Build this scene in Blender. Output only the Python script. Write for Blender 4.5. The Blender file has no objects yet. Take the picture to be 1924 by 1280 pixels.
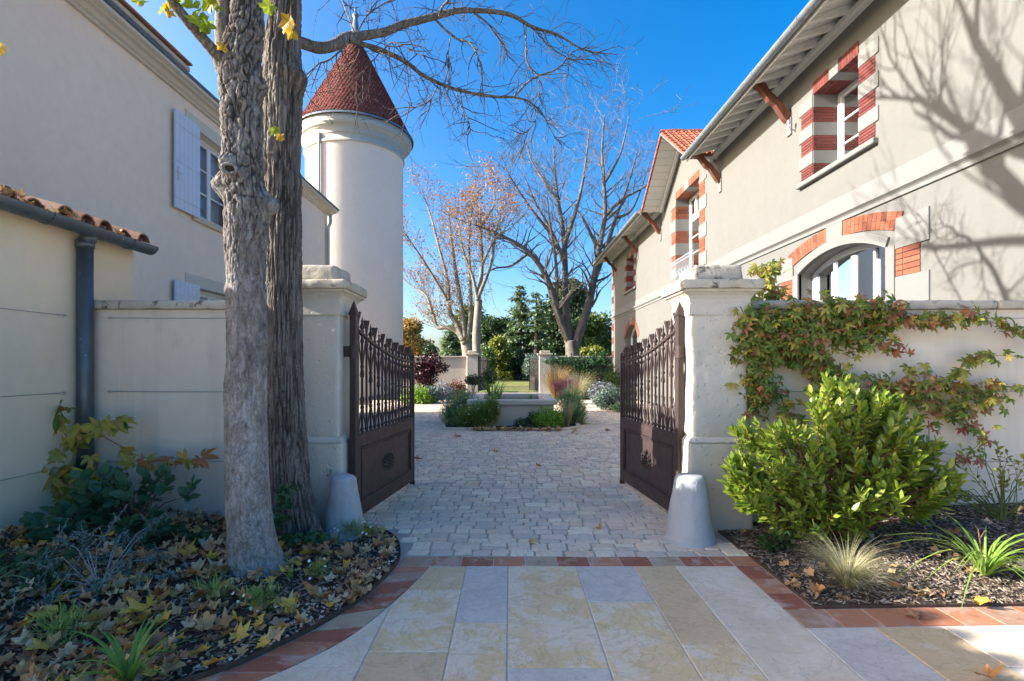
import bpy, math, random
import numpy as np
from mathutils import Vector, Matrix, Quaternion

S = bpy.context.scene
COL = S.collection
R = math.radians
random.seed(7)
rng = np.random.default_rng(11)

# ------------------------------------------------------------------ camera, sky, sun, exposure
F = 950.0
cam = bpy.data.cameras.new('camera')
cam.sensor_width = 36.0
cam.lens = F / 1924.0 * 36.0
cam.shift_x = 5.0 / 1924.0
cam.shift_y = 45.0 / 1924.0
cam.clip_start = 0.05
cam.clip_end = 2000.0
camo = bpy.data.objects.new('camera', cam)
COL.objects.link(camo)
camo.location = (0, 0, 1.5)
camo.rotation_euler = (R(90), 0, 0)
S.camera = camo

SUN_E, SUN_A = R(24.0), R(3.5)
sun_dir = Vector((-math.cos(SUN_A) * math.cos(SUN_E), -math.sin(SUN_A) * math.cos(SUN_E), math.sin(SUN_E)))
W = bpy.data.worlds.new('World')
S.world = W
W.use_nodes = True
wn = W.node_tree
sky = wn.nodes.new('ShaderNodeTexSky')
sky.sky_type = 'NISHITA'
sky.sun_disc = False
sky.sun_elevation = SUN_E
sky.sun_rotation = math.atan2(sun_dir.x, sun_dir.y)
sky.altitude = 0.0
sky.air_density = 0.78
sky.dust_density = 2.8
sky.ozone_density = 1.4
bg = wn.nodes.get('Background')
bg.inputs['Strength'].default_value = 0.132
hs = wn.nodes.new('ShaderNodeHueSaturation')
hs.inputs['Saturation'].default_value = 1.55
wn.links.new(sky.outputs['Color'], hs.inputs['Color'])
wn.links.new(hs.outputs['Color'], bg.inputs['Color'])
sl = bpy.data.lights.new('sun', 'SUN')
sl.energy = 5.0
sl.angle = R(0.5)
sl.color = (1.0, 0.97, 0.92)
so = bpy.data.objects.new('sun', sl)
COL.objects.link(so)
so.location = (-20, -4, 20)
so.rotation_euler = (-sun_dir).to_track_quat('-Z', 'Y').to_euler()
S.view_settings.view_transform = 'Standard'
S.view_settings.look = 'None'
S.view_settings.exposure = 1.6
S.view_settings.gamma = 1.0
S.cycles.max_bounces = 7
S.cycles.transparent_max_bounces = 16

# ------------------------------------------------------------------ where a pixel of the plan sits in the place
def PX(u, v, Y):
    return Vector(((u - 957.0) / F * Y, Y, 1.5 - (v - 685.0) / F * Y))
def GP(u, v, z=0.0):
    Y = (1.5 - z) * F / (v - 685.0)
    return Vector(((u - 957.0) / F * Y, Y, z))
def XU(u, Y): return (u - 957.0) / F * Y
def ZV(v, Y): return 1.5 - (v - 685.0) / F * Y

# ------------------------------------------------------------------ numpy noise
def _h(ix, iy, iz, s):
    n = (ix * 374761393 + iy * 668265263 + iz * 2147483647 + s * 144664999) & 0xffffffff
    n = ((n ^ (n >> 13)) * 1274126177) & 0xffffffff
    n = (n ^ (n >> 16)) & 0xffff
    return n / 32767.5 - 1.0
def vnoise(p, seed=0):
    p = np.asarray(p, float)
    i = np.floor(p).astype(np.int64)
    f = p - i
    f = f * f * (3 - 2 * f)
    x, y, z = i[:, 0], i[:, 1], i[:, 2]
    r = 0
    for dx in (0, 1):
        wx = f[:, 0] if dx else 1 - f[:, 0]
        for dy in (0, 1):
            wy = f[:, 1] if dy else 1 - f[:, 1]
            for dz in (0, 1):
                wz = f[:, 2] if dz else 1 - f[:, 2]
                r = r + wx * wy * wz * _h(x + dx, y + dy, z + dz, seed)
    return r
def fbm(p, oct=4, seed=0):
    p = np.asarray(p, float)
    a, t = 1.0, 0.0
    for k in range(oct):
        t = t + a * vnoise(p * (2 ** k), seed + k)
        a *= 0.5
    return t

# ------------------------------------------------------------------ objects
def tag(o, label=None, cat=None, group=None, kind=None):
    if label: o['label'] = label
    if cat: o['category'] = cat
    if group: o['group'] = group
    if kind: o['kind'] = kind
    return o
def thing(name, label, cat, loc=(0, 0, 0), rz=0.0, group=None):
    o = bpy.data.objects.new(name, None)
    o.empty_display_size = 0.2
    COL.objects.link(o)
    o.location = loc
    o.rotation_euler = (0, 0, rz)
    return tag(o, label, cat, group)
def woff(p):
    v = Vector((0, 0, 0))
    while p is not None:
        v += Vector(p.location)
        p = p.parent
    return v
def mkmesh(name, verts, faces, mat, smooth=False, mi=None):
    me = bpy.data.meshes.new(name)
    me.from_pydata([tuple(v) for v in verts], [], faces)
    for m in (mat if isinstance(mat, (list, tuple)) else [mat]):
        me.materials.append(m)
    if mi is not None:
        me.polygons.foreach_set('material_index', mi)
    if smooth:
        me.polygons.foreach_set('use_smooth', [True] * len(faces))
    me.update()
    return me
def put(name, me, parent=None, loc=(0, 0, 0), rot=None, scale=None):
    o = bpy.data.objects.new(name, me)
    COL.objects.link(o)
    if parent is not None: o.parent = parent
    o.location = loc
    if rot is not None:
        if isinstance(rot, Quaternion):
            o.rotation_mode = 'QUATERNION'; o.rotation_quaternion = rot
        else: o.rotation_euler = rot
    if scale is not None: o.scale = scale
    return o
def copy_tree(o, parent=None):
    c = o.copy()
    COL.objects.link(c)
    c.parent = parent
    for ch in list(o.children):
        copy_tree(ch, c)
    return c

class MB:
    def __init__(s): s.v = []; s.f = []; s.m = []
    def add(s, vs, fs, m=0):
        o = len(s.v)
        s.v.extend(vs)
        s.f.extend([tuple(i + o for i in f) for f in fs])
        s.m.extend([m] * len(fs))
        return s
    def box(s, x0, x1, y0, y1, z0, z1, m=0):
        v = [(x, y, z) for x in (x0, x1) for y in (y0, y1) for z in (z0, z1)]
        return s.add(v, [(0, 1, 3, 2), (4, 6, 7, 5), (0, 4, 5, 1), (2, 3, 7, 6), (0, 2, 6, 4), (1, 5, 7, 3)], m)
    def cbox(s, x0, x1, y0, y1, z0, z1, b=0.01, m=0):
        v, f = chamfer((x0, y0, z0), (x1, y1, z1), b)
        return s.add(v, f, m)
    def prism(s, prof, axis, c0, c1, m=0):
        n = len(prof)
        def mk(a, b, c): return (c, a, b) if axis == 'x' else (a, c, b) if axis == 'y' else (a, b, c)
        v = [mk(a, b, c0) for a, b in prof] + [mk(a, b, c1) for a, b in prof]
        f = [(i, (i + 1) % n, (i + 1) % n + n, i + n) for i in range(n)]
        f += [tuple(range(n - 1, -1, -1)), tuple(range(n, 2 * n))]
        return s.add(v, f, m)
    def strip(s, prof, axis, c0, c1, m=0):           # open profile
        n = len(prof)
        def mk(a, b, c): return (c, a, b) if axis == 'x' else (a, c, b) if axis == 'y' else (a, b, c)
        v = [mk(a, b, c0) for a, b in prof] + [mk(a, b, c1) for a, b in prof]
        return s.add(v, [(i, i + 1, i + 1 + n, i + n) for i in range(n - 1)], m)
    def tube(s, pts, rad, n=6, m=0, cap=True):
        pts = [Vector(p) for p in pts]
        if not hasattr(rad, '__len__'): rad = [rad] * len(pts)
        vs, fs = [], []
        t0 = (pts[1] - pts[0]).normalized()
        ref = Vector((0, 0, 1)) if abs(t0.z) < 0.9 else Vector((1, 0, 0))
        a = t0.cross(ref).normalized()
        for i, p in enumerate(pts):
            t = (pts[min(i + 1, len(pts) - 1)] - pts[max(i - 1, 0)]).normalized()
            a = (a - t * a.dot(t)).normalized()
            b = t.cross(a)
            for k in range(n):
                g = 2 * math.pi * k / n
                vs.append(tuple(p + (a * math.cos(g) + b * math.sin(g)) * rad[i]))
        for i in range(len(pts) - 1):
            for k in range(n):
                k2 = (k + 1) % n
                fs.append((i * n + k, i * n + k2, (i + 1) * n + k2, (i + 1) * n + k))
        if cap:
            fs.append(tuple(range(n - 1, -1, -1)))
            fs.append(tuple(range((len(pts) - 1) * n, len(pts) * n)))
        return s.add(vs, fs, m)
    def lathe(s, prof, n=24, c=(0, 0, 0), a0=0.0, a1=2 * math.pi, m=0):
        full = abs(a1 - a0 - 2 * math.pi) < 1e-6
        k = n if full else n + 1
        vs, fs = [], []
        for r, z in prof:
            for i in range(k):
                g = a0 + (a1 - a0) * i / n
                vs.append((c[0] + r * math.cos(g), c[1] + r * math.sin(g), c[2] + z))
        for j in range(len(prof) - 1):
            for i in range(n):
                i2 = (i + 1) % k
                fs.append((j * k + i, j * k + i2, (j + 1) * k + i2, (j + 1) * k + i))
        return s.add(vs, fs, m)
    def xf(s, fn):
        s.v = [tuple(fn(Vector(p))) for p in s.v]
        return s
    def build(s, name, mat, parent=None, smooth=False, local=False, origin=None):
        off = Vector((0, 0, 0)) if local else woff(parent) if parent is not None else Vector(origin or (0, 0, 0))
        v = s.v if off.length == 0 else [(p[0] - off.x, p[1] - off.y, p[2] - off.z) for p in s.v]
        me = mkmesh(name, v, s.f, mat, smooth, s.m)
        o = put(name, me, parent)
        if parent is None and origin is not None: o.location = origin
        return o

def chamfer(lo, hi, b):
    lo, hi = Vector(lo), Vector(hi)
    b = min(b, 0.45 * min(hi - lo))
    V, idx = [], {}
    for sx in (0, 1):
        for sy in (0, 1):
            for sz in (0, 1):
                c = [hi[i] if s else lo[i] for i, s in enumerate((sx, sy, sz))]
                q = [c[i] - b if s else c[i] + b for i, s in enumerate((sx, sy, sz))]
                for ax in range(3):
                    w = list(q); w[ax] = c[ax]
                    idx[(sx, sy, sz, ax)] = len(V); V.append(tuple(w))
    Fc = []
    for ax in range(3):
        o1, o2 = [a for a in range(3) if a != ax]
        for s in (0, 1):
            q = []
            for a, c in ((0, 0), (1, 0), (1, 1), (0, 1)):
                k = [0, 0, 0]; k[ax] = s; k[o1] = a; k[o2] = c
                q.append(idx[(*k, ax)])
            if (s == 0) == (ax != 1): q.reverse()
            Fc.append(tuple(q))
        for a in (0, 1):
            for c in (0, 1):
                k0, k1 = [0, 0, 0], [0, 0, 0]
                k0[ax], k1[ax] = 0, 1
                k0[o1] = k1[o1] = a; k0[o2] = k1[o2] = c
                Fc.append((idx[(*k0, o1)], idx[(*k1, o1)], idx[(*k1, o2)], idx[(*k0, o2)]))
    for sx in (0, 1):
        for sy in (0, 1):
            for sz in (0, 1):
                Fc.append(tuple(idx[(sx, sy, sz, a)] for a in range(3)))
    return V, Fc

def subbox(x0, x1, y0, y1, z0, z1, res, amp, fr, seed=0, taper=0.0):
    """box with a fine grid on its sides and top, edges rounded and worn by noise"""
    nx, ny, nz = [max(2, int(round(d / res))) for d in (x1 - x0, y1 - y0, z1 - z0)]
    V, Fq, key = [], [], {}
    def vid(i, j, k):
        q = (i, j, k)
        if q not in key:
            key[q] = len(V); V.append((x0 + (x1 - x0) * i / nx, y0 + (y1 - y0) * j / ny, z0 + (z1 - z0) * k / nz))
        return key[q]
    for i in range(nx):
        for k in range(nz):
            Fq.append((vid(i, 0, k), vid(i + 1, 0, k), vid(i + 1, 0, k + 1), vid(i, 0, k + 1)))
            Fq.append((vid(i + 1, ny, k), vid(i, ny, k), vid(i, ny, k + 1), vid(i + 1, ny, k + 1)))
    for j in range(ny):
        for k in range(nz):
            Fq.append((vid(0, j + 1, k), vid(0, j, k), vid(0, j, k + 1), vid(0, j + 1, k + 1)))
            Fq.append((vid(nx, j, k), vid(nx, j + 1, k), vid(nx, j + 1, k + 1), vid(nx, j, k + 1)))
    for i in range(nx):
        for j in range(ny):
            Fq.append((vid(i, j, nz), vid(i + 1, j, nz), vid(i + 1, j + 1, nz), vid(i, j + 1, nz)))
    P = np.array(V)
    c = np.array([(x0 + x1) / 2, (y0 + y1) / 2, (z0 + z1) / 2]); hsz = np.array([(x1 - x0) / 2, (y1 - y0) / 2, (z1 - z0) / 2])
    d = (P - c) / hsz
    edge = np.sort(np.abs(d), axis=1)[:, 1]
    P[:, :2] = c[:2] + (P[:, :2] - c[:2]) * (1 - taper * (P[:, 2:3] - z0) / (z1 - z0))
    n = fbm(P * fr, 4, seed)
    e2 = np.clip((edge - 0.9) / 0.1, 0, 1)
    dirv = np.where(np.abs(d) > 0.96, np.sign(d), 0.0); dirv[:, 2] *= 0.5
    P = P + dirv * (n[:, None] * amp - e2[:, None] * (0.005 + 0.012 * np.abs(vnoise(P * 14, seed + 5)))[:, None])
    return P, Fq

# ------------------------------------------------------------------ materials
class NM:
    def __init__(s, name, rough=0.8, spec=0.3, metal=0.0):
        s.m = bpy.data.materials.new(name); s.m.use_nodes = True
        s.nt = s.m.node_tree; s.nt.nodes.clear()
        s.out = s.nt.nodes.new('ShaderNodeOutputMaterial')
        s.b = s.nt.nodes.new('ShaderNodeBsdfPrincipled')
        s.nt.links.new(s.b.outputs[0], s.out.inputs[0])
        s.b.inputs['Roughness'].default_value = rough
        s.b.inputs['Specular IOR Level'].default_value = spec
        s.b.inputs['Metallic'].default_value = metal
        s.geo = s.nt.nodes.new('ShaderNodeNewGeometry')
        s.pos = s.geo.outputs['Position']
        s._oi = None
    def L(s, a, b): s.nt.links.new(a, b)
    def obr(s):
        if s._oi is None: s._oi = s.nt.nodes.new('ShaderNodeObjectInfo')
        return s._oi.outputs['Random']
    def island(s): return s.geo.outputs['Random Per Island']
    def sc(s, v, vec=None):
        n = s.nt.nodes.new('ShaderNodeVectorMath'); n.operation = 'MULTIPLY'
        s.L(vec or s.pos, n.inputs[0]); n.inputs[1].default_value = v
        return n.outputs[0]
    def objpos(s):
        n = s.nt.nodes.new('ShaderNodeTexCoord'); return n.outputs['Object']
    def shift(s, k, vec=None):                    # move the pattern by the object's own random number
        n = s.nt.nodes.new('ShaderNodeVectorMath'); n.operation = 'ADD'
        m = s.math('MULTIPLY', s.obr(), k)
        s.L(vec or s.pos, n.inputs[0]); s.L(m, n.inputs[1])
        return n.outputs[0]
    def noise(s, scale, detail=4, rough=0.55, dist=0.0, vec=None, col=False):
        n = s.nt.nodes.new('ShaderNodeTexNoise')
        n.inputs['Scale'].default_value = scale; n.inputs['Detail'].default_value = detail
        n.inputs['Roughness'].default_value = rough; n.inputs['Distortion'].default_value = dist
        s.L(vec or s.pos, n.inputs['Vector'])
        return n.outputs['Color' if col else 'Fac']
    def voro(s, scale, feature='F1', vec=None, out='Distance', rnd=1.0):
        n = s.nt.nodes.new('ShaderNodeTexVoronoi'); n.feature = feature
        n.inputs['Scale'].default_value = scale; n.inputs['Randomness'].default_value = rnd
        s.L(vec or s.pos, n.inputs['Vector'])
        return n.outputs[out]
    def ramp(s, fac, stops, interp='LINEAR'):
        n = s.nt.nodes.new('ShaderNodeValToRGB'); cr = n.color_ramp; cr.interpolation = interp
        while len(cr.elements) > 1: cr.elements.remove(cr.elements[0])
        for i, (p, c) in enumerate(stops):
            e = cr.elements[0] if i == 0 else cr.elements.new(p)
            e.position = p
            e.color = (c, c, c, 1) if not hasattr(c, '__len__') else (*c, 1)
        s.L(fac, n.inputs[0])
        return n.outputs[0]
    def mix(s, fac, a, b, mode='MIX'):
        n = s.nt.nodes.new('ShaderNodeMix'); n.data_type = 'RGBA'; n.blend_type = mode
        if hasattr(fac, 'links'): s.L(fac, n.inputs[0])
        else: n.inputs[0].default_value = fac
        for k, c in ((6, a), (7, b)):
            if hasattr(c, 'links'): s.L(c, n.inputs[k])
            else: n.inputs[k].default_value = (*c, 1) if hasattr(c, '__len__') else (c, c, c, 1)
        return n.outputs[2]
    def math(s, op, a, b=None, clamp=False):
        n = s.nt.nodes.new('ShaderNodeMath'); n.operation = op; n.use_clamp = clamp
        for k, c in ((0, a), (1, b)):
            if c is None: continue
            if hasattr(c, 'links'): s.L(c, n.inputs[k])
            else: n.inputs[k].default_value = c
        return n.outputs[0]
    def color(s, c):
        if hasattr(c, 'links'): s.L(c, s.b.inputs['Base Color'])
        else: s.b.inputs['Base Color'].default_value = (*c, 1)
        return s
    def rough(s, r): s.L(r, s.b.inputs['Roughness']); return s
    def bump(s, h, strength=0.5, dist=0.01):
        n = s.nt.nodes.new('ShaderNodeBump')
        n.inputs['Strength'].default_value = strength; n.inputs['Distance'].default_value = dist
        s.L(h, n.inputs['Height'])
        prev = s.b.inputs['Normal'].links
        if prev: s.L(prev[0].from_socket, n.inputs['Normal'])
        s.L(n.outputs[0], s.b.inputs['Normal'])
        return s

def masonry(name, c1, c2, stain=None, big=0.7, fine=40, bump=0.25, bd=0.004, trowel=True, streak=0.0, rough=0.88, stainscale=2.0, stainlim=(0.58, 0.72)):
    k = NM(name, rough, 0.2)
    big_n = k.noise(big, 6, 0.6, 0.6)
    c = k.mix(k.ramp(big_n, [(0.3, 0.0), (0.7, 1.0)]), c1, c2)
    mott = k.noise(6, 6, 0.65, 0.3)
    c = k.mix(k.ramp(mott, [(0.35, 0.0), (0.65, 0.35)]), c, tuple(x * 0.86 for x in c1))
    if streak > 0:
        st = k.noise(1.0, 5, 0.6, vec=k.sc((5, 5, 0.35)))
        c = k.mix(k.ramp(st, [(0.5, 0.0), (0.75, streak)]), c, tuple(x * 0.6 for x in c2))
    if stain:
        sn = k.noise(stainscale, 8, 0.7, 0.5)
        c = k.mix(k.ramp(sn, [(stainlim[0], 0.0), (stainlim[1], 0.85)]), c, stain)
    k.color(c)
    k.rough(k.ramp(k.noise(5, 5), [(0.3, rough - 0.1), (0.7, min(1.0, rough + 0.08))]))
    if trowel: k.bump(k.noise(4.5, 5, 0.6, 1.2), bump * 0.8, bd * 3)
    k.bump(k.noise(fine, 4, 0.7), bump, bd)
    return k.m

M = {}
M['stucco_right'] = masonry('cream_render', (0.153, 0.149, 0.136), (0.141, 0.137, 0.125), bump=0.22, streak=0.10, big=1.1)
M['stucco_left'] = masonry('grey_beige_render', (0.70, 0.585, 0.465), (0.735, 0.62, 0.495), bump=0.35, big=0.5)
M['stucco_garage'] = masonry('ochre_render', (0.72, 0.63, 0.46), (0.73, 0.63, 0.47), bump=0.2)
M['stucco_garage_old'] = masonry('old_ochre_render', (0.74, 0.63, 0.46), (0.72, 0.58, 0.40), stain=(0.55, 0.40, 0.26), bump=0.25, stainscale=1.6)
M['stucco_wall'] = masonry('garden_wall_render', (0.75, 0.655, 0.53), (0.71, 0.615, 0.50), bump=0.3, streak=0.38, stain=(0.56, 0.50, 0.41), stainscale=1.3)
M['stucco_tower'] = masonry('tower_render', (0.66, 0.60, 0.52), (0.62, 0.565, 0.49), bump=0.3)
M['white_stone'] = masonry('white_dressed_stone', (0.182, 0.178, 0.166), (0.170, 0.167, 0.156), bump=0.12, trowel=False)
M['cornice_stone'] = masonry('cornice_stone', (0.52, 0.49, 0.41), (0.49, 0.455, 0.38), bump=0.15, trowel=False)
M['old_cornice'] = masonry('old_cornice_stone', (0.55, 0.46, 0.33), (0.45, 0.36, 0.25), stain=(0.10, 0.07, 0.05), bump=0.5, stainscale=5)
M['pillar_stone'] = masonry('worn_limestone', (0.62, 0.56, 0.46), (0.54, 0.49, 0.41), stain=(0.48, 0.42, 0.27), bump=0.55, bd=0.006, stainscale=1.7, stainlim=(0.6, 0.8))
def pits(m, scale, strength):
    nt = m.node_tree; k = NM.__new__(NM); k.m = m; k.nt = nt
    k.geo = [n for n in nt.nodes if n.type == 'NEW_GEOMETRY'][0]; k.pos = k.geo.outputs['Position']
    k.b = [n for n in nt.nodes if n.type == 'BSDF_PRINCIPLED'][0]; k._oi = None
    v = k.voro(scale); k.bump(k.ramp(v, [(0.10, 0.0), (0.22, 1.0)]), strength, 0.012)
    k.bump(k.noise(scale * 0.5, 7, 0.7, 0.6), strength, 0.02)
pits(M['pillar_stone'], 14, 0.5)
M['coping'] = masonry('lichened_coping', (0.56, 0.50, 0.40), (0.42, 0.37, 0.29), stain=(0.05, 0.042, 0.03), bump=0.8, bd=0.008, trowel=True, stainscale=9, stainlim=(0.54, 0.64))
M['bollard'] = masonry('blue_grey_stone', (0.50, 0.505, 0.51), (0.36, 0.365, 0.37), stain=(0.36, 0.30, 0.22), bump=0.7, stainscale=4.0, stainlim=(0.56, 0.75), fine=60, streak=0.3)
pits(M['bollard'], 22, 0.35)
M['basin_stone'] = masonry('basin_stone', (0.60, 0.53, 0.42), (0.54, 0.475, 0.38), bump=0.2)

def brickmat(name, c1, c2, c3):
    k = NM(name, 0.85, 0.2)
    c = k.ramp(k.obr(), [(0.0, c1), (0.5, c2), (1.0, c3)])
    c = k.mix(k.ramp(k.noise(30, 5, 0.7), [(0.4, 0.0), (0.7, 0.5)]), c, tuple(x * 0.7 for x in c1))
    k.color(c).bump(k.noise(120, 3, 0.7), 0.3, 0.003)
    return k.m
M['brick_orange'] = brickmat('orange_brick', (0.18, 0.060, 0.034), (0.25, 0.095, 0.052), (0.135, 0.045, 0.030))
M['brick_red'] = brickmat('deep_red_brick', (0.125, 0.034, 0.030), (0.165, 0.050, 0.042), (0.09, 0.025, 0.024))
M['mortar'] = masonry('mortar', (0.50, 0.40, 0.32), (0.45, 0.36, 0.29), bump=0.3, trowel=False)
M['mortar_grey'] = masonry('paving_mortar', (0.42, 0.38, 0.31), (0.34, 0.31, 0.26), bump=0.5, trowel=False, fine=80)

def simple(name, c, rough=0.6, spec=0.4, metal=0.0, var=0.15, bump=0.0, sc=20):
    k = NM(name, rough, spec, metal)
    k.color(k.mix(k.ramp(k.noise(sc, 5, 0.6), [(0.35, 0.0), (0.7, 1.0)]), c, tuple(x * (1 - var) for x in c)))
    if bump: k.bump(k.noise(sc * 4, 4, 0.6), bump, 0.003)
    return k.m
def zinc(name, c1, c2, c3):
    k = NM(name, 0.48, 0.5, 0.55)
    c = k.mix(k.ramp(k.noise(3, 6, 0.6, 0.5), [(0.3, 0.0), (0.7, 1.0)]), c1, c2)
    sp = k.voro(14)
    c = k.mix(k.ramp(sp, [(0.05, 0.8), (0.09, 0.0)]), c, c3)
    k.color(c).rough(k.ramp(k.noise(8, 4), [(0.3, 0.38), (0.7, 0.6)]))
    return k.m
M['zinc'] = zinc('weathered_zinc', (0.20, 0.23, 0.25), (0.26, 0.29, 0.31), (0.42, 0.45, 0.46))
M['zinc_dark'] = zinc('dark_zinc', (0.085, 0.11, 0.13), (0.12, 0.145, 0.16), (0.40, 0.42, 0.44))
M['white_frame'] = simple('pale_blue_grey_paint', (0.60, 0.64, 0.66), 0.45, 0.4, var=0.05)
M['shutter_paint'] = simple('pale_blue_shutter_paint', (0.50, 0.56, 0.64), 0.5, 0.4, var=0.08)
M['soffit'] = simple('pale_grey_painted_wood', (0.58, 0.58, 0.54), 0.7, 0.3, var=0.12)
def paint_iron():
    k = NM('brown_painted_iron', 0.5, 0.35)
    c = k.mix(k.ramp(k.noise(7, 6, 0.65, 0.4), [(0.35, 0.0), (0.65, 1.0)]), (0.060, 0.037, 0.033), (0.046, 0.029, 0.026))
    k.color(c).rough(k.ramp(k.noise(12, 4), [(0.3, 0.42), (0.7, 0.6)]))
    k.bump(k.noise(60, 4, 0.6), 0.15, 0.002)
    return k.m
M['iron'] = paint_iron()
M['iron_far'] = simple('dark_far_iron', (0.03, 0.022, 0.02), 0.6)
M['galv'] = simple('galvanised_iron', (0.45, 0.47, 0.49), 0.5, 0.5, 0.3)
M['wire'] = simple('stretched_wire', (0.16, 0.16, 0.16), 0.5, 0.5, 0.5)
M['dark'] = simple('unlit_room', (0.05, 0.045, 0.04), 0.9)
M['curtain'] = simple('ivory_curtain', (0.58, 0.53, 0.42), 0.9)
M['blind'] = simple('white_blind', (0.62, 0.64, 0.66), 0.8, var=0.06)
def woodstain():
    k = NM('red_brown_stained_wood', 0.65, 0.3)
    n = k.noise(4, 6, 0.6, 1.0, vec=k.sc((8, 8, 1.5)))
    k.color(k.ramp(n, [(0.3, (0.075, 0.026, 0.018)), (0.55, (0.13, 0.048, 0.030)), (0.75, (0.20, 0.09, 0.055))]))
    k.bump(n, 0.4, 0.01)
    return k.m
M['bracket'] = woodstain()
def glassmat():
    k = NM('window_glass', 0.02, 0.5)
    nt = k.nt
    fr = nt.nodes.new('ShaderNodeFresnel'); fr.inputs[0].default_value = 1.65
    tr = nt.nodes.new('ShaderNodeBsdfTransparent'); tr.inputs[0].default_value = (0.82, 0.86, 0.86, 1)
    gl = nt.nodes.new('ShaderNodeBsdfGlossy'); gl.inputs['Roughness'].default_value = 0.01
    mx = nt.nodes.new('ShaderNodeMixShader')
    ad = k.math('MULTIPLY', fr.outputs[0], 1.1, True)
    k.L(ad, mx.inputs[0]); k.L(tr.outputs[0], mx.inputs[1]); k.L(gl.outputs[0], mx.inputs[2])
    k.L(mx.outputs[0], k.out.inputs[0])
    return k.m
M['glass'] = glassmat()
def tilemat(name, cols, dark, dsc=9):
    k = NM(name, 0.8, 0.25)
    r = k.math('FRACT', k.math('ADD', k.obr(), k.island()))
    c = k.ramp(r, [(i / (len(cols) - 1), c) for i, c in enumerate(cols)])
    c = k.mix(k.ramp(k.noise(dsc, 6, 0.7), [(0.52, 0.0), (0.75, 0.8)]), c, dark)
    k.color(c).bump(k.noise(70, 4, 0.7), 0.35, 0.004)
    return k.m
M['tile_tower'] = tilemat('tower_roof_tile', [(0.22, 0.06, 0.045), (0.27, 0.08, 0.058), (0.17, 0.045, 0.036), (0.25, 0.09, 0.07)], (0.11, 0.045, 0.038))
M['tile_orange'] = tilemat('orange_roof_tile', [(0.27, 0.085, 0.047), (0.31, 0.105, 0.058), (0.23, 0.07, 0.042)], (0.19, 0.07, 0.046))
M['tile_canal'] = tilemat('old_canal_tile', [(0.36, 0.17, 0.09), (0.22, 0.10, 0.06), (0.42, 0.25, 0.15), (0.15, 0.075, 0.05)], (0.05, 0.04, 0.03), 12)
# ------------------------------------------------------------------ facades, windows
def facade(mb, X, y0, y1, z0, z1, ops, depth, into, m=0, mrev=0):
    """flat wall at X with openings (ya, yb, za, zb, rise); reveals run 'into' (+1/-1) along x"""
    ys = sorted({y0, y1, *[o[0] for o in ops], *[o[1] for o in ops]})
    zs = sorted({z0, z1, *[o[2] for o in ops], *[o[3] + o[4] for o in ops]})
    for i in range(len(ys) - 1):
        for j in range(len(zs) - 1):
            cy, cz = (ys[i] + ys[i + 1]) / 2, (zs[j] + zs[j + 1]) / 2
            if any(o[0] < cy < o[1] and o[2] < cz < o[3] + o[4] for o in ops): continue
            mb.add([(X, ys[i], zs[j]), (X, ys[i + 1], zs[j]), (X, ys[i + 1], zs[j + 1]), (X, ys[i], zs[j + 1])], [(0, 1, 2, 3)], m)
    X2 = X + into * depth
    for ya, yb, za, zb, rise in ops:
        def q(a, b): mb.add([(X, *a), (X, *b), (X2, *b), (X2, *a)], [(0, 1, 2, 3)], mrev)
        q((ya, za), (ya, zb)); q((yb, zb), (yb, za)); q((yb, za), (ya, za))
        if rise == 0: q((ya, zb), (yb, zb))
        else:
            pts = arc(ya, yb, zb, rise, 24)
            for a, b in zip(pts, pts[1:]):
                q(a, b)
                mb.add([(X, *a), (X, *b), (X, b[0], zb + rise), (X, a[0], zb + rise)], [(0, 1, 2, 3)], m)
def arc(ya, yb, zs, rise, n):
    h = (yb - ya) / 2
    Rr = (h * h + rise * rise) / (2 * rise)
    c = (ya + yb) / 2
    return [(c + (-h + 2 * h * i / n), zs + rise - Rr + math.sqrt(max(0, Rr * Rr - (-h + 2 * h * i / n) ** 2))) for i in range(n + 1)]
def arcz(y, c, top, Rr): return top - Rr + math.sqrt(max(0.0, Rr * Rr - (y - c) ** 2))

UNIT_BRICK = {}
def brick(parent, mat, x0, x1, y0, y1, z0, z1, bev=0.004, name='brick'):
    key = (mat, round(x1 - x0, 3), round(y1 - y0, 3), round(z1 - z0, 3))
    if key not in UNIT_BRICK:
        d = Vector((x1 - x0, y1 - y0, z1 - z0)) / 2
        v, f = chamfer(-d, d, bev)
        UNIT_BRICK[key] = mkmesh(name, v, f, M[mat])
    return put(name, UNIT_BRICK[key], parent, Vector(((x0 + x1) / 2, (y0 + y1) / 2, (z0 + z1) / 2)) - woff(parent))
def poly_block(parent, mat, name, pts, x0, x1):
    mb = MB().prism(pts, 'x', x0, x1)
    return mb.build(name, M[mat], parent)
def brick_courses(parent, mat, xf, into, axis, a0, a1, z0, z1, n, thick, lens, off):
    """courses of bricks on a face; axis 'y': face looks along x at xf; axis 'x': reveal face at y=xf"""
    h = (z1 - z0) / n
    for k in range(n):
        a, i = a0 - (off if k % 2 else 0.0), 0
        while a < a1 - 0.01:
            L = lens[(i + k) % len(lens)]
            p, q = max(a, a0), min(a + L, a1)
            if q - p > 0.03:
                g = 0.0035
                if axis == 'y':
                    xs = sorted((xf, xf + into * thick))
                    brick(parent, mat, xs[0], xs[1], p + g, q - g, z0 + k * h + g, z0 + (k + 1) * h - g)
                else:
                    ysd = sorted((xf, xf + into * thick))
                    brick(parent, mat, p + g, q - g, ysd[0], ysd[1], z0 + k * h + g, z0 + (k + 1) * h - g)
            a += L; i += 1

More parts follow.
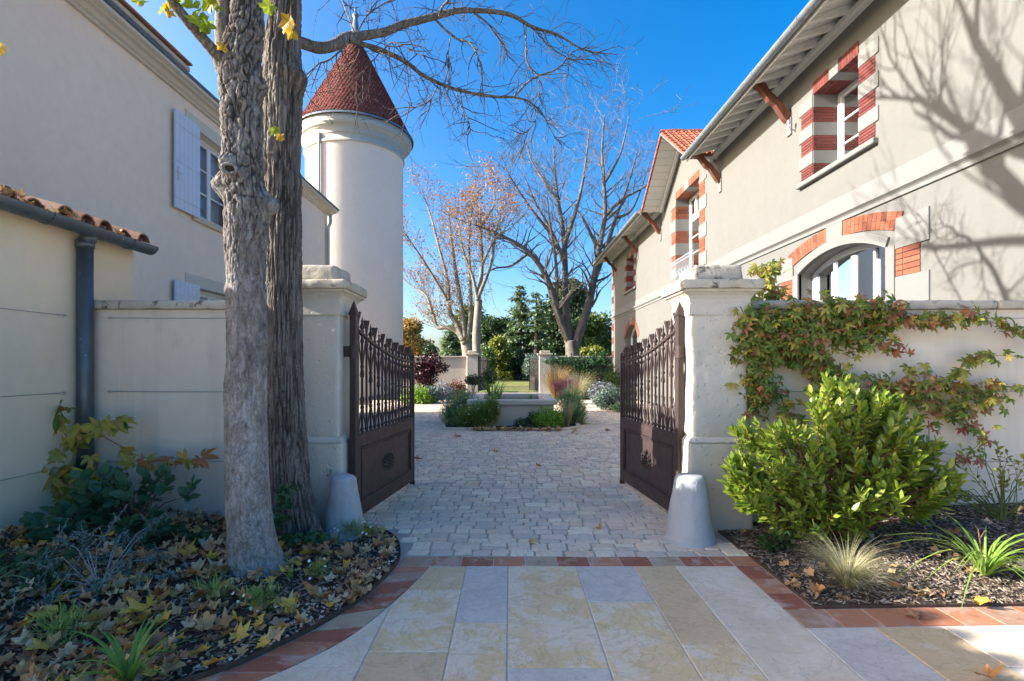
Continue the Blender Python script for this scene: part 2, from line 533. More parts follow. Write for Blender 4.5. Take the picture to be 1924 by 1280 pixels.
def window(parent, X, y0, y1, z0, z1, face, rise=0.0, cas=2, rows=3, mat='white_frame', curtain=None, name='window', fw=0.055, transom=None):
    """frame in the plane x=X looking towards face; panes are sub-parts"""
    mb = MB(); t = 0.035
    def bar(ya, yb, za, zb, th=t): mb.cbox(X - th, X + th, ya, yb, za, zb, 0.006)
    ztop = z1 + rise
    if rise > 0:
        pts = arc(y0, y1, z1, rise, 24)
        pin = arc(y0 + fw, y1 - fw, z1, rise - fw, 24)
        for i in range(24):
            a, b, c, d = pts[i], pts[i + 1], pin[i + 1], pin[i]
            vs = [(X - t, *p) for p in (a, b, c, d)] + [(X + t, *p) for p in (a, b, c, d)]
            mb.add(vs, [(0, 1, 2, 3), (7, 6, 5, 4), (3, 2, 6, 7), (0, 4, 5, 1)])
        bar(y0, y0 + fw, z0, z1); bar(y1 - fw, y1, z0, z1)
    else:
        bar(y0, y0 + fw, z0, z1); bar(y1 - fw, y1, z0, z1); bar(y0 + fw, y1 - fw, z1 - fw, z1)
    bar(y0 + fw, y1 - fw, z0, z0 + fw)
    w = (y1 - y0 - 2 * fw) / cas
    panes = []
    Rr = ((y1 - y0) ** 2 / 4 + rise * rise) / (2 * rise) if rise else 0
    for c in range(cas):
        a, b = y0 + fw + c * w, y0 + fw + (c + 1) * w
        if rise:
            za = min(arcz(a, (y0 + y1) / 2, ztop, Rr), arcz(b, (y0 + y1) / 2, ztop, Rr)) - fw
            zh = max(za, z1 - fw)
        else: zh = z1 - fw
        sw = 0.05
        mb.cbox(X - 0.028, X + 0.028, a + 0.002, a + sw, z0 + fw + 0.001, zh - 0.004, 0.006)
        mb.cbox(X - 0.028, X + 0.028, b - sw, b - 0.002, z0 + fw + 0.001, zh - 0.004, 0.006)
        mb.cbox(X - 0.028, X + 0.028, a + sw, b - sw, z0 + fw + 0.001, z0 + fw + 0.06, 0.006)
        if not rise: mb.cbox(X - 0.028, X + 0.028, a + sw, b - sw, zh - 0.055, zh - 0.004, 0.006)
        lo, hi = z0 + fw + 0.06, zh - (0.055 if not rise else 0.0)
        rr = rows if not transom else rows
        for r in range(rr):
            p, q = lo + (hi - lo) * r / rr, lo + (hi - lo) * (r + 1) / rr
            if r: mb.cbox(X - 0.02, X + 0.02, a + sw, b - sw, p - 0.014, p + 0.014, 0.004)
            panes.append((a + sw - 0.004, b - sw + 0.004, p, q, rise and r == rr - 1))
    o = mb.build(name, M[mat], parent)
    for a, b, p, q, arched in panes:
        if arched:
            n = 8; ring = [(X, a, p), (X, b, p)]
            ring += [(X, b + (a - b) * i / n, arcz(b + (a - b) * i / n, (y0 + y1) / 2, ztop, Rr) - fw * 0.7) for i in range(n + 1)]
            MB().add(ring, [tuple(range(len(ring)))]).build('pane', M['glass'], o)
        else:
            MB().add([(X, a, p), (X, b, p), (X, b, q), (X, a, q)], [(0, 1, 2, 3)]).build('pane', M['glass'], o)
    if curtain:
        d = -face
        cb = MB()
        for (ya, yb) in curtain[1]:
            n = 40
            pr = [(X + d * (0.12 + 0.03 * math.sin(i * 1.9)), ya + (yb - ya) * i / n) for i in range(n + 1)]
            cb.strip(pr, 'z', z0 + 0.02, ztop)
        cb.build('curtain', M[curtain[0]], o)
    return o

def gutter(mb, axis_y0, axis_y1, x, z, r=0.075):
    pts = []
    for i in range(13):
        g = math.pi * (1 + i / 12)
        pts.append((x + r * math.cos(g), z + r * math.sin(g)))
    for i in range(13):
        g = math.pi * (2 - i / 12)
        pts.append((x + (r - 0.006) * math.cos(g), z + (r - 0.006) * math.sin(g)))
    mb.prism(pts, 'y', axis_y0, axis_y1)

# ------------------------------------------------------------------ right-hand house
RB = thing('house', 'long cream house with brick banded windows, orange tiled gable and deep bracketed eaves', 'house', (5.5, 5.0, 0))
X0 = 5.5
w1 = (7.95, 9.15, 4.89, 6.39, 0.0)
w2 = (14.64, 16.69, 3.95, 6.95, 0.0)
w3 = (22.3, 23.7, 4.89, 6.39, 0.0)
a1 = (7.36, 9.60, 1.15, 3.20, 0.27)
a2 = (21.65, 23.95, 0.6, 2.75, 0.55)
a3 = (14.7, 16.7, 0.6, 2.95, 0.35)
YE = 27.05
mb = MB()
facade(mb, X0, 4.6, YE, 0, 7.2, [w1, w2, w3], 0.46, 1) if False else None
# upper and lower storeys as two sheets meeting behind the string course
facade(mb, X0, 4.6, YE, 0, 3.93, [a1, a2, a3], 0.3, 1)
facade(mb, X0, 4.6, YE, 3.93, 7.2, [w1, w2, w3], 0.46, 1)
mb.add([(X0, 13.35, 7.2), (X0, 18.05, 7.2), (X0, 15.7, 8.72)], [(0, 1, 2)])
mb.add([(X0, 4.6, 0), (12.5, 4.6, 0), (12.5, 4.6, 7.2), (9.0, 4.6, 8.3), (X0, 4.6, 7.2)], [(0, 1, 2, 3, 4)])
mb.add([(X0, YE, 0), (12.5, YE, 0), (12.5, YE, 7.2), (9.0, YE, 8.3), (X0, YE, 7.2)], [(4, 3, 2, 1, 0)])
mb.add([(12.5, 4.6, 0), (12.5, YE, 0), (12.5, YE, 7.2), (12.5, 4.6, 7.2)], [(0, 1, 2, 3)])
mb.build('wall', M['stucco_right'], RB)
# rooms behind the windows
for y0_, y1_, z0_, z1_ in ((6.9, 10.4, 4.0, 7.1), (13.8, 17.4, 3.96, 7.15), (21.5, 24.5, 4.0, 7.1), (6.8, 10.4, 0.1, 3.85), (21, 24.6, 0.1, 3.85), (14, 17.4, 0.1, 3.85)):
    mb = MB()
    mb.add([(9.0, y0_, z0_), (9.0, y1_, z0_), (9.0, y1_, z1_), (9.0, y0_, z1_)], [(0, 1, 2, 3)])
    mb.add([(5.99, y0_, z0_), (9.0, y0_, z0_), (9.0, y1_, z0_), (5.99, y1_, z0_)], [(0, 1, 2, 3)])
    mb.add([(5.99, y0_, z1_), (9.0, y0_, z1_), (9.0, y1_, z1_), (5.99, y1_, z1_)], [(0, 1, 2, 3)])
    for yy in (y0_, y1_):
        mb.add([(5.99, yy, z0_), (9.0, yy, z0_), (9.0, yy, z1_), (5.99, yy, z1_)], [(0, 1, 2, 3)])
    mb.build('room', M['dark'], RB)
# string course
mb = MB()
mb.prism([(X0 - 0.0, 4.03), (X0 - 0.018, 4.035), (X0 - 0.018, 4.28), (X0, 4.29)], 'y', 4.6, YE + 0.015)
mb.prism([(X0, 3.86), (X0 - 0.03, 3.865), (X0 - 0.03, 3.915), (X0 - 0.045, 3.935), (X0 - 0.085, 3.965), (X0 - 0.085, 4.02), (X0 - 0.06, 4.03), (X0, 4.03)], 'y', 4.6, YE + 0.06)
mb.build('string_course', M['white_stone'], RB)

def banded_window(op, bands, mat, qb=0.36, qw=0.43, courses=5, far=False, lens=(0.36, 0.18), reveal=0.46, lint=0.21):
    ya, yb, za, zb, _ = op
    z = za
    for i, h in enumerate(bands):
        isb = i % 2 == 0
        z2 = min(z + h, zb)
        if isb:
            if far:
                m2 = MB()
                for k in range(4):
                    zz0, zz1 = z + (z2 - z) * k / 4 + 0.005, z + (z2 - z) * (k + 1) / 4 - 0.005
                    m2.box(X0 - 0.012, X0, ya - qb, ya, zz0, zz1); m2.box(X0 - 0.012, X0, yb, yb + qb, zz0, zz1)
                    m2.box(X0, X0 + reveal, yb - 0.012, yb, zz0, zz1); m2.box(X0, X0 + reveal, ya, ya + 0.012, zz0, zz1)
                tag(m2.build('brickwork', M[mat], RB), kind='stuff')
            else:
                brick_courses(RB, mat, X0, -1, 'y', ya - qb, ya - 0.001, z, z2, courses, 0.014, lens, 0.12)
                brick_courses(RB, mat, X0, -1, 'y', yb + 0.001, yb + qb, z, z2, courses, 0.014, lens, 0.12)
                brick_courses(RB, mat, yb, -1, 'x', X0 - 0.013, X0 + reveal - 0.02, z, z2, courses, 0.014, lens, 0.12)
        else:
            s = MB()
            s.cbox(X0 - 0.022, X0, ya - qw, ya, z, z2, 0.006); s.build('quoin_stone', M['white_stone'], RB)
            s = MB()
            s.cbox(X0 - 0.022, X0, yb, yb + qw, z, z2, 0.006); s.build('quoin_stone', M['white_stone'], RB)
            s = MB()
            s.box(X0 - 0.0, X0 + reveal - 0.02, yb - 0.014, yb, z, z2); s.build('jamb_stone', M['white_stone'], RB)
            s = MB()
            s.box(X0 - 0.0, X0 + reveal - 0.02, ya, ya + 0.014, z, z2); s.build('jamb_stone', M['white_stone'], RB)
        z = z2
    # flat brick lintel with a white key block
    w = yb - ya
    k0, k1 = ya + w * 0.40, ya + w * 0.60
    for (p, q) in ((ya - 0.0, k0), (k1, yb)):
        n = 4 if far else max(5, int((q - p) / 0.062))
        for i in range(n):
            c0, c1 = p + (q - p) * i / n, p + (q - p) * (i + 1) / n
            brick(RB, mat, X0 - 0.016, X0 + 0.1, c0 + 0.003, c1 - 0.003, zb - 0.012, zb + lint, 0.004)
        n = 4
        for i in range(n):
            x_0, x_1 = X0 + 0.1 + (reveal - 0.12) * i / n, X0 + 0.1 + (reveal - 0.12) * (i + 1) / n
            brick(RB, mat, x_0 + 0.003, x_1 - 0.003, p + 0.003, q - 0.003, zb - 0.012, zb + 0.02, 0.003)
    s = MB(); s.cbox(X0 - 0.026, X0 + reveal - 0.03, k0, k1, zb - 0.02, zb + lint + 0.01, 0.006); s.build('keystone', M['white_stone'], RB)

B1 = (0.25, 0.23, 0.276, 0.235, 0.274, 0.238)
banded_window(w1, B1, 'brick_red')
banded_window(w2, (0.36, 0.38, 0.42, 0.39, 0.40, 0.39, 0.42, 0.10), 'brick_orange', 0.42, 0.55, 5, lens=(0.36, 0.18), lint=0.2)
banded_window(w3, B1, 'brick_red', far=True)
for (ya, yb, za) in ((w1[0], w1[1], w1[2]), (w3[0], w3[1], w3[2])):
    s = MB(); s.cbox(X0 - 0.09, X0 + 0.44, ya - 0.42, yb + 0.42, za - 0.09, za, 0.012); s.build('window_sill', M['white_stone'], RB)
window(RB, X0 + 0.47, w1[0], w1[1], w1[2], w1[3], -1, rows=3, curtain=('curtain', [(7.95, 8.35), (8.85, 9.15)]))
wb = window(RB, X0 + 0.47, w2[0], w2[1], w2[2], 6.25, -1, rows=4, cas=2, curtain=('curtain', [(14.7, 15.2), (16.2, 16.65)]))
window(RB, X0 + 0.47, w2[0], w2[1], 6.252, w2[3], -1, rows=1, cas=4, name='transom_window', fw=0.045)
window(RB, X0 + 0.47, w3[0], w3[1], w3[2], w3[3], -1, rows=3)
# balcony rail of the French window
mb = MB()
for zz in (4.0, 4.72, 4.82): mb.box(X0 - 0.16, X0 - 0.14, w2[0] + 0.05, w2[1] - 0.05, zz, zz + 0.018)
for i in range(22):
    y = w2[0] + 0.06 + (w2[1] - w2[0] - 0.12) * i / 21
    mb.box(X0 - 0.156, X0 - 0.144, y - 0.006, y + 0.006, 4.0, 4.82)
    if i % 3 == 1:
        mb.tube([(X0 - 0.15, y, 4.3), (X0 - 0.17, y + 0.04, 4.42), (X0 - 0.15, y, 4.55), (X0 - 0.13, y - 0.04, 4.42), (X0 - 0.15, y, 4.3)], 0.006, 4)
for y in (w2[0] + 0.06, w2[1] - 0.06):
    for zz in (4.0, 4.82): mb.box(X0 - 0.15, X0 + 0.02, y - 0.008, y + 0.008, zz, zz + 0.016)
mb.build('balcony_rail', M['galv'], RB)

# segmental arched window: surround, voussoirs, blocks
def arch_ring(cy, top_i, top_o, Ri, Ro, ya, yb, x0, x1, name, mat, n=10, radial=True):
    pi_, po = [], []
    for i in range(n + 1):
        y = ya + (yb - ya) * i / n
        zi = arcz(y, cy, top_i, Ri)
        ang = math.atan2(y - cy, Ri)
        po_y = y + (top_o - top_i) * math.sin(ang) * (1 if radial else 0)
        po.append((po_y, arcz(po_y, cy, top_o, Ro)))
        pi_.append((y, zi))
    return MB().prism(pi_ + po[::-1], 'x', x0, x1).build(name, M[mat], RB)
cy = 8.48
# jambs and ring of the surround
Rin = (1.12 ** 2 + 0.27 ** 2) / (2 * 0.27)
arch_ring(cy, 3.47, 3.62, Rin, Rin + 0.15, a1[0], a1[1], X0 - 0.035, X0 + 0.05, 'arch_stone', 'white_stone', 24)
for (p, q) in ((a1[0] - 0.17, a1[0]), (a1[1], a1[1] + 0.17)):
    s = MB(); s.cbox(X0 - 0.034, X0 + 0.05, p, q, 1.0, 3.205, 0.006); s.build('jamb_stone', M['white_stone'], RB)
Ro, Rb = 4.2, 4.0
for (p, q, nb) in ((7.12, 8.32, 13), (8.74, 9.86, 13)):
    for i in range(nb):
        c0, c1 = p + (q - p) * i / nb + 0.003, p + (q - p) * (i + 1) / nb - 0.003
        zs = [arcz(c, cy, 3.62, Rb) for c in (c0, c1)]
        zt = [arcz(c, cy, 3.86, Ro) for c in (c0, c1)]
        sp = 0.06
        t0, t1 = c0 + (c0 - cy) * sp, c1 + (c1 - cy) * sp
        if i % 2:
            mid0, mid1 = zs[0] + (zt[0] - zs[0]) * 0.5, zs[1] + (zt[1] - zs[1]) * 0.5
            m0, m1 = (c0 + t0) / 2, (c1 + t1) / 2
            poly_block(RB, 'brick_orange', 'brick', [(c0, zs[0]), (c1, zs[1]), (m1, mid1 - 0.003), (m0, mid0 - 0.003)], X0 - 0.02, X0 + 0.01)
            poly_block(RB, 'brick_orange', 'brick', [(m0, mid0 + 0.003), (m1, mid1 + 0.003), (t1, zt[1]), (t0, zt[0])], X0 - 0.02, X0 + 0.01)
        else:
            poly_block(RB, 'brick_orange', 'brick', [(c0, zs[0]), (c1, zs[1]), (t1, zt[1]), (t0, zt[0])], X0 - 0.02, X0 + 0.01)
poly_block(RB, 'white_stone', 'keystone', [(8.33, 3.62), (8.73, 3.615), (8.745, 3.875), (8.315, 3.88)], X0 - 0.026, X0 + 0.01)
for sgn, e in ((-1, a1[0] - 0.175), (1, a1[1] + 0.175)):
    def yy(d): return sorted((e, e + sgn * d))
    for (d, zl, zh, kind) in ((0.58, 3.14, 3.50, 'w'), (0.43, 2.74, 3.14, 'b'), (0.58, 2.34, 2.74, 'w'), (0.43, 1.95, 2.34, 'b'), (0.58, 1.2, 1.95, 'w')):
        p, q = yy(d)
        if kind == 'w':
            if zh == 3.50:
                # top block follows the back of the arch
                y_in = e - sgn * 0.02
                poly_block(RB, 'white_stone', 'quoin_stone', [(e, 3.14), (e + sgn * 0.58, 3.14), (e + sgn * 0.58, 3.57), (e + sgn * 0.02, 3.57), (e, 3.36)], X0 - 0.024, X0 + 0.01)
            else:
                s = MB(); s.cbox(X0 - 0.024, X0 + 0.01, p, q, zl, zh, 0.006); s.build('quoin_stone', M['white_stone'], RB)
        else:
            brick_courses(RB, 'brick_orange', X0, -1, 'y', p, q, zl, zh, 5, 0.016, (0.3, 0.15), 0.15)
s = MB(); s.cbox(X0 - 0.07, X0 + 0.28, a1[0] - 0.02, a1[1] + 0.02, 1.05, 1.15, 0.01); s.build('window_sill', M['white_stone'], RB)
window(RB, X0 + 0.29, a1[0], a1[1], a1[2], a1[3], -1, rise=0.27, cas=4, rows=1, fw=0.085, curtain=('blind', [(8.4, 9.0)]))
# far arched door
cy2 = (a2[0] + a2[1]) / 2
for i in range(16):
    g0, g1 = math.pi * (0.14 + 0.72 * i / 16), math.pi * (0.14 + 0.72 * (i + 1) / 16)
    if i in (7, 8): nm, mt, ro = 'keystone', 'white_stone', 1.62
    else: nm, mt, ro = 'brick', 'brick_orange', 1.56
    pts = [(cy2 - 1.30 * math.cos(g), 2.16 + 1.16 * math.sin(g)) for g in (g0, g1)] + [(cy2 - ro * math.cos(g), 2.16 + (ro - 0.14) * math.sin(g)) for g in (g1, g0)]
    poly_block(RB, mt, nm, pts, X0 - 0.02, X0 + 0.01)
window(RB, X0 + 0.29, a2[0], a2[1], a2[2], a2[3], -1, rise=0.55, cas=2, rows=1, fw=0.07)
window(RB, X0 + 0.29, a3[0], a3[1], a3[2], a3[3], -1, rise=0.35, cas=2, rows=1, fw=0.07)
# corner quoins at the far end
z = 0.4; i = 0
while z < 6.6:
    h = 0.36
    if not (3.6 < z < 4.25):
        s = MB(); d = 0.5 if i % 2 else 0.4
        s.box(X0 - 0.02, X0 + 0.3, YE - d, YE + 0.02, z + 0.003, z + h - 0.003)
        s.build('quoin_stone' if i % 2 else 'quoin_brick', M['white_stone' if i % 2 else 'brick_red'], RB)
    z += h; i += 1

# eaves: rafters, boards, roof, gutters, brackets
SL = 0.335
def rz_(x): return 6.985 + (x - 4.70) * SL
for (ya, yb) in ((4.4, 13.42), (18.12, 27.6)):
    n = 7
    for i in range(n):
        xa, xb = 4.72 + (0.82) * i / n, 4.72 + 0.82 * (i + 1) / n - 0.006
        mb = MB().prism([(xa, rz_(xa) - 0.02), (xb, rz_(xb) - 0.02), (xb, rz_(xb)), (xa, rz_(xa))], 'y', ya, yb)
        mb.build('soffit_board', M['soffit'], RB)
    y = ya + 0.25
    rme = None
    while y < yb - 0.1:
        mb = MB().prism([(4.74, rz_(4.74) - 0.10), (5.5, rz_(5.5) - 0.15), (5.5, rz_(5.5) - 0.022), (4.74, rz_(4.74) - 0.022)], 'y', y - 0.04, y + 0.04)
        mb.build('rafter', M['soffit'], RB)
        y += 0.42
    mb = MB().prism([(4.70, rz_(4.70) + 0.004), (9.0, rz_(9.0) + 0.004), (9.0, rz_(9.0) + 0.07), (4.66, rz_(4.66) + 0.07)], 'y', ya - 0.05, yb + 0.05)
    mb.build('roof', M['tile_orange'], RB)
    mb = MB().box(4.698, 4.718, ya, yb, rz_(4.70) - 0.11, rz_(4.70) + 0.0); mb.build('fascia', M['soffit'], RB)
    mb = MB(); gutter(mb, ya, yb, 4.615, 6.99, 0.08)
    mb.build('gutter', M['zinc'], RB, smooth=False)
    y = ya + 0.6
    while y < yb:
        m2 = MB(); gutter(m2, y - 0.02, y + 0.02, 4.615, 6.99, 0.088)
        m2.build('gutter_clip', M['zinc'], RB)
        y += 1.5
mb = MB().prism([(5.7, rz_(5.7) + 0.004), (9.0, rz_(9.0) + 0.004), (9.0, rz_(9.0) + 0.07), (5.7, rz_(5.7) + 0.07)], 'y', 13.47, 18.07)
mb.build('roof', M['tile_orange'], RB)
mb = MB().prism([(9.0, rz_(9.0) + 0.004), (13.2, rz_(4.8)), (13.2, rz_(4.8) + 0.07), (9.0, rz_(9.0) + 0.07)], 'y', 4.35, 27.65)
mb.build('roof', M['tile_orange'], RB)
mb = MB().cbox(5.36, 5.5, 4.6, 13.4, 6.98, 7.1, 0.01); mb.build('wall_plate', M['soffit'], RB)
mb = MB().cbox(5.36, 5.5, 18.1, 27.05, 6.98, 7.1, 0.01); mb.build('wall_plate', M['soffit'], RB)

ctr = [(4.78, 7.04), (4.86, 6.99), (4.95, 6.93), (5.03, 6.80), (5.12, 6.70), (5.23, 6.61), (5.33, 6.47), (5.41, 6.36), (5.47, 6.27)]
wid = [0.05, 0.075, 0.07, 0.055, 0.075, 0.06, 0.065, 0.075, 0.06]
left, right = [], []
for i, (x, z) in enumerate(ctr):
    a, b = ctr[max(0, i - 1)], ctr[min(len(ctr) - 1, i + 1)]
    t = Vector((b[0] - a[0], b[1] - a[1])).normalized()
    left.append((x - t.y * wid[i], z + t.x * wid[i])); right.append((x + t.y * wid[i], z - t.x * wid[i]))
bprof = right + left[::-1]
for yb_ in (9.91, 13.16, 18.35, 21.6, 25.9):
    mb = MB().prism(bprof, 'y', yb_ - 0.065, yb_ + 0.065)
    b_ = mb.build('bracket', M['bracket'], RB)
    mb = MB().cbox(X0 - 0.035, X0 + 0.01, yb_ - 0.08, yb_ + 0.08, 5.98, 6.32, 0.01)
    mb.build('bracket_pad', M['white_stone'], b_)
mb = MB()
mb.tube([(X0, 9.75, 6.02), (X0 - 0.1, 9.72, 6.02), (X0 - 0.14, 9.70, 6.07), (X0 - 0.14, 9.70, 6.15)], 0.012, 6)
mb.lathe([(0.0, 0.0), (0.03, 0.0), (0.035, 0.03), (0.02, 0.04), (0.03, 0.06), (0.0, 0.08)], 10, (X0 - 0.14, 9.70, 6.12))
mb.build('insulator', M['galv'], RB)

# gable: two slopes running back, boards under the verge, tiles
GY, GZ, GW, GF = 15.7, 8.66, 2.33, 6.945
sl_ = (GZ - GF) / GW
ga = math.atan(sl_)
for sg in (-1, 1):
    f0 = (GY + sg * GW, GF); f1 = (GY, GZ)
    nrm = Vector((sg * math.sin(ga), math.cos(ga)))
    th = 0.05
    prof = [f0, f1, (f1[0], f1[1] + th / math.cos(ga)), (f0[0] + nrm.x * th, f0[1] + nrm.y * th)]
    MB().prism(prof, 'x', 4.80, 9.2).build('roof_slab', M['soffit'], RB)
    n = 11
    for i in range(n):
        t0, t1 = i / n, (i + 1) / n - 0.004
        p = [Vector(f0).lerp(Vector(f1), t) for t in (t0, t1)]
        pr = [tuple(p[0] - nrm * 0.02), tuple(p[1] - nrm * 0.02), tuple(p[1] - nrm * 0.001), tuple(p[0] - nrm * 0.001)]
        MB().prism(pr, 'x', 4.76, X0 + 0.02).build('soffit_board', M['soffit'], RB)
    for xr in (5.33,):
        q0, q1 = Vector(f0) + Vector((-sg * 0.05, 0.03)), Vector(f1)
        pr = [tuple(q0 - nrm * 0.12), tuple(q1 - nrm * 0.12), tuple(q1 - nrm * 0.021), tuple(q0 - nrm * 0.021)]
        MB().prism(pr, 'x', xr, xr + 0.08).build('verge_rafter', M['soffit'], RB)
    # barge edge strip of zinc and stepped verge tiles
    nv = 10
    for i in range(nv):
        p0, p1 = Vector(f0).lerp(Vector(f1), i / nv), Vector(f0).lerp(Vector(f1), (i + 1.12) / nv if i < nv - 1 else 1.0)
        lo, hi = 0.028, 0.085
        pr = [tuple(p0 + nrm * lo * 0.2), tuple(p1 - nrm * 0.02), tuple(p1 + nrm * (hi - 0.03)), tuple(p0 + nrm * hi)]
        MB().prism(pr, 'x', 4.70, 4.84).build('verge_tile', M['tile_orange'], RB)
def marseille(w=0.26, l=0.40):
    px = [0.0, 0.03, 0.06, 0.085, 0.13, 0.165, 0.20, 0.23, w]
    pz = [0.018, 0.042, 0.042, 0.012, 0.006, 0.026, 0.006, 0.010, 0.018]
    v = []
    for (y, dz) in ((0.0, 0.02), (l, -0.008)):
        for x, z in zip(px, pz): v.append((x, y, z + dz))
    n = len(px)
    for x, z in zip(px, pz): v.append((x, 0.0, -0.01))
    f = [(i, i + 1, i + 1 + n, i + n) for i in range(n - 1)] + [(i + 2 * n, i + 1 + 2 * n, i + 1, i) for i in range(n - 1)]
    return mkmesh('roof_tile', v, f, M['tile_orange'])
tm = marseille()
Ls = GW / math.cos(ga)
rows = 10
for r_ in range(rows):
    s0 = Ls * r_ / rows
    for c in range(19):
        x = 4.80 + c * 0.235
        zc = GF + s0 * math.sin(ga)
        if x > 4.7 + (zc + 0.35 - 6.97) / SL + 0.3: continue
        y = GY - GW + s0 * math.cos(ga) - 0.02
        o = put('roof_tile', tm, RB, Vector((x, y, zc + 0.065)) - woff(RB), (ga, 0, 0))
mb0 = None
for c in range(14):
    m2 = MB()
    prof = [(0.11 * math.cos(math.pi * i / 8), 0.10 * math.sin(math.pi * i / 8)) for i in range(9)]
    prof2 = [(a * 0.86, b * 0.86) for a, b in prof[::-1]]
    x = 4.70 + c * 0.33
    m2.prism([(GY + a, GZ + 0.03 + b + (0.012 if c % 2 else 0)) for a, b in prof + prof2], 'x', x, x + 0.36)
    m2.build('ridge_tile', M['tile_orange'], RB)
# zinc flashing from ridge front down the near slope to the gutter
MB().prism([(GY - GW - 0.05, GF - 0.03), (GY, GZ - 0.035), (GY, GZ + 0.0), (GY - GW - 0.05, GF + 0.005)], 'x', 4.69, 4.705).build('verge_flashing', M['zinc'], RB)

# ------------------------------------------------------------------ left-hand house
LB = thing('house', 'grey beige house with pale blue shutters beside the round tower', 'house', (-5.5, 5.0, 0))
XL = -5.5
wl = (8.87, 10.2, 4.1, 5.63, 0.0)
wl2 = (8.87, 10.2, 1.3, 2.85, 0.0)
LS, LE = 5.23, 15.28
mb = MB()
facade(mb, XL, LS, LE, 0, 6.3, [wl, wl2], 0.22, -1)
mb.add([(XL, LE, 0), (-13, LE, 0), (-13, LE, 6.3), (XL, LE, 6.3)], [(0, 1, 2, 3)])
mb.add([(XL, LS, 0), (-13, LS, 0), (-13, LS, 6.3), (XL, LS, 6.3)], [(3, 2, 1, 0)])
mb.add([(-13, LS, 0), (-13, LE, 0), (-13, LE, 6.3), (-13, LS, 6.3)], [(0, 1, 2, 3)])
mb.build('wall', M['stucco_left'], LB)
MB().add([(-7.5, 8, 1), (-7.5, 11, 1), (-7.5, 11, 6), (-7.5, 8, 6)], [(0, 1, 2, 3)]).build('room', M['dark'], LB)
cp = [(XL, 6.0), (XL + 0.05, 6.0), (XL + 0.05, 6.035), (XL + 0.09, 6.05), (XL + 0.13, 6.09), (XL + 0.20, 6.10), (XL + 0.20, 6.125), (XL + 0.27, 6.14), (XL + 0.27, 6.19), (XL, 6.2)]
MB().prism(cp, 'y', LS, LE + 0.18).build('cornice', M['cornice_stone'], LB)
MB().prism([(XL - 0.1, 6.2), (XL + 0.285, 6.192), (XL + 0.30, 6.205), (XL + 0.30, 6.235), (XL - 0.1, 6.26)], 'y', LS, LE + 0.2).build('zinc_edge', M['zinc_dark'], LB)
# attic with its own weathered cornice
mb = MB().box(-8.0, -5.78, LS, 8.78, 6.26, 6.75); mb.build('attic_wall', M['stucco_left'], LB)
ap = [(-5.78, 6.5), (-5.73, 6.5), (-5.73, 6.54), (-5.68, 6.56), (-5.66, 6.6), (-5.58, 6.615), (-5.58, 6.68), (-5.6, 6.70), (-5.78, 6.72)]
MB().prism(ap, 'y', LS, 8.84).build('attic_cornice', M['old_cornice'], LB)
MB().prism([(-13, 6.26), (XL - 0.1, 6.255), (-9.2, 7.4)], 'y', 8.79, LE + 0.15).build('roof', M['tile_canal'], LB)
MB().prism([(-13, 6.74), (-5.55, 6.725), (-5.55, 6.76), (-9, 7.6)], 'y', LS, 8.86).build('attic_roof', M['tile_canal'], LB)
for op in (wl, wl2):
    ya, yb, za, zb, _ = op
    MB().cbox(XL - 0.02, XL + 0.012, ya - 0.3, yb + 0.3, zb, zb + 0.21, 0.004).build('lintel', M['cornice_stone'], LB)
    MB().cbox(XL - 0.2, XL + 0.05, ya - 0.12, yb + 0.12, za - 0.1, za, 0.01).build('window_sill', M['old_cornice' if op is wl else 'cornice_stone'], LB)
    window(LB, XL - 0.19, ya, yb, za, zb, 1, cas=2, rows=3, curtain=('blind', [(ya, yb)]))
    for side in (-1, 1):
        e = ya if side < 0 else yb
        p, q = sorted((e, e + side * 0.66))
        fr = MB()
        fr.cbox(XL + 0.045, XL + 0.05, p + 0.004, q - 0.004, za - 0.03, zb + 0.02, 0.001)
        for zz in (za + 0.13, (za + zb) / 2 - 0.04, zb - 0.2):
            fr.box(XL + 0.081, XL + 0.09, p + 0.01, q - 0.01, zz, zz + 0.012)
        sh = fr.build('shutter', M['shutter_paint'], LB)
        nb = 6
        for i in range(nb):
            c0, c1 = p + (q - p) * i / nb, p + (q - p) * (i + 1) / nb - 0.003
            MB().cbox(XL + 0.05, XL + 0.08, c0, c1, za - 0.04, zb + 0.03, 0.004).build('plank', M['shutter_paint'], sh)
        yk = p + 0.06 if side < 0 else q - 0.06
        m2 = MB().cbox(XL + 0.08, XL + 0.10, yk - 0.012, yk + 0.012, (za + zb) / 2 - 0.35, (za + zb) / 2 - 0.12, 0.004)
        m2.cbox(XL + 0.085, XL + 0.12, yk - 0.03, yk + 0.03, (za + zb) / 2 - 0.24, (za + zb) / 2 - 0.21, 0.004)
        m2.build('latch', M['shutter_paint'], sh)
mb = MB().tube([(XL + 0.14, LE - 0.12, 6.0), (XL + 0.14, LE - 0.12, 5.75), (XL + 0.07, LE - 0.12, 5.6), (XL + 0.07, LE - 0.12, 0)], 0.045, 10)
mb.build('downpipe', M['cornice_stone'], LB, smooth=True)

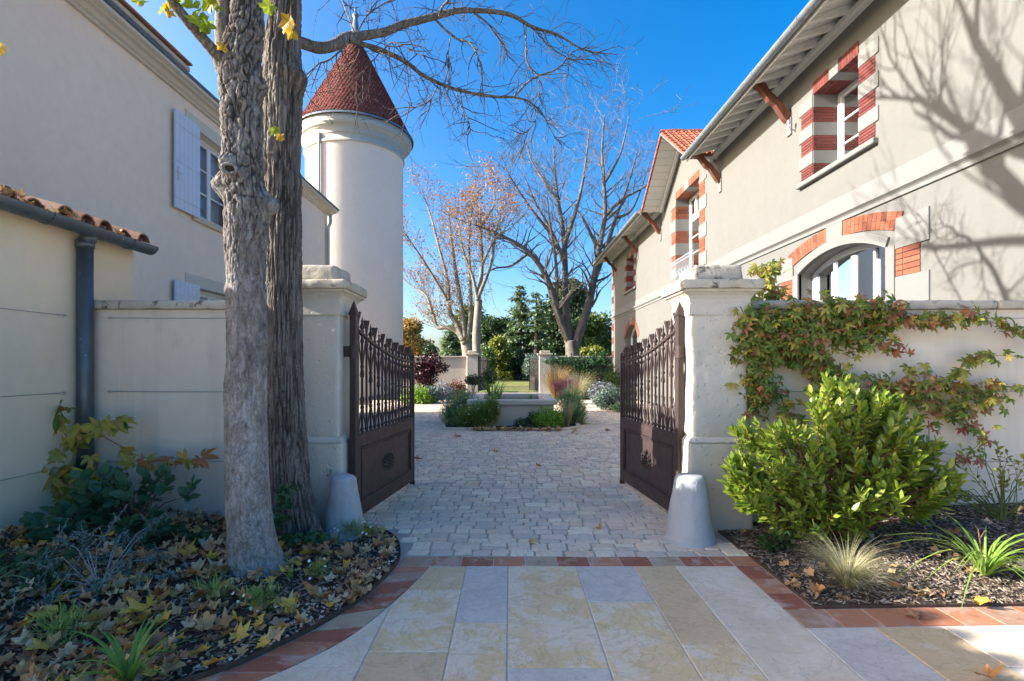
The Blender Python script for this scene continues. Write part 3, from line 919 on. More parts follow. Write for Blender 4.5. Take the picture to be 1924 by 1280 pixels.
# ------------------------------------------------------------------ round tower
TX, TY, TS = -7.12, 23.4, 1.376
def tz(z): return 1.5 + (z - 1.5) * TS
TW = thing('tower', 'round tower with a steep conical red tile roof', 'tower', (TX, TY, 0))
TC = (TX, TY, 0)
def tp(prof): return [(r * TS, tz(z) if z > 0 else 0) for r, z in prof]
def hard(prof):
    out = [prof[0]]
    for p in prof[1:-1]: out += [p, p]
    return out + [prof[-1]]
MB().lathe(tp([(1.57, 0), (1.57, 8.36)]), 96, TC).build('wall', M['stucco_tower'], TW, smooth=True)
prof = [(1.57, 8.34), (1.61, 8.35), (1.625, 8.375), (1.625, 8.40), (1.60, 8.425), (1.58, 8.44), (1.58, 8.60), (1.615, 8.61), (1.615, 8.65), (1.63, 8.70), (1.67, 8.77), (1.73, 8.815), (1.775, 8.83), (1.775, 8.855), (1.80, 8.87), (1.845, 8.92), (1.86, 8.95), (1.86, 9.05), (1.5, 9.06)]
MB().lathe(hard(tp(prof)), 96, TC).build('cornice', M['cornice_stone'], TW, smooth=True)
MB().lathe(hard(tp([(1.84, 9.052), (1.92, 9.045), (1.925, 9.09), (1.89, 9.12), (1.80, 9.16)])), 96, TC).build('zinc_rim', M['zinc'], TW, smooth=True)
ZA, ZB, RA, RBt = tz(9.17), tz(12.33), 1.83 * TS, 0.17 * TS
MB().lathe([(RA - 0.01, ZA - 0.01), (RBt, ZB + 0.02)], 64, TC).build('roof_boarding', M['tile_tower'], TW, smooth=True)
# tiles as joined geometry: each is only a few pixels wide
V, Fq = [], []
nr = 66
for r_ in range(nr):
    zc, rc = ZA + (ZB - ZA) * r_ / nr, RA + (RBt - RA) * r_ / nr
    t2 = (r_ + 1.25) / nr
    zc2, rc2 = ZA + (ZB - ZA) * t2, RA + (RBt - RA) * t2
    n = max(10, int(2 * math.pi * rc / 0.15))
    for i in range(n):
        g0 = 2 * math.pi * (i + 0.5 * (r_ % 2) + 0.04) / n; g1 = 2 * math.pi * (i + 0.5 * (r_ % 2) + 0.96) / n; gm = (g0 + g1) / 2
        j = 0.018 + random.random() * 0.02
        b = len(V)
        for (rr, zz, g) in ((rc + j, zc + 0.016, g0), (rc + j, zc - 0.010, gm), (rc + j, zc + 0.016, g1), (rc2 + 0.005, zc2, g1), (rc2 + 0.005, zc2, g0), (rc - 0.006, zc + 0.016, g0), (rc - 0.006, zc - 0.012, gm), (rc - 0.006, zc + 0.016, g1)):
            V.append((TX + rr * math.cos(g), TY + rr * math.sin(g), zz))
        Fq += [(b, b + 1, b + 2, b + 3, b + 4), (b + 5, b + 6, b + 1, b), (b + 6, b + 7, b + 2, b + 1)]
tag(MB().add(V, Fq).build('roof_tile', M['tile_tower'], TW), kind='stuff')
MB().lathe(hard(tp([(0.2, 12.28), (0.2, 12.36), (0.15, 12.5), (0.10, 12.9), (0.06, 13.15), (0.10, 13.2), (0.10, 13.25), (0.04, 13.32), (0.03, 13.5), (0.0, 13.6)])), 20, TC).build('finial', M['zinc'], TW, smooth=True)
ag = math.atan2(-TY, -TX) - 0.72
px_, py_ = TX + 2.24 * math.cos(ag), TY + 2.24 * math.sin(ag)
MB().tube([(px_, py_, 0), (px_, py_, tz(8.62))], 0.06, 10).build('downpipe', M['cornice_stone'], TW, smooth=True)

# ------------------------------------------------------------------ garage on the left with canal tiles
GA = thing('garage', 'low ochre rendered outbuilding with canal tile eave', 'garage', (-3.93, 2.0, 0))
gx, gye = -3.93, 5.29
mb = MB()
mb.add([(gx, 1.3, 0), (gx, 4.70, 0), (gx, 4.70, 2.70), (gx, 1.3, 2.70)], [(0, 1, 2, 3)], 0)
mb.add([(gx, 4.70, 0), (gx, gye, 0), (gx, gye, 2.70), (gx, 4.70, 2.70)], [(0, 1, 2, 3)], 1)
mb.add([(gx, gye, 0), (-5.49, gye, 0), (-5.49, gye, 3.15), (gx, gye, 2.70)], [(0, 1, 2, 3)], 1)
mb.add([(gx, 1.3, 0), (-5.49, 1.3, 0), (-5.49, 1.3, 3.15), (gx, 1.3, 2.70)], [(3, 2, 1, 0)], 0)
mb.add([(-5.49, 1.3, 0), (-5.49, gye, 0), (-5.49, gye, 3.15), (-5.49, 1.3, 3.15)], [(0, 1, 2, 3)], 0)
mb.build('wall', [M['stucco_garage'], M['stucco_garage_old']], GA)
gs = 0.30
MB().prism([(-3.84, 2.685), (-3.84, 2.70), (-5.49, 2.70 + 1.65 * gs), (-5.49, 2.685 + 1.65 * gs)], 'y', 1.25, gye + 0.04).build('roof_deck', M['tile_canal'], GA)
def canal(up=True, l=0.46, w0=0.085, w1=0.07):
    v = []; n = 8
    for (x, w) in ((0.0, w0), (-l, w1)):
        for t in (1.0, 0.84):
            for i in range(n + 1):
                g = math.pi * i / n
                v.append((x, w * t * math.cos(g), (1 if up else -1) * w * t * math.sin(g) + (0.0 if up else w0) - gs * x))
    k = n + 1
    f = []
    for i in range(n):
        f += [(i, i + 1, 2 * k + i + 1, 2 * k + i), (k + i + 1, k + i, 3 * k + i, 3 * k + i + 1), (i + 1, i, k + i, k + i + 1)]
    return mkmesh('canal_tile', v, f, M['tile_canal'])
cu, cd = canal(True), canal(False)
nrow = int((gye - 1.3) / 0.235)
stuffV = MB()
def addcopy(mbx, me, loc):
    mbx.add([(p.co.x + loc[0], p.co.y + loc[1], p.co.z + loc[2]) for p in me.vertices], [tuple(q.vertices) for q in me.polygons])
for i in range(nrow):
    y = gye - 0.06 - 0.235 * i
    for r_ in range(4):
        x = -3.79 - r_ * 0.40
        z = 2.715 - gs * (x + 3.79)
        jz, jy = random.uniform(-0.008, 0.012), random.uniform(-0.012, 0.012)
        if i < 15:
            put('canal_tile', cu, GA, Vector((x + random.uniform(-0.02, 0.03), y + jy, z + 0.045 + jz)) - woff(GA), (0, 0, random.uniform(-0.04, 0.04)))
            put('canal_tile', cd, GA, Vector((x + 0.02, y - 0.118, z - 0.01)) - woff(GA))
        else:
            addcopy(stuffV, cu, (x, y, z + 0.045)); addcopy(stuffV, cd, (x, y - 0.118, z - 0.01))
tag(stuffV.build('canal_tile', M['tile_canal'], GA), kind='stuff')
mb = MB(); gutter(mb, 1.25, gye + 0.03, -3.775, 2.735, 0.085)
mb.box(-3.86, -3.69, gye + 0.024, gye + 0.03, 2.70, 2.735)
mb.build('gutter', M['zinc_dark'], GA)
for y in (2.1, 3.6, 4.12, 5.0):
    m2 = MB(); gutter(m2, y - 0.012, y + 0.012, -3.775, 2.735, 0.092); m2.build('gutter_strap', M['zinc_dark'], GA)
mb = MB()
mb.tube([(-3.86, 4.60, 0.05), (-3.86, 4.60, 2.58)], 0.062, 20)
mb.tube([(-3.86, 4.60, 2.56), (-3.86, 4.60, 2.62)], 0.072, 20)
mb.tube([(-3.86, 4.60, 2.60), (-3.79, 4.60, 2.70)], 0.062, 20)
mb.build('downpipe', M['zinc_dark'], GA, smooth=True)
# ------------------------------------------------------------------ gate pillars
def pillar(cx, yf, yb, hw, label, worn, sd):
    T = thing('gate_pillar', label, 'gate pillar', (cx, (yf + yb) / 2, 0))
    pr = lambda P, Fc, nm: put(nm, mkmesh(nm, P - np.array(woff(T)), Fc, M['pillar_stone'], True), T)
    P, Fc = subbox(cx - hw - 0.035, cx + hw + 0.035, yf - 0.035, yb + 0.035, -0.02, 0.80, 0.03, 0.008 * worn, 3.0, sd)
    pr(P, Fc, 'plinth')
    mb = MB()
    v = []
    for (e, z) in ((0.037, 0.80), (0.0, 0.845)):
        v += [(cx - hw - e, yf - e, z), (cx + hw + e, yf - e, z), (cx + hw + e, yb + e, z), (cx - hw - e, yb + e, z)]
    mb.add(v, [(0, 1, 5, 4), (1, 2, 6, 5), (2, 3, 7, 6), (3, 0, 4, 7)])
    mb.build('plinth_bevel', M['pillar_stone'], T)
    P, Fc = subbox(cx - hw, cx + hw, yf, yb, 0.81, 2.02, 0.025, 0.012 * worn, 3.4, sd + 3)
    pr(P, Fc, 'shaft')
    prof = [(0.0, 2.015), (0.012, 1.95), (0.012, 2.035), (0.008, 2.05), (0.012, 2.09), (0.03, 2.125), (0.06, 2.15), (0.075, 2.155), (0.075, 2.175)]
    mb = MB(); v = []
    for e, z in prof:
        v += [(cx - hw - e, yf - e, z), (cx + hw + e, yf - e, z), (cx + hw + e, yb + e, z), (cx - hw - e, yb + e, z)]
    f = [(i * 4 + k, i * 4 + (k + 1) % 4, i * 4 + 4 + (k + 1) % 4, i * 4 + 4 + k) for i in range(len(prof) - 1) for k in range(4)]
    mb.add(v, f).build('necking', M['pillar_stone'], T)
    P, Fc = subbox(cx - hw - 0.1, cx + hw + 0.1, yf - 0.1, yb + 0.1, 2.175, 2.26, 0.02, 0.006, 6, sd + 7)
    put('cap_slab', mkmesh('cap_slab', P - np.array(woff(T)), Fc, M['coping'], True), T)
    mb = MB(); bot = MB().add([(cx - hw - 0.1, yf - 0.1, 2.176), (cx + hw + 0.1, yf - 0.1, 2.176), (cx + hw + 0.1, yb + 0.1, 2.176), (cx - hw - 0.1, yb + 0.1, 2.176)], [(3, 2, 1, 0)])
    bot.build('cap_soffit', M['pillar_stone'], T)
    P, Fc = subbox(cx - hw + 0.035, cx + hw - 0.035, yf + 0.02, yb - 0.01, 2.255, 2.41, 0.025, 0.007, 5, sd + 9, taper=0.05)
    put('cap_block', mkmesh('cap_block', P - np.array(woff(T)), Fc, M['coping'], True), T)
    return T
pillar(-1.80, 4.57, 5.06, 0.26, 'left of the two stone gate pillars, half hidden behind the tree trunks', 0.6, 3)
pillar(1.905, 4.57, 5.06, 0.26, 'worn stone gate pillar beside the creeper covered wall', 1.0, 21)

# ------------------------------------------------------------------ garden walls with coping stones
def garden_wall(label, x0, x1, yf, th, h, parts, mat='stucco_wall'):
    T = thing('garden_wall', label, 'wall', ((x0 + x1) / 2, yf, 0))
    MB().box(x0, x1, yf, yf + th, -0.05, h).build('wall_face', M[mat], T)
    x = x0; k = 0
    while x < x1 - 0.05:
        L = min(parts * random.uniform(0.85, 1.15), x1 - x)
        P, Fc = subbox(x + 0.003, x + L - 0.003, yf - 0.045, yf + th + 0.045, h, h + 0.085, 0.03, 0.008, 7, 40 + k)
        put('coping_stone', mkmesh('coping_stone', P - np.array(woff(T)), Fc, M['coping'], True), T)
        MB().add([(x, yf - 0.04, h + 0.002), (x + L, yf - 0.04, h + 0.002), (x + L, yf, h + 0.002), (x, yf, h + 0.002)], [(3, 2, 1, 0)]).build('coping_soffit', M['coping'], T)
        x += L; k += 1
    return T
LWALL = garden_wall('rendered garden wall under a mossy coping between downpipe and tree trunks', -3.928, -2.06, 4.70, 0.34, 2.01, 1.2)
RWALL = garden_wall('rendered garden wall overgrown with red and green creeper', 2.165, 5.5, 4.70, 0.34, 2.01, 1.2)
def wire(label, pts, r=0.0022):
    T = thing('trellis_wire', label, 'wire', pts[0])
    MB().tube(pts, r, 5).build('strand', M['wire'], T)
    for p, q in ((pts[0], pts[1]), (pts[-1], pts[-2])):
        d = (Vector(q) - Vector(p)).normalized()
        ring = [Vector(p) + d * 0.025 + (d * math.cos(g) + Vector((0, 0, 1)) * math.sin(g)) * 0.012 for g in np.linspace(0, 2 * math.pi, 9)]
        mb = MB().tube(ring, 0.003, 5)
        mb.tube([Vector(p) + d * 0.04, Vector(p) + d * 0.09], 0.005, 6)
        mb.build('eye_bolt', M['galv'], T)
for z, nm in ((1.93, 'topmost'), (1.25, 'middle'), (0.605, 'lowest')):
    wire(nm + ' thin wire strained along the ochre outbuilding wall', [(-3.905, 1.4, z + 0.02), (-3.905, 2.5, z + 0.005), (-3.905, 4.46, z)])
    wire(nm + ' thin wire strained across the wall left of the trunks', [(-3.72, 4.675, z), (-2.9, 4.675, z - 0.004), (-2.07, 4.675, z)])
    wire(nm + ' thin wire strained behind the creeper on the wall', [(2.2, 4.675, z), (3.6, 4.675, z - 0.006), (5.45, 4.675, z)])

# ------------------------------------------------------------------ bollards
def bollard(x, y, r0, r1, h, label, sd):
    T = tag(bpy.data.objects.new('bollard', None), None)
    prof = [(r0 * 1.0, -0.03), (r0, 0.02)]
    n = 26
    for i in range(n + 1):
        t = i / n
        prof.append((r0 + (r1 - r0) * t, 0.02 + (h - 0.07) * t))
    for i in range(1, 9):
        g = math.pi / 2 * i / 8
        prof.append((r1 - 0.05 + 0.05 * math.cos(g), h - 0.05 + 0.05 * math.sin(g)))
    prof += [(r1 * 0.5, h + 0.004), (0.001, h + 0.006)]
    mb = MB().lathe(prof, 56)
    P = np.array(mb.v)
    nn = fbm(P * 5 + sd, 4, sd)
    d = P.copy(); d[:, 2] = 0; l = np.linalg.norm(d, axis=1, keepdims=True) + 1e-6
    P = P + d / l * (nn[:, None] * 0.008) * (l > 0.02)
    bpy.data.objects.remove(T)
    me = mkmesh('bollard', P, mb.f, M['bollard'], True)
    o = put('bollard', me, None, (x, y, 0))
    return tag(o, label, 'bollard', 'stone guard bollards at the gate pillars')
bollard(-1.44, 4.40, 0.18, 0.105, 0.535, 'shorter stone guard bollard between tree root and left gate leaf', 4)
bollard(1.54, 4.31, 0.205, 0.125, 0.56, 'tall blue grey stone guard bollard on the cobbles before the right gate leaf', 9)

# ------------------------------------------------------------------ iron gate leaves
GWD = 1.64
def ztop(x):                                   # sagging top rail, high at the hinge
    t = x / GWD
    return 1.52 + 0.32 * (1 - t) ** 1.9
def make_gate(label, loc, ang):
    T = thing('iron_gate', label, 'gate', loc, ang, 'open leaves of the entrance gate')
    I = M['iron']
    def part(mb, name, par=T, smooth=False): return mb.build(name, I, par, smooth, local=True)
    h = 0.03
    mb = MB().cbox(-h, h, -h, h, 0.02, 1.95, 0.004)
    mb.add([(-h, -h, 1.95), (h, -h, 1.95), (h, h, 1.95), (-h, h, 1.95), (-h * 1.25, -h * 1.25, 1.97), (h * 1.25, -h * 1.25, 1.97), (h * 1.25, h * 1.25, 1.97), (-h * 1.25, h * 1.25, 1.97), (0, 0, 2.10)],
           [(0, 1, 5, 4), (1, 2, 6, 5), (2, 3, 7, 6), (3, 0, 4, 7), (4, 5, 8), (5, 6, 8), (6, 7, 8), (7, 4, 8)])
    part(mb, 'hinge_post')
    mb = MB().cbox(GWD - 0.04, GWD, -0.022, 0.022, 0.03, 1.62, 0.004)
    mb.add([(GWD - 0.04, -0.022, 1.62), (GWD, -0.022, 1.62), (GWD, 0.022, 1.62), (GWD - 0.04, 0.022, 1.62), (GWD - 0.02, 0, 1.66)], [(0, 1, 4), (1, 2, 4), (2, 3, 4), (3, 0, 4)])
    mb.cbox(GWD - 0.045, GWD + 0.005, -0.027, 0.027, 0.0, 0.05, 0.004)
    part(mb, 'meeting_stile')
    x0, x1 = h + 0.001, GWD - 0.041
    part(MB().cbox(x0, x1, -0.02, 0.02, 0.06, 0.185, 0.003), 'bottom_rail')
    part(MB().cbox(x0, x1, -0.02, 0.02, 0.715, 0.83, 0.003), 'lock_rail')
    for a, b in ((x0, x0 + 0.085), (x1 - 0.085, x1)):
        part(MB().cbox(a, b, -0.019, 0.019, 0.186, 0.714, 0.003), 'panel_stile')
    sx0, sx1 = x0 + 0.086, x1 - 0.086
    part(MB().box(sx0, sx1, -0.005, 0.005, 0.187, 0.713), 'sheet_panel')
    for s in (-1, 1):
        for w, d0, d1 in ((0.0, 0.006, 0.026), (0.022, 0.006, 0.016)):
            mb = MB()
            a0, a1_, b0, b1 = sx0 + w, sx1 - w, 0.19 + w, 0.71 - w
            ww = 0.016
            def bb(p, q, u, v): mb.cbox(p, q, *sorted((s * d0, s * d1)), u, v, 0.003)
            bb(a0, a1_, b0, b0 + ww); bb(a0, a1_, b1 - ww, b1); bb(a0, a0 + ww, b0 + ww, b1 - ww); bb(a1_ - ww, a1_, b0 + ww, b1 - ww)
            part(mb, 'panel_moulding')
        # oval pierced rosette of curling leaves
        mb = MB(); cx, cz = (sx0 + sx1) / 2, 0.45
        yy = s * 0.012
        for k in range(2):
            nn = 8 if k else 12
            for i in range(nn):
                g = 2 * math.pi * i / nn + 0.2 * k
                rx, rz_0 = (0.13, 0.072) if not k else (0.07, 0.04)
                c = Vector((cx + rx * math.cos(g), yy, cz + rz_0 * math.sin(g)))
                pts = [c + Vector((math.cos(t + g) * 0.026, s * 0.006 * math.sin(t), math.sin(t + g) * 0.019)) for t in np.linspace(0, 4.6, 9)]
                mb.tube(pts, [0.004 + 0.0045 * math.sin(math.pi * j / 8) for j in range(9)], 5)
        mb.tube([Vector((cx, yy, cz)) + Vector((0.028 * math.cos(t), 0, 0.018 * math.sin(t))) for t in np.linspace(0, 2 * math.pi, 13)], 0.007, 5)
        mb.tube([Vector((cx, yy, cz - 0.02)), Vector((cx, yy + s * 0.008, cz)), Vector((cx, yy, cz + 0.02))], [0.006, 0.014, 0.006], 6)
        for g in np.linspace(0, 2 * math.pi, 7)[:-1]:
            mb.tube([Vector((cx + 0.03 * math.cos(g), yy, cz + 0.018 * math.sin(g))), Vector((cx + 0.12 * math.cos(g + 0.25), yy, cz + 0.066 * math.sin(g + 0.25)))], [0.006, 0.004], 5)
        tag(part(mb, 'rosette'), 'oval rosette of curling leaves')
    # curved top rail
    n = 24
    prof = []
    for i in range(n + 1):
        x = x0 + (x1 - x0) * i / n
        prof.append((x, ztop(x)))
    mb = MB().prism(prof + [(a, b + 0.026) for a, b in prof[::-1]], 'y', -0.018, 0.018)
    part(mb, 'top_rail')
    part(MB().cbox(x0, x1, -0.014, 0.014, 0.8305, 0.845, 0.003), 'lower_bar')
    nb = 16
    sp = (x1 - x0) / nb
    so_ = 1.08 * sp
    for i in range(nb):
        x = x0 + sp * (i + 0.5)
        zt = ztop(x)
        odd = i % 2
        mb = MB()
        mb.cbox(x - 0.0095, x + 0.0095, -0.0095, 0.0095, 0.846, zt - 0.001, 0.002)
        b = part(mb, 'bar')
        # foot and head bosses
        for zc in (0.875, zt - 0.05):
            mb = MB().lathe([(0.009, -0.03), (0.019, -0.015), (0.021, 0.0), (0.016, 0.015), (0.009, 0.028)], 8, (x, 0, zc))
            part(mb, 'boss', b, True)
        mb = MB()
        z0 = zt + 0.026
        if odd:
            mb.lathe([(0.010, 0), (0.020, 0.012), (0.012, 0.03), (0.022, 0.05), (0.026, 0.062), (0.014, 0.085), (0.009, 0.10), (0.014, 0.112), (0.009, 0.124), (0.0, 0.17)], 10, (x, 0, z0))
        else:
            mb.lathe([(0.010, 0), (0.016, 0.012), (0.010, 0.03), (0.013, 0.06), (0.020, 0.10), (0.031, 0.15), (0.034, 0.158), (0.02, 0.15), (0.0, 0.145)], 10, (x, 0, z0))
            for sx in (-1, 1):
                mb.tube([(x + sx * 0.008, 0, z0 + 0.035), (x + sx * 0.028, 0, z0 + 0.085), (x + sx * 0.042, 0, z0 + 0.14), (x + sx * 0.036, 0, z0 + 0.165), (x + sx * 0.026, 0, z0 + 0.15)], [0.004, 0.006, 0.006, 0.005, 0.004], 5)
        part(mb, 'finial', b, True)
        if odd:
            mb = MB()
            L = 0.30
            for sx in (-1, 1):
                mb.tube([(x + sx * so_ * 0.80, 0, zt - 0.01), (x + sx * so_ * 0.66, 0, zt - 0.08), (x + sx * so_ * 0.38, 0, zt - 0.19), (x + sx * 0.013, 0, zt - L)], [0.007, 0.008, 0.008, 0.007], 5)
                mb.tube([(x + sx * 0.013, 0, zt - L), (x + sx * 0.034, 0, zt - L - 0.06), (x + sx * 0.042, 0, zt - L - 0.085), (x + sx * 0.03, 0, zt - L - 0.10)], [0.006, 0.006, 0.005, 0.004], 5)
                mb.tube([(x + sx * so_ * 0.80, 0, zt - 0.01), (x + sx * so_ * 0.9, 0, zt - 0.035), (x + sx * so_ * 0.78, 0, zt - 0.05), (x + sx * so_ * 0.66, 0, zt - 0.036)], 0.006, 5)
            mb.cbox(x - 0.022, x + 0.022, -0.013, 0.013, zt - L - 0.014, zt - L + 0.014, 0.003)
            part(mb, 'lyre', b)
            mb = MB(); L = 0.24; zb = 0.846
            for sx in (-1, 1):
                mb.tube([(x + sx * so_ * 0.80, 0, zb + 0.01), (x + sx * so_ * 0.66, 0, zb + 0.07), (x + sx * so_ * 0.38, 0, zb + 0.15), (x + sx * 0.013, 0, zb + L)], [0.007, 0.008, 0.008, 0.007], 5)
                mb.tube([(x + sx * 0.013, 0, zb + L), (x + sx * 0.034, 0, zb + L + 0.06), (x + sx * 0.042, 0, zb + L + 0.085), (x + sx * 0.03, 0, zb + L + 0.10)], [0.006, 0.006, 0.005, 0.004], 5)
                mb.tube([(x + sx * so_ * 0.80, 0, zb + 0.01), (x + sx * so_ * 0.92, 0, zb + 0.035), (x + sx * so_ * 0.8, 0, zb + 0.05), (x + sx * so_ * 0.66, 0, zb + 0.036)], 0.006, 5)
            mb.cbox(x - 0.022, x + 0.022, -0.013, 0.013, zb + L - 0.014, zb + L + 0.014, 0.003)
            part(mb, 'lyre', b)
    for zc in (1.62, 0.35):
        mb = MB().tube([(0, 0, zc - 0.06), (0, 0, zc + 0.06)], 0.042, 14)
        part(mb, 'hinge_collar', T)
        sd = 1 if loc[0] < 0 else -1
        # strap that ties the collar to the pillar
        m2 = MB().cbox(-0.02, 0.02, 0.03, 0.16, zc - 0.05, zc + 0.05, 0.004) if loc[0] < 0 else MB().cbox(-0.02, 0.02, -0.16, -0.03, zc - 0.05, zc + 0.05, 0.004)
        part(m2, 'hinge_strap', T)
    return T
hl = (-1.445, 4.70, 0.0); fl = (-1.205, 6.32)
hr = (1.60, 4.75, 0.0); fr_ = (1.417, 6.38)
make_gate('left leaf of the ornate brown iron gate, standing open by the round tower', hl, math.atan2(fl[1] - hl[1], fl[0] - hl[0]))
make_gate('right leaf of the ornate brown iron gate, standing open and half in sun', hr, math.atan2(fr_[1] - hr[1], fr_[0] - hr[0]))

# ------------------------------------------------------------------ far garden wall, pillars and open far gate
for (x0, x1, lab) in ((-9.0, -2.27, 'far rendered courtyard wall behind the dark red maple'), (2.24, 5.5, 'far courtyard wall dressed with ivy beside the house corner')):
    T = thing('garden_wall', lab, 'wall', ((x0 + x1) / 2, 27.0, 0))
    MB().box(x0, x1, 27.08, 27.42, 0, 1.86).build('wall_face', M['stucco_wall'], T)
    MB().cbox(x0, x1, 27.0, 27.5, 1.86, 1.95, 0.02).build('coping', M['coping'], T)
for (x0, x1, lab) in ((-2.27, -1.68, 'far left pillar of the courtyard garden gate'), (1.59, 2.24, 'far right pillar of the courtyard garden gate')):
    T = thing('gate_pillar', lab, 'gate pillar', ((x0 + x1) / 2, 27.2, 0))
    MB().cbox(x0, x1, 26.95, 27.5, 0, 2.0, 0.02).build('shaft', M['pillar_stone'], T)
    MB().cbox(x0 - 0.08, x1 + 0.08, 26.87, 27.58, 2.0, 2.09, 0.02).build('cap_slab', M['coping'], T)
    MB().cbox(x0 + 0.05, x1 - 0.05, 27.0, 27.45, 2.09, 2.24, 0.03).build('cap_block', M['coping'], T)
for sx, x, lab in ((1, -1.66, 'far iron gate leaf folded open at the left garden pillar'), (-1, 1.57, 'far iron gate leaf folded open at the right garden pillar')):
    T = thing('iron_gate', lab, 'gate', (x, 27.2, 0))
    ye, xe = 28.5, x + sx * 0.42
    def on(t): return (x + (xe - x) * t, 27.2 + 1.3 * t)
    for t in (0, 1):
        a, b = on(t); MB().box(a - 0.025, a + 0.025, b - 0.025, b + 0.025, 0.02, 2.0).build('stile', M['iron_far'], T)
    for z in (0.1, 0.8, 1.7):
        MB().tube([(*on(0), z), (*on(1), z)], 0.025, 4).build('rail', M['iron_far'], T)
    mb = MB()
    for i in range(1, 12):
        a, b = on(i / 12); mb.tube([(a, b, 0.8), (a, b, 1.9)], 0.011, 4)
    tag(mb.build('bar', M['iron_far'], T), kind='stuff')
    a, b = on(0.03), on(0.97)
    MB().add([(*a, 0.1), (*b, 0.1), (*b, 0.8), (*a, 0.8)], [(0, 1, 2, 3)]).build('sheet_panel', M['iron_far'], T)
# ------------------------------------------------------------------ ground, paving
def groundmat():
    k = NM('earth_and_grass', 0.95, 0.1)
    c = k.mix(k.ramp(k.noise(0.25, 6, 0.6), [(0.4, 0), (0.6, 1)]), (0.10, 0.13, 0.035), (0.16, 0.13, 0.07))
    k.color(c).bump(k.noise(8, 6, 0.7), 0.6, 0.05)
    return k.m
M['ground'] = groundmat()
def lawnmat():
    k = NM('lawn_grass', 0.9, 0.15)
    c = k.mix(k.ramp(k.noise(0.5, 6, 0.65), [(0.42, 0), (0.6, 1)]), (0.16, 0.22, 0.05), (0.30, 0.24, 0.11))
    c = k.mix(k.ramp(k.noise(14, 5, 0.7), [(0.35, 0.5), (0.65, 0)]), c, (0.07, 0.10, 0.02))
    k.color(c).bump(k.noise(60, 5, 0.7), 0.8, 0.03)
    return k.m
M['lawn'] = lawnmat()
def pavemat():
    k = NM('far_cobbles', 0.85, 0.2)
    v = k.sc((5.2, 6.4, 1.0))
    cell = k.voro(1.0, 'F1', v, 'Color', 0.75)
    d = k.voro(1.0, 'DISTANCE_TO_EDGE', v, 'Distance', 0.75)
    c = k.ramp(cell, [(0.1, (0.48, 0.44, 0.38)), (0.4, (0.58, 0.49, 0.37)), (0.6, (0.44, 0.42, 0.40)), (0.85, (0.64, 0.55, 0.43))])
    c = k.mix(k.ramp(d, [(0.03, 0.75), (0.09, 0.0)]), c, (0.20, 0.18, 0.15))
    k.color(c).bump(k.ramp(d, [(0.0, 0), (0.12, 1)]), 0.8, 0.02)
    return k.m
M['far_cobbles'] = pavemat()
def cobblemat():
    k = NM('cobble_stone', 0.82, 0.25)
    r = k.math('FRACT', k.math('ADD', k.obr(), k.island()))
    cols = [(0.598, 0.493, 0.387), (0.725, 0.577, 0.418), (0.686, 0.551, 0.421), (0.747, 0.623, 0.452), (0.55, 0.455, 0.36), (0.712, 0.563, 0.422), (0.641, 0.521, 0.401), (0.769, 0.664, 0.489), (0.652, 0.497, 0.351), (0.609, 0.499, 0.39)]
    c = k.ramp(r, [(i / 10, c) for i, c in enumerate(cols)], 'CONSTANT')
    c = k.mix(k.ramp(k.noise(9, 6, 0.7, 0.5), [(0.45, 0.0), (0.72, 0.6)]), c, (0.58, 0.51, 0.41))
    c = k.mix(k.ramp(k.noise(22, 6, 0.75), [(0.52, 0.0), (0.72, 0.7)]), c, (0.25, 0.22, 0.18))
    k.color(c).rough(k.ramp(k.noise(15, 4), [(0.3, 0.6), (0.7, 0.9)]))
    k.bump(k.noise(16, 5, 0.65), 0.45, 0.012).bump(k.noise(90, 4, 0.7), 0.35, 0.004)
    return k.m
M['cobble'] = cobblemat()
def slabmat(name, base, alt, pale, spots=True, pl=(0.46, 0.54)):
    k = NM(name, 0.72, 0.3)
    v = k.shift(37.0)
    c = k.mix(k.ramp(k.noise(1.6, 5, 0.6, 0.3, vec=v), [(0.3, 0), (0.7, 1)]), base, alt)
    c = k.mix(k.ramp(k.noise(5.0, 9, 0.7, 0.25, vec=v), [(pl[0], 0.0), (pl[1], 0.8)]), c, pale)
    if spots:
        c = k.mix(k.ramp(k.noise(2.2, 7, 0.6, 0.9, vec=k.shift(53.0)), [(0.64, 0.0), (0.72, 0.55)]), c, (0.36, 0.26, 0.12))
        c = k.mix(k.ramp(k.voro(2.6, vec=k.shift(71.0)), [(0.02, 0.6), (0.05, 0.0)]), c, (0.20, 0.14, 0.07))
    c = k.mix(k.ramp(k.noise(40, 5, 0.7), [(0.4, 0.25), (0.6, 0)]), c, tuple(x * 0.75 for x in base))
    vein = k.noise(3.0, 6, 0.62, 1.6, vec=k.shift(19.0))
    c = k.mix(k.ramp(vein, [(0.478, 0.0), (0.5, 0.45), (0.522, 0.0)]), c, tuple(x * 0.62 for x in base))
    pit = k.voro(34, vec=k.shift(5.0)); keep = k.ramp(k.noise(4, 3, vec=k.shift(3.0)), [(0.52, 0.0), (0.6, 1.0)])
    pm = k.math('MULTIPLY', k.ramp(pit, [(0.10, 1.0), (0.2, 0.0)]), keep)
    c = k.mix(k.math('MULTIPLY', pm, 0.55), c, (0.20, 0.155, 0.10))
    k.color(c).rough(k.ramp(k.noise(6, 5), [(0.3, 0.5), (0.7, 0.85)]))
    k.bump(k.noise(7, 6, 0.6, vec=v), 0.25, 0.006).bump(k.noise(110, 4, 0.7), 0.2, 0.002)
    return k.m
M['slab_cream'] = slabmat('cream_limestone_slab', (0.66, 0.475, 0.25), (0.70, 0.53, 0.30), (0.73, 0.625, 0.49))
M['slab_pale'] = slabmat('pale_limestone_slab', (0.66, 0.54, 0.39), (0.62, 0.50, 0.36), (0.73, 0.635, 0.51), pl=(0.46, 0.62))
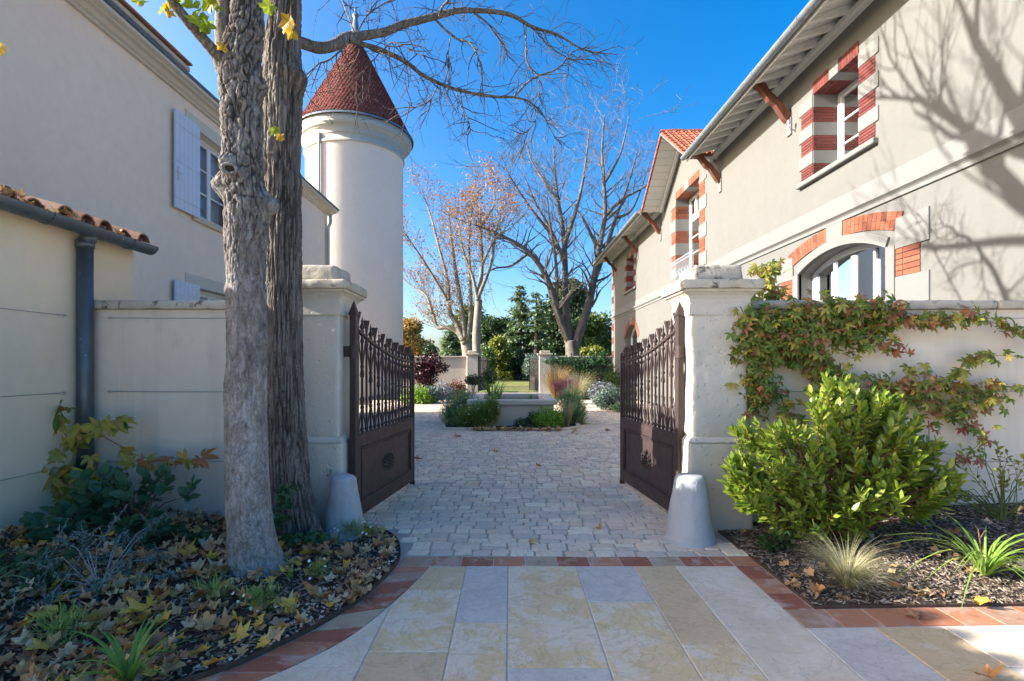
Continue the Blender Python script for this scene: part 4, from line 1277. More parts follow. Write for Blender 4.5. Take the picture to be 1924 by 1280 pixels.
M['slab_blue'] = slabmat('blue_grey_limestone_slab', (0.52, 0.46, 0.40), (0.56, 0.495, 0.43), (0.61, 0.545, 0.475), spots=False)
M['slab_tan'] = slabmat('tan_limestone_slab', (0.58, 0.42, 0.235), (0.63, 0.47, 0.28), (0.70, 0.58, 0.43), pl=(0.54, 0.66))
def terramat():
    k = NM('terracotta_tile', 0.7, 0.3)
    c = k.ramp(k.obr(), [(0.0, (0.38, 0.15, 0.08)), (0.25, (0.30, 0.105, 0.06)), (0.5, (0.42, 0.19, 0.105)), (0.7, (0.34, 0.13, 0.07)), (0.84, (0.36, 0.22, 0.145)), (0.93, (0.40, 0.30, 0.20))], 'CONSTANT')
    c = k.mix(k.ramp(k.noise(6, 8, 0.65, 0.4, vec=k.shift(31.0)), [(0.52, 0.0), (0.62, 0.7)]), c, (0.47, 0.36, 0.28))
    c = k.mix(k.ramp(k.noise(9, 6, 0.65, 0.4, vec=k.shift(11.0)), [(0.55, 0.0), (0.75, 0.6)]), c, (0.16, 0.055, 0.035))
    k.color(c).rough(k.ramp(k.noise(12, 4), [(0.3, 0.5), (0.7, 0.8)]))
    k.bump(k.noise(30, 5, 0.65), 0.25, 0.003)
    return k.m
M['terracotta'] = terramat()
M['grout'] = masonry('pale_grout', (0.58, 0.54, 0.47), (0.50, 0.46, 0.39), bump=0.4, trowel=False, fine=120)

def structure(o): o['kind'] = 'structure'; return o
structure(MB().add([(-400, -60, -0.06), (400, -60, -0.06), (400, 600, -0.06), (-400, 600, -0.06)], [(0, 1, 2, 3)]).build('ground', M['ground']))
M['bounce'] = masonry('pale_gravel_drive', (0.50, 0.46, 0.39), (0.44, 0.40, 0.34), bump=0.8, trowel=False, fine=50)
structure(MB().add([(-26, -26, -0.03), (26, -26, -0.03), (26, 1.0, -0.03), (-26, 1.0, -0.03)], [(0, 1, 2, 3)]).build('bounce_ground', M['bounce']))  # unseen pale ground, added behind the camera to reflect sun onto the walls
structure(MB().add([(-30, 27.5, -0.03), (30, 27.5, -0.03), (30, 62, 0.3), (-30, 62, 0.3)], [(0, 1, 2, 3)]).build('lawn', M['lawn']))
# courtyard bed of mortar, cobbles on top near the gate, patterned sheet beyond
YC0, YC1 = 3.945, 21.0
CY = bpy.data.objects.new('courtyard_paving', None); COL.objects.link(CY); CY.location = (0, 8, 0); CY['kind'] = 'structure'
mb = MB().add([(-5.5, 3.9, -0.003), (5.5, 3.9, -0.003), (5.5, YC1, -0.003), (-5.5, YC1, -0.003)], [(0, 1, 2, 3)])
mb.build('mortar_bed', M['mortar_grey'], CY)
MB().add([(-9.5, YC1, -0.006), (5.5, YC1, -0.006), (5.5, 27.1, -0.006), (-9.5, 27.1, -0.006)], [(0, 1, 2, 3)]).build('far_cobbles', M['far_cobbles'], CY)
MB().add([(-9.5, 15.3, -0.009), (-5.5, 15.3, -0.009), (-5.5, YC1, -0.009), (-9.5, YC1, -0.009)], [(0, 1, 2, 3)]).build('far_cobbles', M['far_cobbles'], CY)

def in_left_bed(x, y):      # rim of the planting bed by the trunks
    return x < BEDX(y)
_rim = [(0, -4.2), (1.2, -3.0), (2.0, -2.2), (2.25, -1.72), (2.48, -1.39), (2.70, -1.215), (2.88, -1.095), (3.22, -0.94), (3.53, -0.872), (3.80, -0.838), (3.95, -0.85), (4.15, -0.90), (4.35, -0.98), (4.5, -1.1), (4.58, -1.25), (4.62, -1.5), (4.66, -1.9)]
def BEDX(y):
    if y <= _rim[0][0]: return _rim[0][1]
    for (a, b), (c, d) in zip(_rim, _rim[1:]):
        if a <= y <= c: return b + (d - b) * (y - a) / (c - a)
    return -9
def cobble_mesh(w, d, h, jit):
    """rounded stone: outline of 8 with a domed top"""
    c = random.uniform(0.07, 0.16) * min(w, d)
    out = [(-w / 2 + c, -d / 2), (w / 2 - c, -d / 2), (w / 2, -d / 2 + c), (w / 2, d / 2 - c), (w / 2 - c, d / 2), (-w / 2 + c, d / 2), (-w / 2, d / 2 - c), (-w / 2, -d / 2 + c)]
    out = [(x + random.uniform(-jit, jit), y + random.uniform(-jit, jit)) for x, y in out]
    v = [(x, y, -0.03) for x, y in out] + [(x * 0.985, y * 0.985, h - 0.007) for x, y in out] + [(x * 0.93, y * 0.91, h + random.uniform(-0.002, 0.002)) for x, y in out]
    f = []
    for i in range(8):
        j = (i + 1) % 8
        f += [(i, j, 8 + j, 8 + i), (8 + i, 8 + j, 16 + j, 16 + i)]
    f.append(tuple(range(16, 24)))
    return v, f
near, V, Fq = [], [], []
y = YC0 + 0.005
while y < YC1:
    d = random.uniform(0.10, 0.165)
    lim = 0.235 * (y + d) + 0.75 if y > 6 else 2.15
    x = -lim + random.uniform(-0.1, 0.1)
    while x < lim:
        w = random.choice([0.13, 0.15, 0.17, 0.19, 0.21, 0.24]) * random.uniform(0.92, 1.08)
        cx, cy_ = x + w / 2, y + d / 2
        x += w
        if in_left_bed(cx - w * 0.4, cy_) or (cy_ < 4.75 and cx > 1.80 and cx > 1.86 - 0.0): continue
        if -1.5 < cx < 1.6 and 11.55 < cy_ < 15.6: continue
        split = d > 0.15 and w > 0.16 and random.random() < 0.3
        subs = [(cx, cy_ - d / 4, w, d / 2), (cx, cy_ + d / 4, w, d / 2)] if split else [(cx, cy_, w, d)]
        for (qx, qy, qw, qd) in subs:
            v, f = cobble_mesh(qw - 0.009, qd - 0.009, 0.009 + random.uniform(-0.004, 0.004), 0.006)
            wob = 0.02 * math.sin(qx * 2.1 + qy * 0.7) + random.uniform(-0.008, 0.008)
            tx, ty = random.uniform(-0.02, 0.02), random.uniform(-0.02, 0.02)
            v = [(a, b, c + a * tx + b * ty if c > 0 else c) for a, b, c in v]
            a_ = random.uniform(-0.05, 0.05); ca, sa = math.cos(a_), math.sin(a_)
            v = [(a * ca - b * sa, a * sa + b * ca, c) for a, b, c in v]
            if len(near) < 300 and abs(qx) < 1.75 and qy < 7.5: near.append((v, f, (qx, qy + wob, 0)))
            else:
                o_ = len(V)
                V += [(a + qx, b + qy + wob, c) for a, b, c in v]; Fq += [tuple(i + o_ for i in q) for q in f]
    y += d
for v, f, l in near:
    put('cobble', mkmesh('cobble', v, f, M['cobble']), CY, Vector(l) - woff(CY))
tag(MB().add(V, Fq).build('cobble', M['cobble'], CY), kind='stuff')

# terrace of limestone slabs
TP = bpy.data.objects.new('terrace_paving', None); COL.objects.link(TP); TP.location = (0.5, 3, 0); TP['kind'] = 'structure'
MB().add([(-6, -3, -0.001), (12, -3, -0.001), (12, 3.95, -0.001), (-6, 3.95, -0.001)], [(0, 1, 2, 3)]).build('grout_bed', M['grout'], TP)
def slab(pts, mat, h=0.004, name='slab'):
    """polygon slab with a worn bevelled edge"""
    n = len(pts)
    c = (sum(p[0] for p in pts) / n, sum(p[1] for p in pts) / n)
    P = []
    for i in range(n):
        a, b, d = Vector(pts[i - 1]), Vector(pts[i]), Vector(pts[(i + 1) % n])
        e1, e2 = (b - a).normalized(), (d - b).normalized()
        m = (Vector((-e1.y, e1.x)) + Vector((-e2.y, e2.x)))
        m = m / max(0.3, m.length_squared) * 2 if m.length > 1e-4 else Vector((-e1.y, e1.x))
        P.append((b, m))
    def ring(g, z): return [(b.x + m.x * g - 0, b.y + m.y * g, z) for b, m in P]
    v = ring(0.0035, -0.03) + ring(0.0035, h - 0.003) + ring(0.007, h)
    v = [(a - c[0], b - c[1], z) for a, b, z in v]
    f = []
    for i in range(n):
        j = (i + 1) % n
        f += [(i, j, n + j, n + i), (n + i, n + j, 2 * n + j, 2 * n + i)]
    f.append(tuple(range(2 * n, 3 * n)))
    me = mkmesh(name, v, f, M[mat])
    return put(name, me, TP, Vector((c[0], c[1], random.uniform(-0.0008, 0.0012))) - woff(TP))
YB = 3.755       # near edge of the tile row
# left arc: bed-side and slab-side edges of the tiles
arc_o = [(-0.840, 3.750), (-0.868, 3.53), (-0.935, 3.22), (-1.09, 2.88), (-1.21, 2.70), (-1.385, 2.48), (-1.72, 2.25), (-2.2, 2.0)]
arc_i = [(-0.592, 3.750), (-0.615, 3.62), (-0.67, 3.39), (-0.76, 3.09), (-0.87, 2.80), (-0.985, 2.62), (-1.16, 2.42), (-1.50, 2.14), (-2.02, 1.88)]
def catm(pts, n):
    out = []
    P = [Vector(p) for p in pts]
    for i in range(len(P) - 1):
        p0, p1, p2, p3 = P[max(i - 1, 0)], P[i], P[i + 1], P[min(i + 2, len(P) - 1)]
        for k in range(n):
            t = k / n
            out.append(0.5 * ((2 * p1) + (p2 - p0) * t + (2 * p0 - 5 * p1 + 4 * p2 - p3) * t * t + (3 * p1 - p0 - 3 * p2 + p3) * t ** 3))
    return out + [P[-1]]
co, ci = catm(arc_o, 10), catm(arc_i, 10)
def at(c, t):
    s = t * (len(c) - 1); i = min(int(s), len(c) - 2)
    return c[i].lerp(c[i + 1], s - i)
NT = 11
for i in range(NT):
    t0, t1 = i / NT, (i + 1) / NT
    p = [at(ci, t0), at(ci, (t0 + t1) / 2), at(ci, t1), at(co, t1), at(co, (t0 + t1) / 2), at(co, t0)]
    p = [tuple(q) for q in p][::-1]
    p = p if sum((p[k][0] * p[(k + 1) % len(p)][1] - p[(k + 1) % len(p)][0] * p[k][1]) for k in range(len(p))) > 0 else p[::-1]
    slab(p, 'terracotta', name='terracotta_tile')
# row across the entrance
xs = [-0.83]
while xs[-1] < 1.55: xs.append(xs[-1] + random.uniform(0.225, 0.245))
for a, b in zip(xs, xs[1:]):
    if a > 1.66: break
    slab([(a, YB), (min(b, 1.675), YB + 0.0), (min(b, 1.675), YB + 0.185), (a, YB + 0.185)], 'terracotta', name='terracotta_tile')
slab([(1.68, YB), (1.87, YB), (1.87, YB + 0.185), (1.68, YB + 0.185)], 'terracotta', name='terracotta_tile')
y = YB
while y > 3.15:
    y2 = y - 0.222
    if y2 < 3.0: break
    slab([(1.68, y2), (1.866, y2), (1.866, y), (1.68, y)], 'terracotta', name='terracotta_tile')
    y = y2
ye_ = y
x = 1.68
for i in range(14):
    w = 0.235
    k = 0.028
    y0_, y1_ = ye_ - 0.215 + k * (x - 1.68), ye_ + k * (x - 1.68)
    slab([(x, y0_), (x + w, y0_ + k * w), (x + w, y1_ + k * w), (x, y1_)], 'terracotta', name='terracotta_tile')
    x += w
YR = ye_ - 0.215
# slabs column by column, joints as in the photograph
def gy(v): return 1425.0 / (v - 685.0)
cols = [
    (-0.01, 0.495, [(YB, gy(1256), 'slab_cream'), (gy(1256), 1.6, 'slab_blue'), (1.6, 0.4, 'slab_cream')]),
    (0.495, 0.918, [(YB, gy(1132), 'slab_blue'), (gy(1132), 2.05, 'slab_cream'), (2.05, 0.6, 'slab_tan')]),
    (0.918, 1.23, [(YB, gy(1211), 'slab_tan'), (gy(1211), 1.5, 'slab_cream'), (1.5, 0.3, 'slab_pale')]),
    (1.23, 1.68, [(YB, 1.95, 'slab_pale'), (1.95, 0.4, 'slab_cream')]),
    (-0.315, -0.01, [(YB, gy(1171), 'slab_blue'), (gy(1171), 1.9, 'slab_cream'), (1.9, 0.4, 'slab_pale')]),
]
for xa, xb, rows_ in cols:
    for ya, yb, mt in rows_:
        slab([(xa, yb), (xb, yb), (xb, ya), (xa, ya)], mt)
# the left columns are cut by the arc
def arc_x(y):
    best = None
    for a, b in zip(ci, ci[1:]):
        if (a.y - y) * (b.y - y) <= 0 and abs(a.y - b.y) > 1e-6:
            t = (a.y - y) / (a.y - b.y); best = a.x + (b.x - a.x) * t
    return best
def cut(xa, xb, ya, yb, mt):
    n = 8; pts = [(xb, yb), (xb, ya)]
    for i in range(n + 1):
        y_ = ya + (yb - ya) * i / n
        ax = arc_x(y_)
        pts.append((max(xa, ax if ax is not None else xa), y_))
    out = []
    for p in pts:
        if not out or (Vector(p) - Vector(out[-1])).length > 0.012: out.append(p)
    s_ = sum((out[k][0] * out[(k + 1) % len(out)][1] - out[(k + 1) % len(out)][0] * out[k][1]) for k in range(len(out)))
    slab(out if s_ > 0 else out[::-1], mt)
cut(-0.735, -0.315, YB - 0.012, gy(1108), 'slab_tan')
cut(-0.735, -0.315, gy(1108), gy(1226), 'slab_cream')
cut(-0.735, -0.315, gy(1226), 1.85, 'slab_tan')
cut(-1.25, -0.735, 3.12, gy(1254), 'slab_pale')
cut(-1.25, -0.735, gy(1254), 2.1, 'slab_pale')
for (xa, xb, ya, yb, mt) in ((1.68, 2.08, YR - 0.002, 1.6, 'slab_blue'), (2.08, 2.47, YR + 0.008, 2.2, 'slab_tan'), (2.47, 3.3, YR + 0.018, 2.5, 'slab_pale'), (3.3, 4.2, YR + 0.04, 2.3, 'slab_cream'), (2.08, 2.9, 2.2, 1.3, 'slab_pale'), (2.9, 4.2, 2.3, 1.2, 'slab_tan'),
                          (-0.735, 0.0, 1.85, 0.3, 'slab_cream'), (-1.7, -0.735, 2.05, 0.8, 'slab_tan'), (-3.2, -1.7, 1.9, 0.6, 'slab_cream')):
    slab([(xa, yb), (xb, yb), (xb, ya), (xa, ya)], mt)
# ------------------------------------------------------------------ plants: materials and helpers
def leafmat(name, cols, rough=0.45, trans=0.35, tint=(1.0, 1.0, 0.5), spec=0.35):
    k = NM(name, rough, spec)
    r = k.math('FRACT', k.math('ADD', k.obr(), k.island()))
    c = k.ramp(r, [(i / max(1, len(cols) - 1), c) for i, c in enumerate(cols)])
    c = k.mix(k.ramp(k.noise(60, 3, 0.6), [(0.4, 0.25), (0.6, 0.0)]), c, tuple(x * 0.6 for x in cols[0]))
    k.color(c)
    t = k.nt.nodes.new('ShaderNodeBsdfTranslucent')
    k.L(k.mix(0.5, c, k.mix(1.0, c, tint, 'MULTIPLY')), t.inputs[0])
    mx = k.nt.nodes.new('ShaderNodeMixShader'); mx.inputs[0].default_value = trans
    k.L(k.b.outputs[0], mx.inputs[1]); k.L(t.outputs[0], mx.inputs[2]); k.L(mx.outputs[0], k.out.inputs[0])
    return k.m
LM = {}
LM['shrub'] = leafmat('glossy_green_leaf', [(0.173, 0.265, 0.03), (0.265, 0.342, 0.044), (0.38, 0.42, 0.066), (0.208, 0.298, 0.035), (0.126, 0.21, 0.027)], 0.32, 0.42, spec=0.5)
LM['vine'] = leafmat('creeper_leaf', [(0.119, 0.198, 0.032), (0.198, 0.277, 0.043), (0.092, 0.158, 0.031), (0.317, 0.33, 0.059), (0.145, 0.211, 0.038), (0.396, 0.145, 0.054)], 0.45, 0.4)
LM['vine_red'] = leafmat('reddening_creeper_leaf', [(0.345, 0.092, 0.057), (0.414, 0.161, 0.069), (0.276, 0.184, 0.057), (0.46, 0.23, 0.115), (0.287, 0.057, 0.057)], 0.5, 0.35)
LM['vine_yellow'] = leafmat('yellowing_creeper_leaf', [(0.46, 0.40, 0.07), (0.34, 0.34, 0.06), (0.52, 0.34, 0.09), (0.42, 0.38, 0.07), (0.26, 0.28, 0.055)], 0.5, 0.35)
LM['dark_round'] = leafmat('dark_rounded_leaf', [(0.056, 0.131, 0.069), (0.081, 0.175, 0.088), (0.062, 0.144, 0.069)], 0.4, 0.25)
LM['silver'] = leafmat('silvery_leaf', [(0.144, 0.199, 0.166), (0.099, 0.155, 0.122), (0.21, 0.265, 0.232)], 0.7, 0.2)
LM['blade'] = leafmat('strap_leaf', [(0.12, 0.264, 0.048), (0.18, 0.348, 0.06), (0.096, 0.216, 0.042)], 0.4, 0.35)
LM['blade_pale'] = leafmat('daylily_leaf', [(0.23, 0.373, 0.06), (0.317, 0.455, 0.084), (0.187, 0.304, 0.054)], 0.4, 0.35)  # lighter green of the daylily and iris leaves themselves
LM['straw'] = leafmat('feather_grass', [(0.446, 0.383, 0.212), (0.319, 0.308, 0.139), (0.531, 0.468, 0.297), (0.212, 0.234, 0.085)], 0.7, 0.3)
LM['ivy'] = leafmat('ivy_leaf', [(0.032, 0.088, 0.035), (0.056, 0.128, 0.048), (0.048, 0.104, 0.032)], 0.4, 0.2)
LM['herb'] = leafmat('fine_green_leaf', [(0.201, 0.316, 0.073), (0.288, 0.396, 0.104), (0.144, 0.238, 0.062)], 0.6, 0.3)
LM['fine_blue'] = leafmat('fine_blue_green_leaf', [(0.242, 0.388, 0.184), (0.324, 0.459, 0.239), (0.163, 0.29, 0.111)], 0.6, 0.3)
LM['bright'] = leafmat('bright_green_leaf', [(0.188, 0.356, 0.037), (0.281, 0.469, 0.056), (0.15, 0.281, 0.037)], 0.5, 0.35)
LM['maple_dark'] = leafmat('dark_red_leaf', [(0.05, 0.016, 0.023), (0.081, 0.023, 0.032), (0.036, 0.013, 0.021)], 0.5, 0.25, (1, 0.5, 0.5))
LM['maple_yellowgreen'] = leafmat('yellow_green_maple_leaf', [(0.30, 0.36, 0.03), (0.22, 0.32, 0.03), (0.42, 0.36, 0.03)], 0.5, 0.5)  # yellow-green is the colour of the hanging leaves
LM['maple_gold'] = leafmat('golden_maple_leaf', [(0.50, 0.30, 0.03), (0.58, 0.36, 0.04)], 0.5, 0.45)
LM['brown_leaf'] = leafmat('fallen_leaf', [(0.475, 0.251, 0.1), (0.634, 0.396, 0.185), (0.343, 0.172, 0.079), (0.686, 0.462, 0.224), (0.528, 0.264, 0.092), (0.264, 0.132, 0.073), (0.713, 0.541, 0.33), (0.554, 0.356, 0.185)], 0.7, 0.12, (1, 0.85, 0.5))
LM['yellow_leaf'] = leafmat('fallen_yellow_leaf', [(0.638, 0.396, 0.055), (0.682, 0.462, 0.088), (0.572, 0.33, 0.055)], 0.6, 0.2, (1, 0.85, 0.4))
LM['plane'] = leafmat('dry_orange_leaf', [(0.4, 0.188, 0.075), (0.5, 0.25, 0.1), (0.325, 0.15, 0.062), (0.525, 0.325, 0.15)], 0.6, 0.35)
LM['gold_far'] = leafmat('golden_autumn_leaf', [(0.51, 0.3, 0.075), (0.42, 0.255, 0.075), (0.33, 0.24, 0.075)], 0.6, 0.3)
LM['ever_dark'] = leafmat('dark_evergreen_leaf', [(0.042, 0.085, 0.034), (0.067, 0.114, 0.042), (0.034, 0.068, 0.03)], 0.5, 0.2)
LM['ever_mid'] = leafmat('evergreen_leaf', [(0.09, 0.153, 0.045), (0.135, 0.198, 0.054), (0.072, 0.126, 0.04)], 0.5, 0.25)
LM['cedar'] = leafmat('cedar_needle_spray', [(0.16, 0.235, 0.122), (0.213, 0.286, 0.15), (0.116, 0.184, 0.094)], 0.7, 0.15)
LM['yellowgreen'] = leafmat('yellow_green_leaf', [(0.198, 0.225, 0.03), (0.27, 0.281, 0.04), (0.135, 0.169, 0.03)], 0.5, 0.35)
LM['white'] = simple('white_petal', (0.75, 0.75, 0.72), 0.7, var=0.05)
LM['pink'] = leafmat('purple_pink_flower', [(0.39, 0.117, 0.195), (0.286, 0.091, 0.13), (0.468, 0.208, 0.234)], 0.7, 0.2, (1, 0.7, 0.8))
LM['lavender'] = leafmat('lavender_grey_leaf', [(0.195, 0.214, 0.254), (0.254, 0.263, 0.322), (0.146, 0.185, 0.166)], 0.7, 0.2)
LM['russet'] = leafmat('russet_flower_head', [(0.18, 0.075, 0.053), (0.255, 0.12, 0.075), (0.15, 0.09, 0.045)], 0.7, 0.15)
LM['orange_grass'] = leafmat('orange_grass_blade', [(0.255, 0.15, 0.038), (0.21, 0.165, 0.045), (0.3, 0.188, 0.06)], 0.6, 0.3)
M['twig'] = simple('brown_twig', (0.14, 0.09, 0.06), 0.8, var=0.3)
M['twig_dark'] = simple('dark_twig', (0.07, 0.052, 0.042), 0.85, var=0.3)
M['twig_red'] = simple('red_brown_twig', (0.20, 0.08, 0.05), 0.75, var=0.3)
M['twig_pale'] = simple('silver_stem', (0.30, 0.32, 0.31), 0.8, var=0.3)
M['stem_green'] = simple('green_stem', (0.10, 0.14, 0.04), 0.7)
M['bare_bark'] = simple('grey_far_bark', (0.185, 0.158, 0.135), 0.9, var=0.5, sc=3)
M['plane_bark'] = simple('pale_plane_bark', (0.27, 0.245, 0.195), 0.85, var=0.5, sc=2.5)
M['conifer_bark'] = simple('dark_conifer_bark', (0.09, 0.065, 0.05), 0.9, var=0.4, sc=4)

def barkmat(name, cA, cB, cC, plates):
    k = NM(name, 0.9, 0.15)
    v = k.sc((1, 1, 0.42)) if plates else k.sc((1, 1, 0.12))
    wv = k.nt.nodes.new('ShaderNodeVectorMath'); wv.operation = 'ADD'; k.L(v, wv.inputs[0])
    wn_ = k.nt.nodes.new('ShaderNodeVectorMath'); wn_.operation = 'SCALE'; wn_.inputs[3].default_value = 0.09 if plates else 0.03; k.L(k.noise(14, 4, 0.6, col=True), wn_.inputs[0]); k.L(wn_.outputs[0], wv.inputs[1])
    d = k.voro(38 if plates else 34, 'DISTANCE_TO_EDGE', wv.outputs[0])
    n = k.noise(7, 8, 0.7, 0.8)
    c = k.ramp(n, [(0.25, cA), (0.45, cB), (0.62, cC), (0.8, cA)])
    c = k.mix(k.ramp(k.noise(40, 6, 0.75, vec=v), [(0.35, 0.55), (0.6, 0.0)]), c, tuple(x * 0.35 for x in cA))
    c = k.mix(k.ramp(k.noise(2.4, 6, 0.6), [(0.58, 0.0), (0.72, 0.4)]), c, (0.30, 0.28, 0.20))
    # dark fissures between the plates of bark
    c = k.mix(k.ramp(d, [(0.0, 0.62 if plates else 0.75), (0.06 if plates else 0.14, 0.0)]), c, (0.07, 0.058, 0.05))
    if plates:
        sx = k.nt.nodes.new('ShaderNodeSeparateXYZ'); k.L(k.pos, sx.inputs[0])
        up = k.math('ADD', k.math('MULTIPLY', sx.outputs['Z'], 0.3), k.math('MULTIPLY', k.noise(5, 7, 0.7), 0.9))
        c = k.mix(k.ramp(up, [(0.85, 0.0), (1.25, 0.75)]), c, k.ramp(k.noise(26, 6, 0.75, 0.8, vec=v), [(0.35, (0.055, 0.045, 0.038)), (0.6, (0.24, 0.205, 0.175)), (0.75, (0.34, 0.30, 0.265))]))
    at_ = k.nt.nodes.new('ShaderNodeAttribute'); at_.attribute_name = 'crack'      # colour darkens with the depth of the relief
    c = k.mix(k.ramp(at_.outputs['Fac'], [(0.18, 0.0), (0.75, 0.85)]), c, (0.045, 0.037, 0.031))
    c = k.mix(k.ramp(k.noise(11, 6, 0.7, 0.4, vec=v), [(0.5, 0.0), (0.66, 0.55)]), c, (0.48, 0.455, 0.42) if plates else (0.33, 0.30, 0.265))
    k.color(c)
    k.bump(k.ramp(d, [(0.0, 0.0), (0.12, 1.0)]), 0.55, 0.008)
    k.bump(k.noise(22, 7, 0.72, 0.5, vec=v), 0.7, 0.02)
    k.bump(k.noise(60, 6, 0.75, vec=v), 0.6, 0.008)
    return k.m
M['bark_scaly'] = barkmat('scaly_pale_bark', (0.24, 0.21, 0.19), (0.42, 0.395, 0.37), (0.33, 0.28, 0.235), True)
M['bark_furrow'] = barkmat('furrowed_grey_bark', (0.15, 0.13, 0.11), (0.24, 0.21, 0.18), (0.19, 0.155, 0.125), False)

# leaf templates: (verts, faces), length 1 along +Y, facing +Z
def T_ovate(w=0.42, fold=0.10, curl=-0.10):
    ys = [0.0, 0.22, 0.52, 0.80, 1.0]; ws = [0.02, 0.72, 1.0, 0.62, 0.0]
    v, f = [], []
    for y, a in zip(ys, ws):
        z = curl * y * y
        v += [(-w / 2 * a, y, z + fold * a * w), (0, y, z), (w / 2 * a, y, z + fold * a * w)]
    for i in range(4):
        b = i * 3
        f += [(b, b + 1, b + 4, b + 3), (b + 1, b + 2, b + 5, b + 4)]
    return v, f
def T_quad(w=0.6):
    return [(-w / 2, 0, 0), (w / 2, 0, 0), (w / 2 * 0.8, 1, 0.05), (-w / 2 * 0.8, 1, 0.05)], [(0, 1, 2, 3)]
def T_diamond(w=0.5):
    return [(0, 0, 0), (w / 2, 0.5, 0.08), (0, 1, 0), (-w / 2, 0.5, 0.08)], [(0, 1, 2, 3)]
def T_blade(w=0.05, droop=0.5, n=6):
    v, f = [], []
    for i in range(n + 1):
        t = i / n
        a = 1 - 0.9 * t ** 2
        v += [(-w / 2 * a, t * (1 - 0.15 * droop * t), -droop * t * t * t * 0.5 + 0.0), (w / 2 * a, t * (1 - 0.15 * droop * t), -droop * t * t * t * 0.5)]
    for i in range(n): f.append((2 * i, 2 * i + 1, 2 * i + 3, 2 * i + 2))
    return v, f
def T_maple(cup=0.18, seed=0):
    r_ = random.Random(seed)
    out = []
    lob = [(-165, 0.52), (-142, 0.46), (-120, 0.70), (-100, 0.66), (-80, 0.58), (-60, 0.84), (-50, 0.95), (-36, 0.80), (-20, 0.68), (-12, 0.86), (0, 1.06), (12, 0.86), (20, 0.68), (36, 0.80), (50, 0.95), (60, 0.84), (80, 0.58), (100, 0.66), (120, 0.70), (142, 0.46), (165, 0.52)]
    for a, r0 in lob:
        g = R(a + r_.uniform(-5, 5)); r0 *= 0.58 * r_.uniform(0.85, 1.12)
        x, y = r0 * math.sin(g), r0 * math.cos(g)
        z = cup * (abs(math.sin(g * 1.5 + seed)) - 0.4) * r0 * 2 + r_.uniform(-0.05, 0.05) * r0 + cup * r0 * r0 * 2
        out.append((x, y + 0.32, z))
    v = [(0, 0.30, 0.0), (0, -0.12, 0.03)] + out
    n = len(out)
    f = [(0, 2 + i + 1, 2 + i) for i in range(n - 1)]
    st = len(v)
    v += [(-0.012, 0.02, 0.005), (0.012, 0.02, 0.005), (0.006, -0.42, 0.05), (-0.006, -0.42, 0.05)]
    f.append((st, st + 1, st + 2, st + 3))
    v.pop(1)
    f = [tuple(i - 1 if i > 1 else i for i in q) for q in f]
    return v, f
def T_palmate(k=5, seed=0):
    v, f = [], []
    a0 = T_ovate(0.40, 0.12, -0.15)
    for i in range(k):
        g = R(-100 + 200 * i / (k - 1)); L = 0.72 + 0.28 * math.cos(g)
        b = len(v)
        for x, y, z in a0[0]:
            x, y = x * L, y * L + 0.03
            v.append((x * math.cos(g) + y * math.sin(g), -x * math.sin(g) + y * math.cos(g), z * L - 0.12 * y * y))
        f += [tuple(q + b for q in t) for t in a0[1]]
    return v, f

def frames(d, up=None, roll=None):
    """rotation matrices whose Y axis is d and Z axis leans to up"""
    d = d / (np.linalg.norm(d, axis=1, keepdims=True) + 1e-9)
    if up is None: up = np.tile([0, 0, 1.0], (len(d), 1))
    x = np.cross(d, up); l = np.linalg.norm(x, axis=1, keepdims=True)
    x = np.where(l > 1e-4, x / (l + 1e-9), np.array([1.0, 0, 0]))
    z = np.cross(x, d)
    if roll is not None:
        c, s_ = np.cos(roll)[:, None], np.sin(roll)[:, None]
        x, z = x * c + z * s_, z * c - x * s_
    return np.stack([x, d, z], axis=2)
def cloud(name, tmpl, pos, rot, size, mat, parent=None, stuff=True, smooth=False):
    """many leaves as one mesh; tmpl faces all of one size"""
    tv, tf = np.array(tmpl[0], float), tmpl[1]
    N, n = len(pos), len(tv)
    size = np.asarray(size, float)
    if size.ndim == 1: size = size[:, None]
    P = np.einsum('nij,kj->nki', rot, tv) * size[:, None, :] + pos[:, None, :]
    P = P.reshape(-1, 3)
    off = np.array(woff(parent)) if parent is not None else np.zeros(3)
    me = bpy.data.meshes.new(name)
    me.vertices.add(N * n); me.vertices.foreach_set('co', (P - off).ravel())
    ls = np.array([len(q) for q in tf]); flat = np.concatenate([np.array(q) for q in tf])
    li = (flat[None, :] + (np.arange(N) * n)[:, None]).ravel()
    tot = np.tile(ls, N); st = np.concatenate([[0], np.cumsum(tot)[:-1]])
    me.loops.add(len(li)); me.loops.foreach_set('vertex_index', li.astype(np.int32))
    me.polygons.add(len(tot)); me.polygons.foreach_set('loop_start', st.astype(np.int32)); me.polygons.foreach_set('loop_total', tot.astype(np.int32))
    me.materials.append(mat); me.update(calc_edges=True)
    if smooth: me.polygons.foreach_set('use_smooth', [True] * len(tot))
    o = put(name, me, parent)
    if stuff: o['kind'] = 'stuff'
    return o
_LM = {}
def leaf_parts(name, tmpl_key, tmpl, pos, rot, size, mat, parent):
    """leaves as objects that share one mesh"""
    key = (tmpl_key, mat.name)
    if key not in _LM: _LM[key] = mkmesh(name, tmpl[0], tmpl[1], mat)
    off = woff(parent) if parent is not None else Vector((0, 0, 0))
    out = []
    for p, r, s_ in zip(pos, rot, size):
        o = bpy.data.objects.new(name, _LM[key]); COL.objects.link(o); o.parent = parent
        m = Matrix(r.tolist()).to_4x4() @ Matrix.Diagonal((s_, s_, s_, 1))
        m.translation = Vector(p) - off
        o.matrix_basis = m
        out.append(o)
    return out
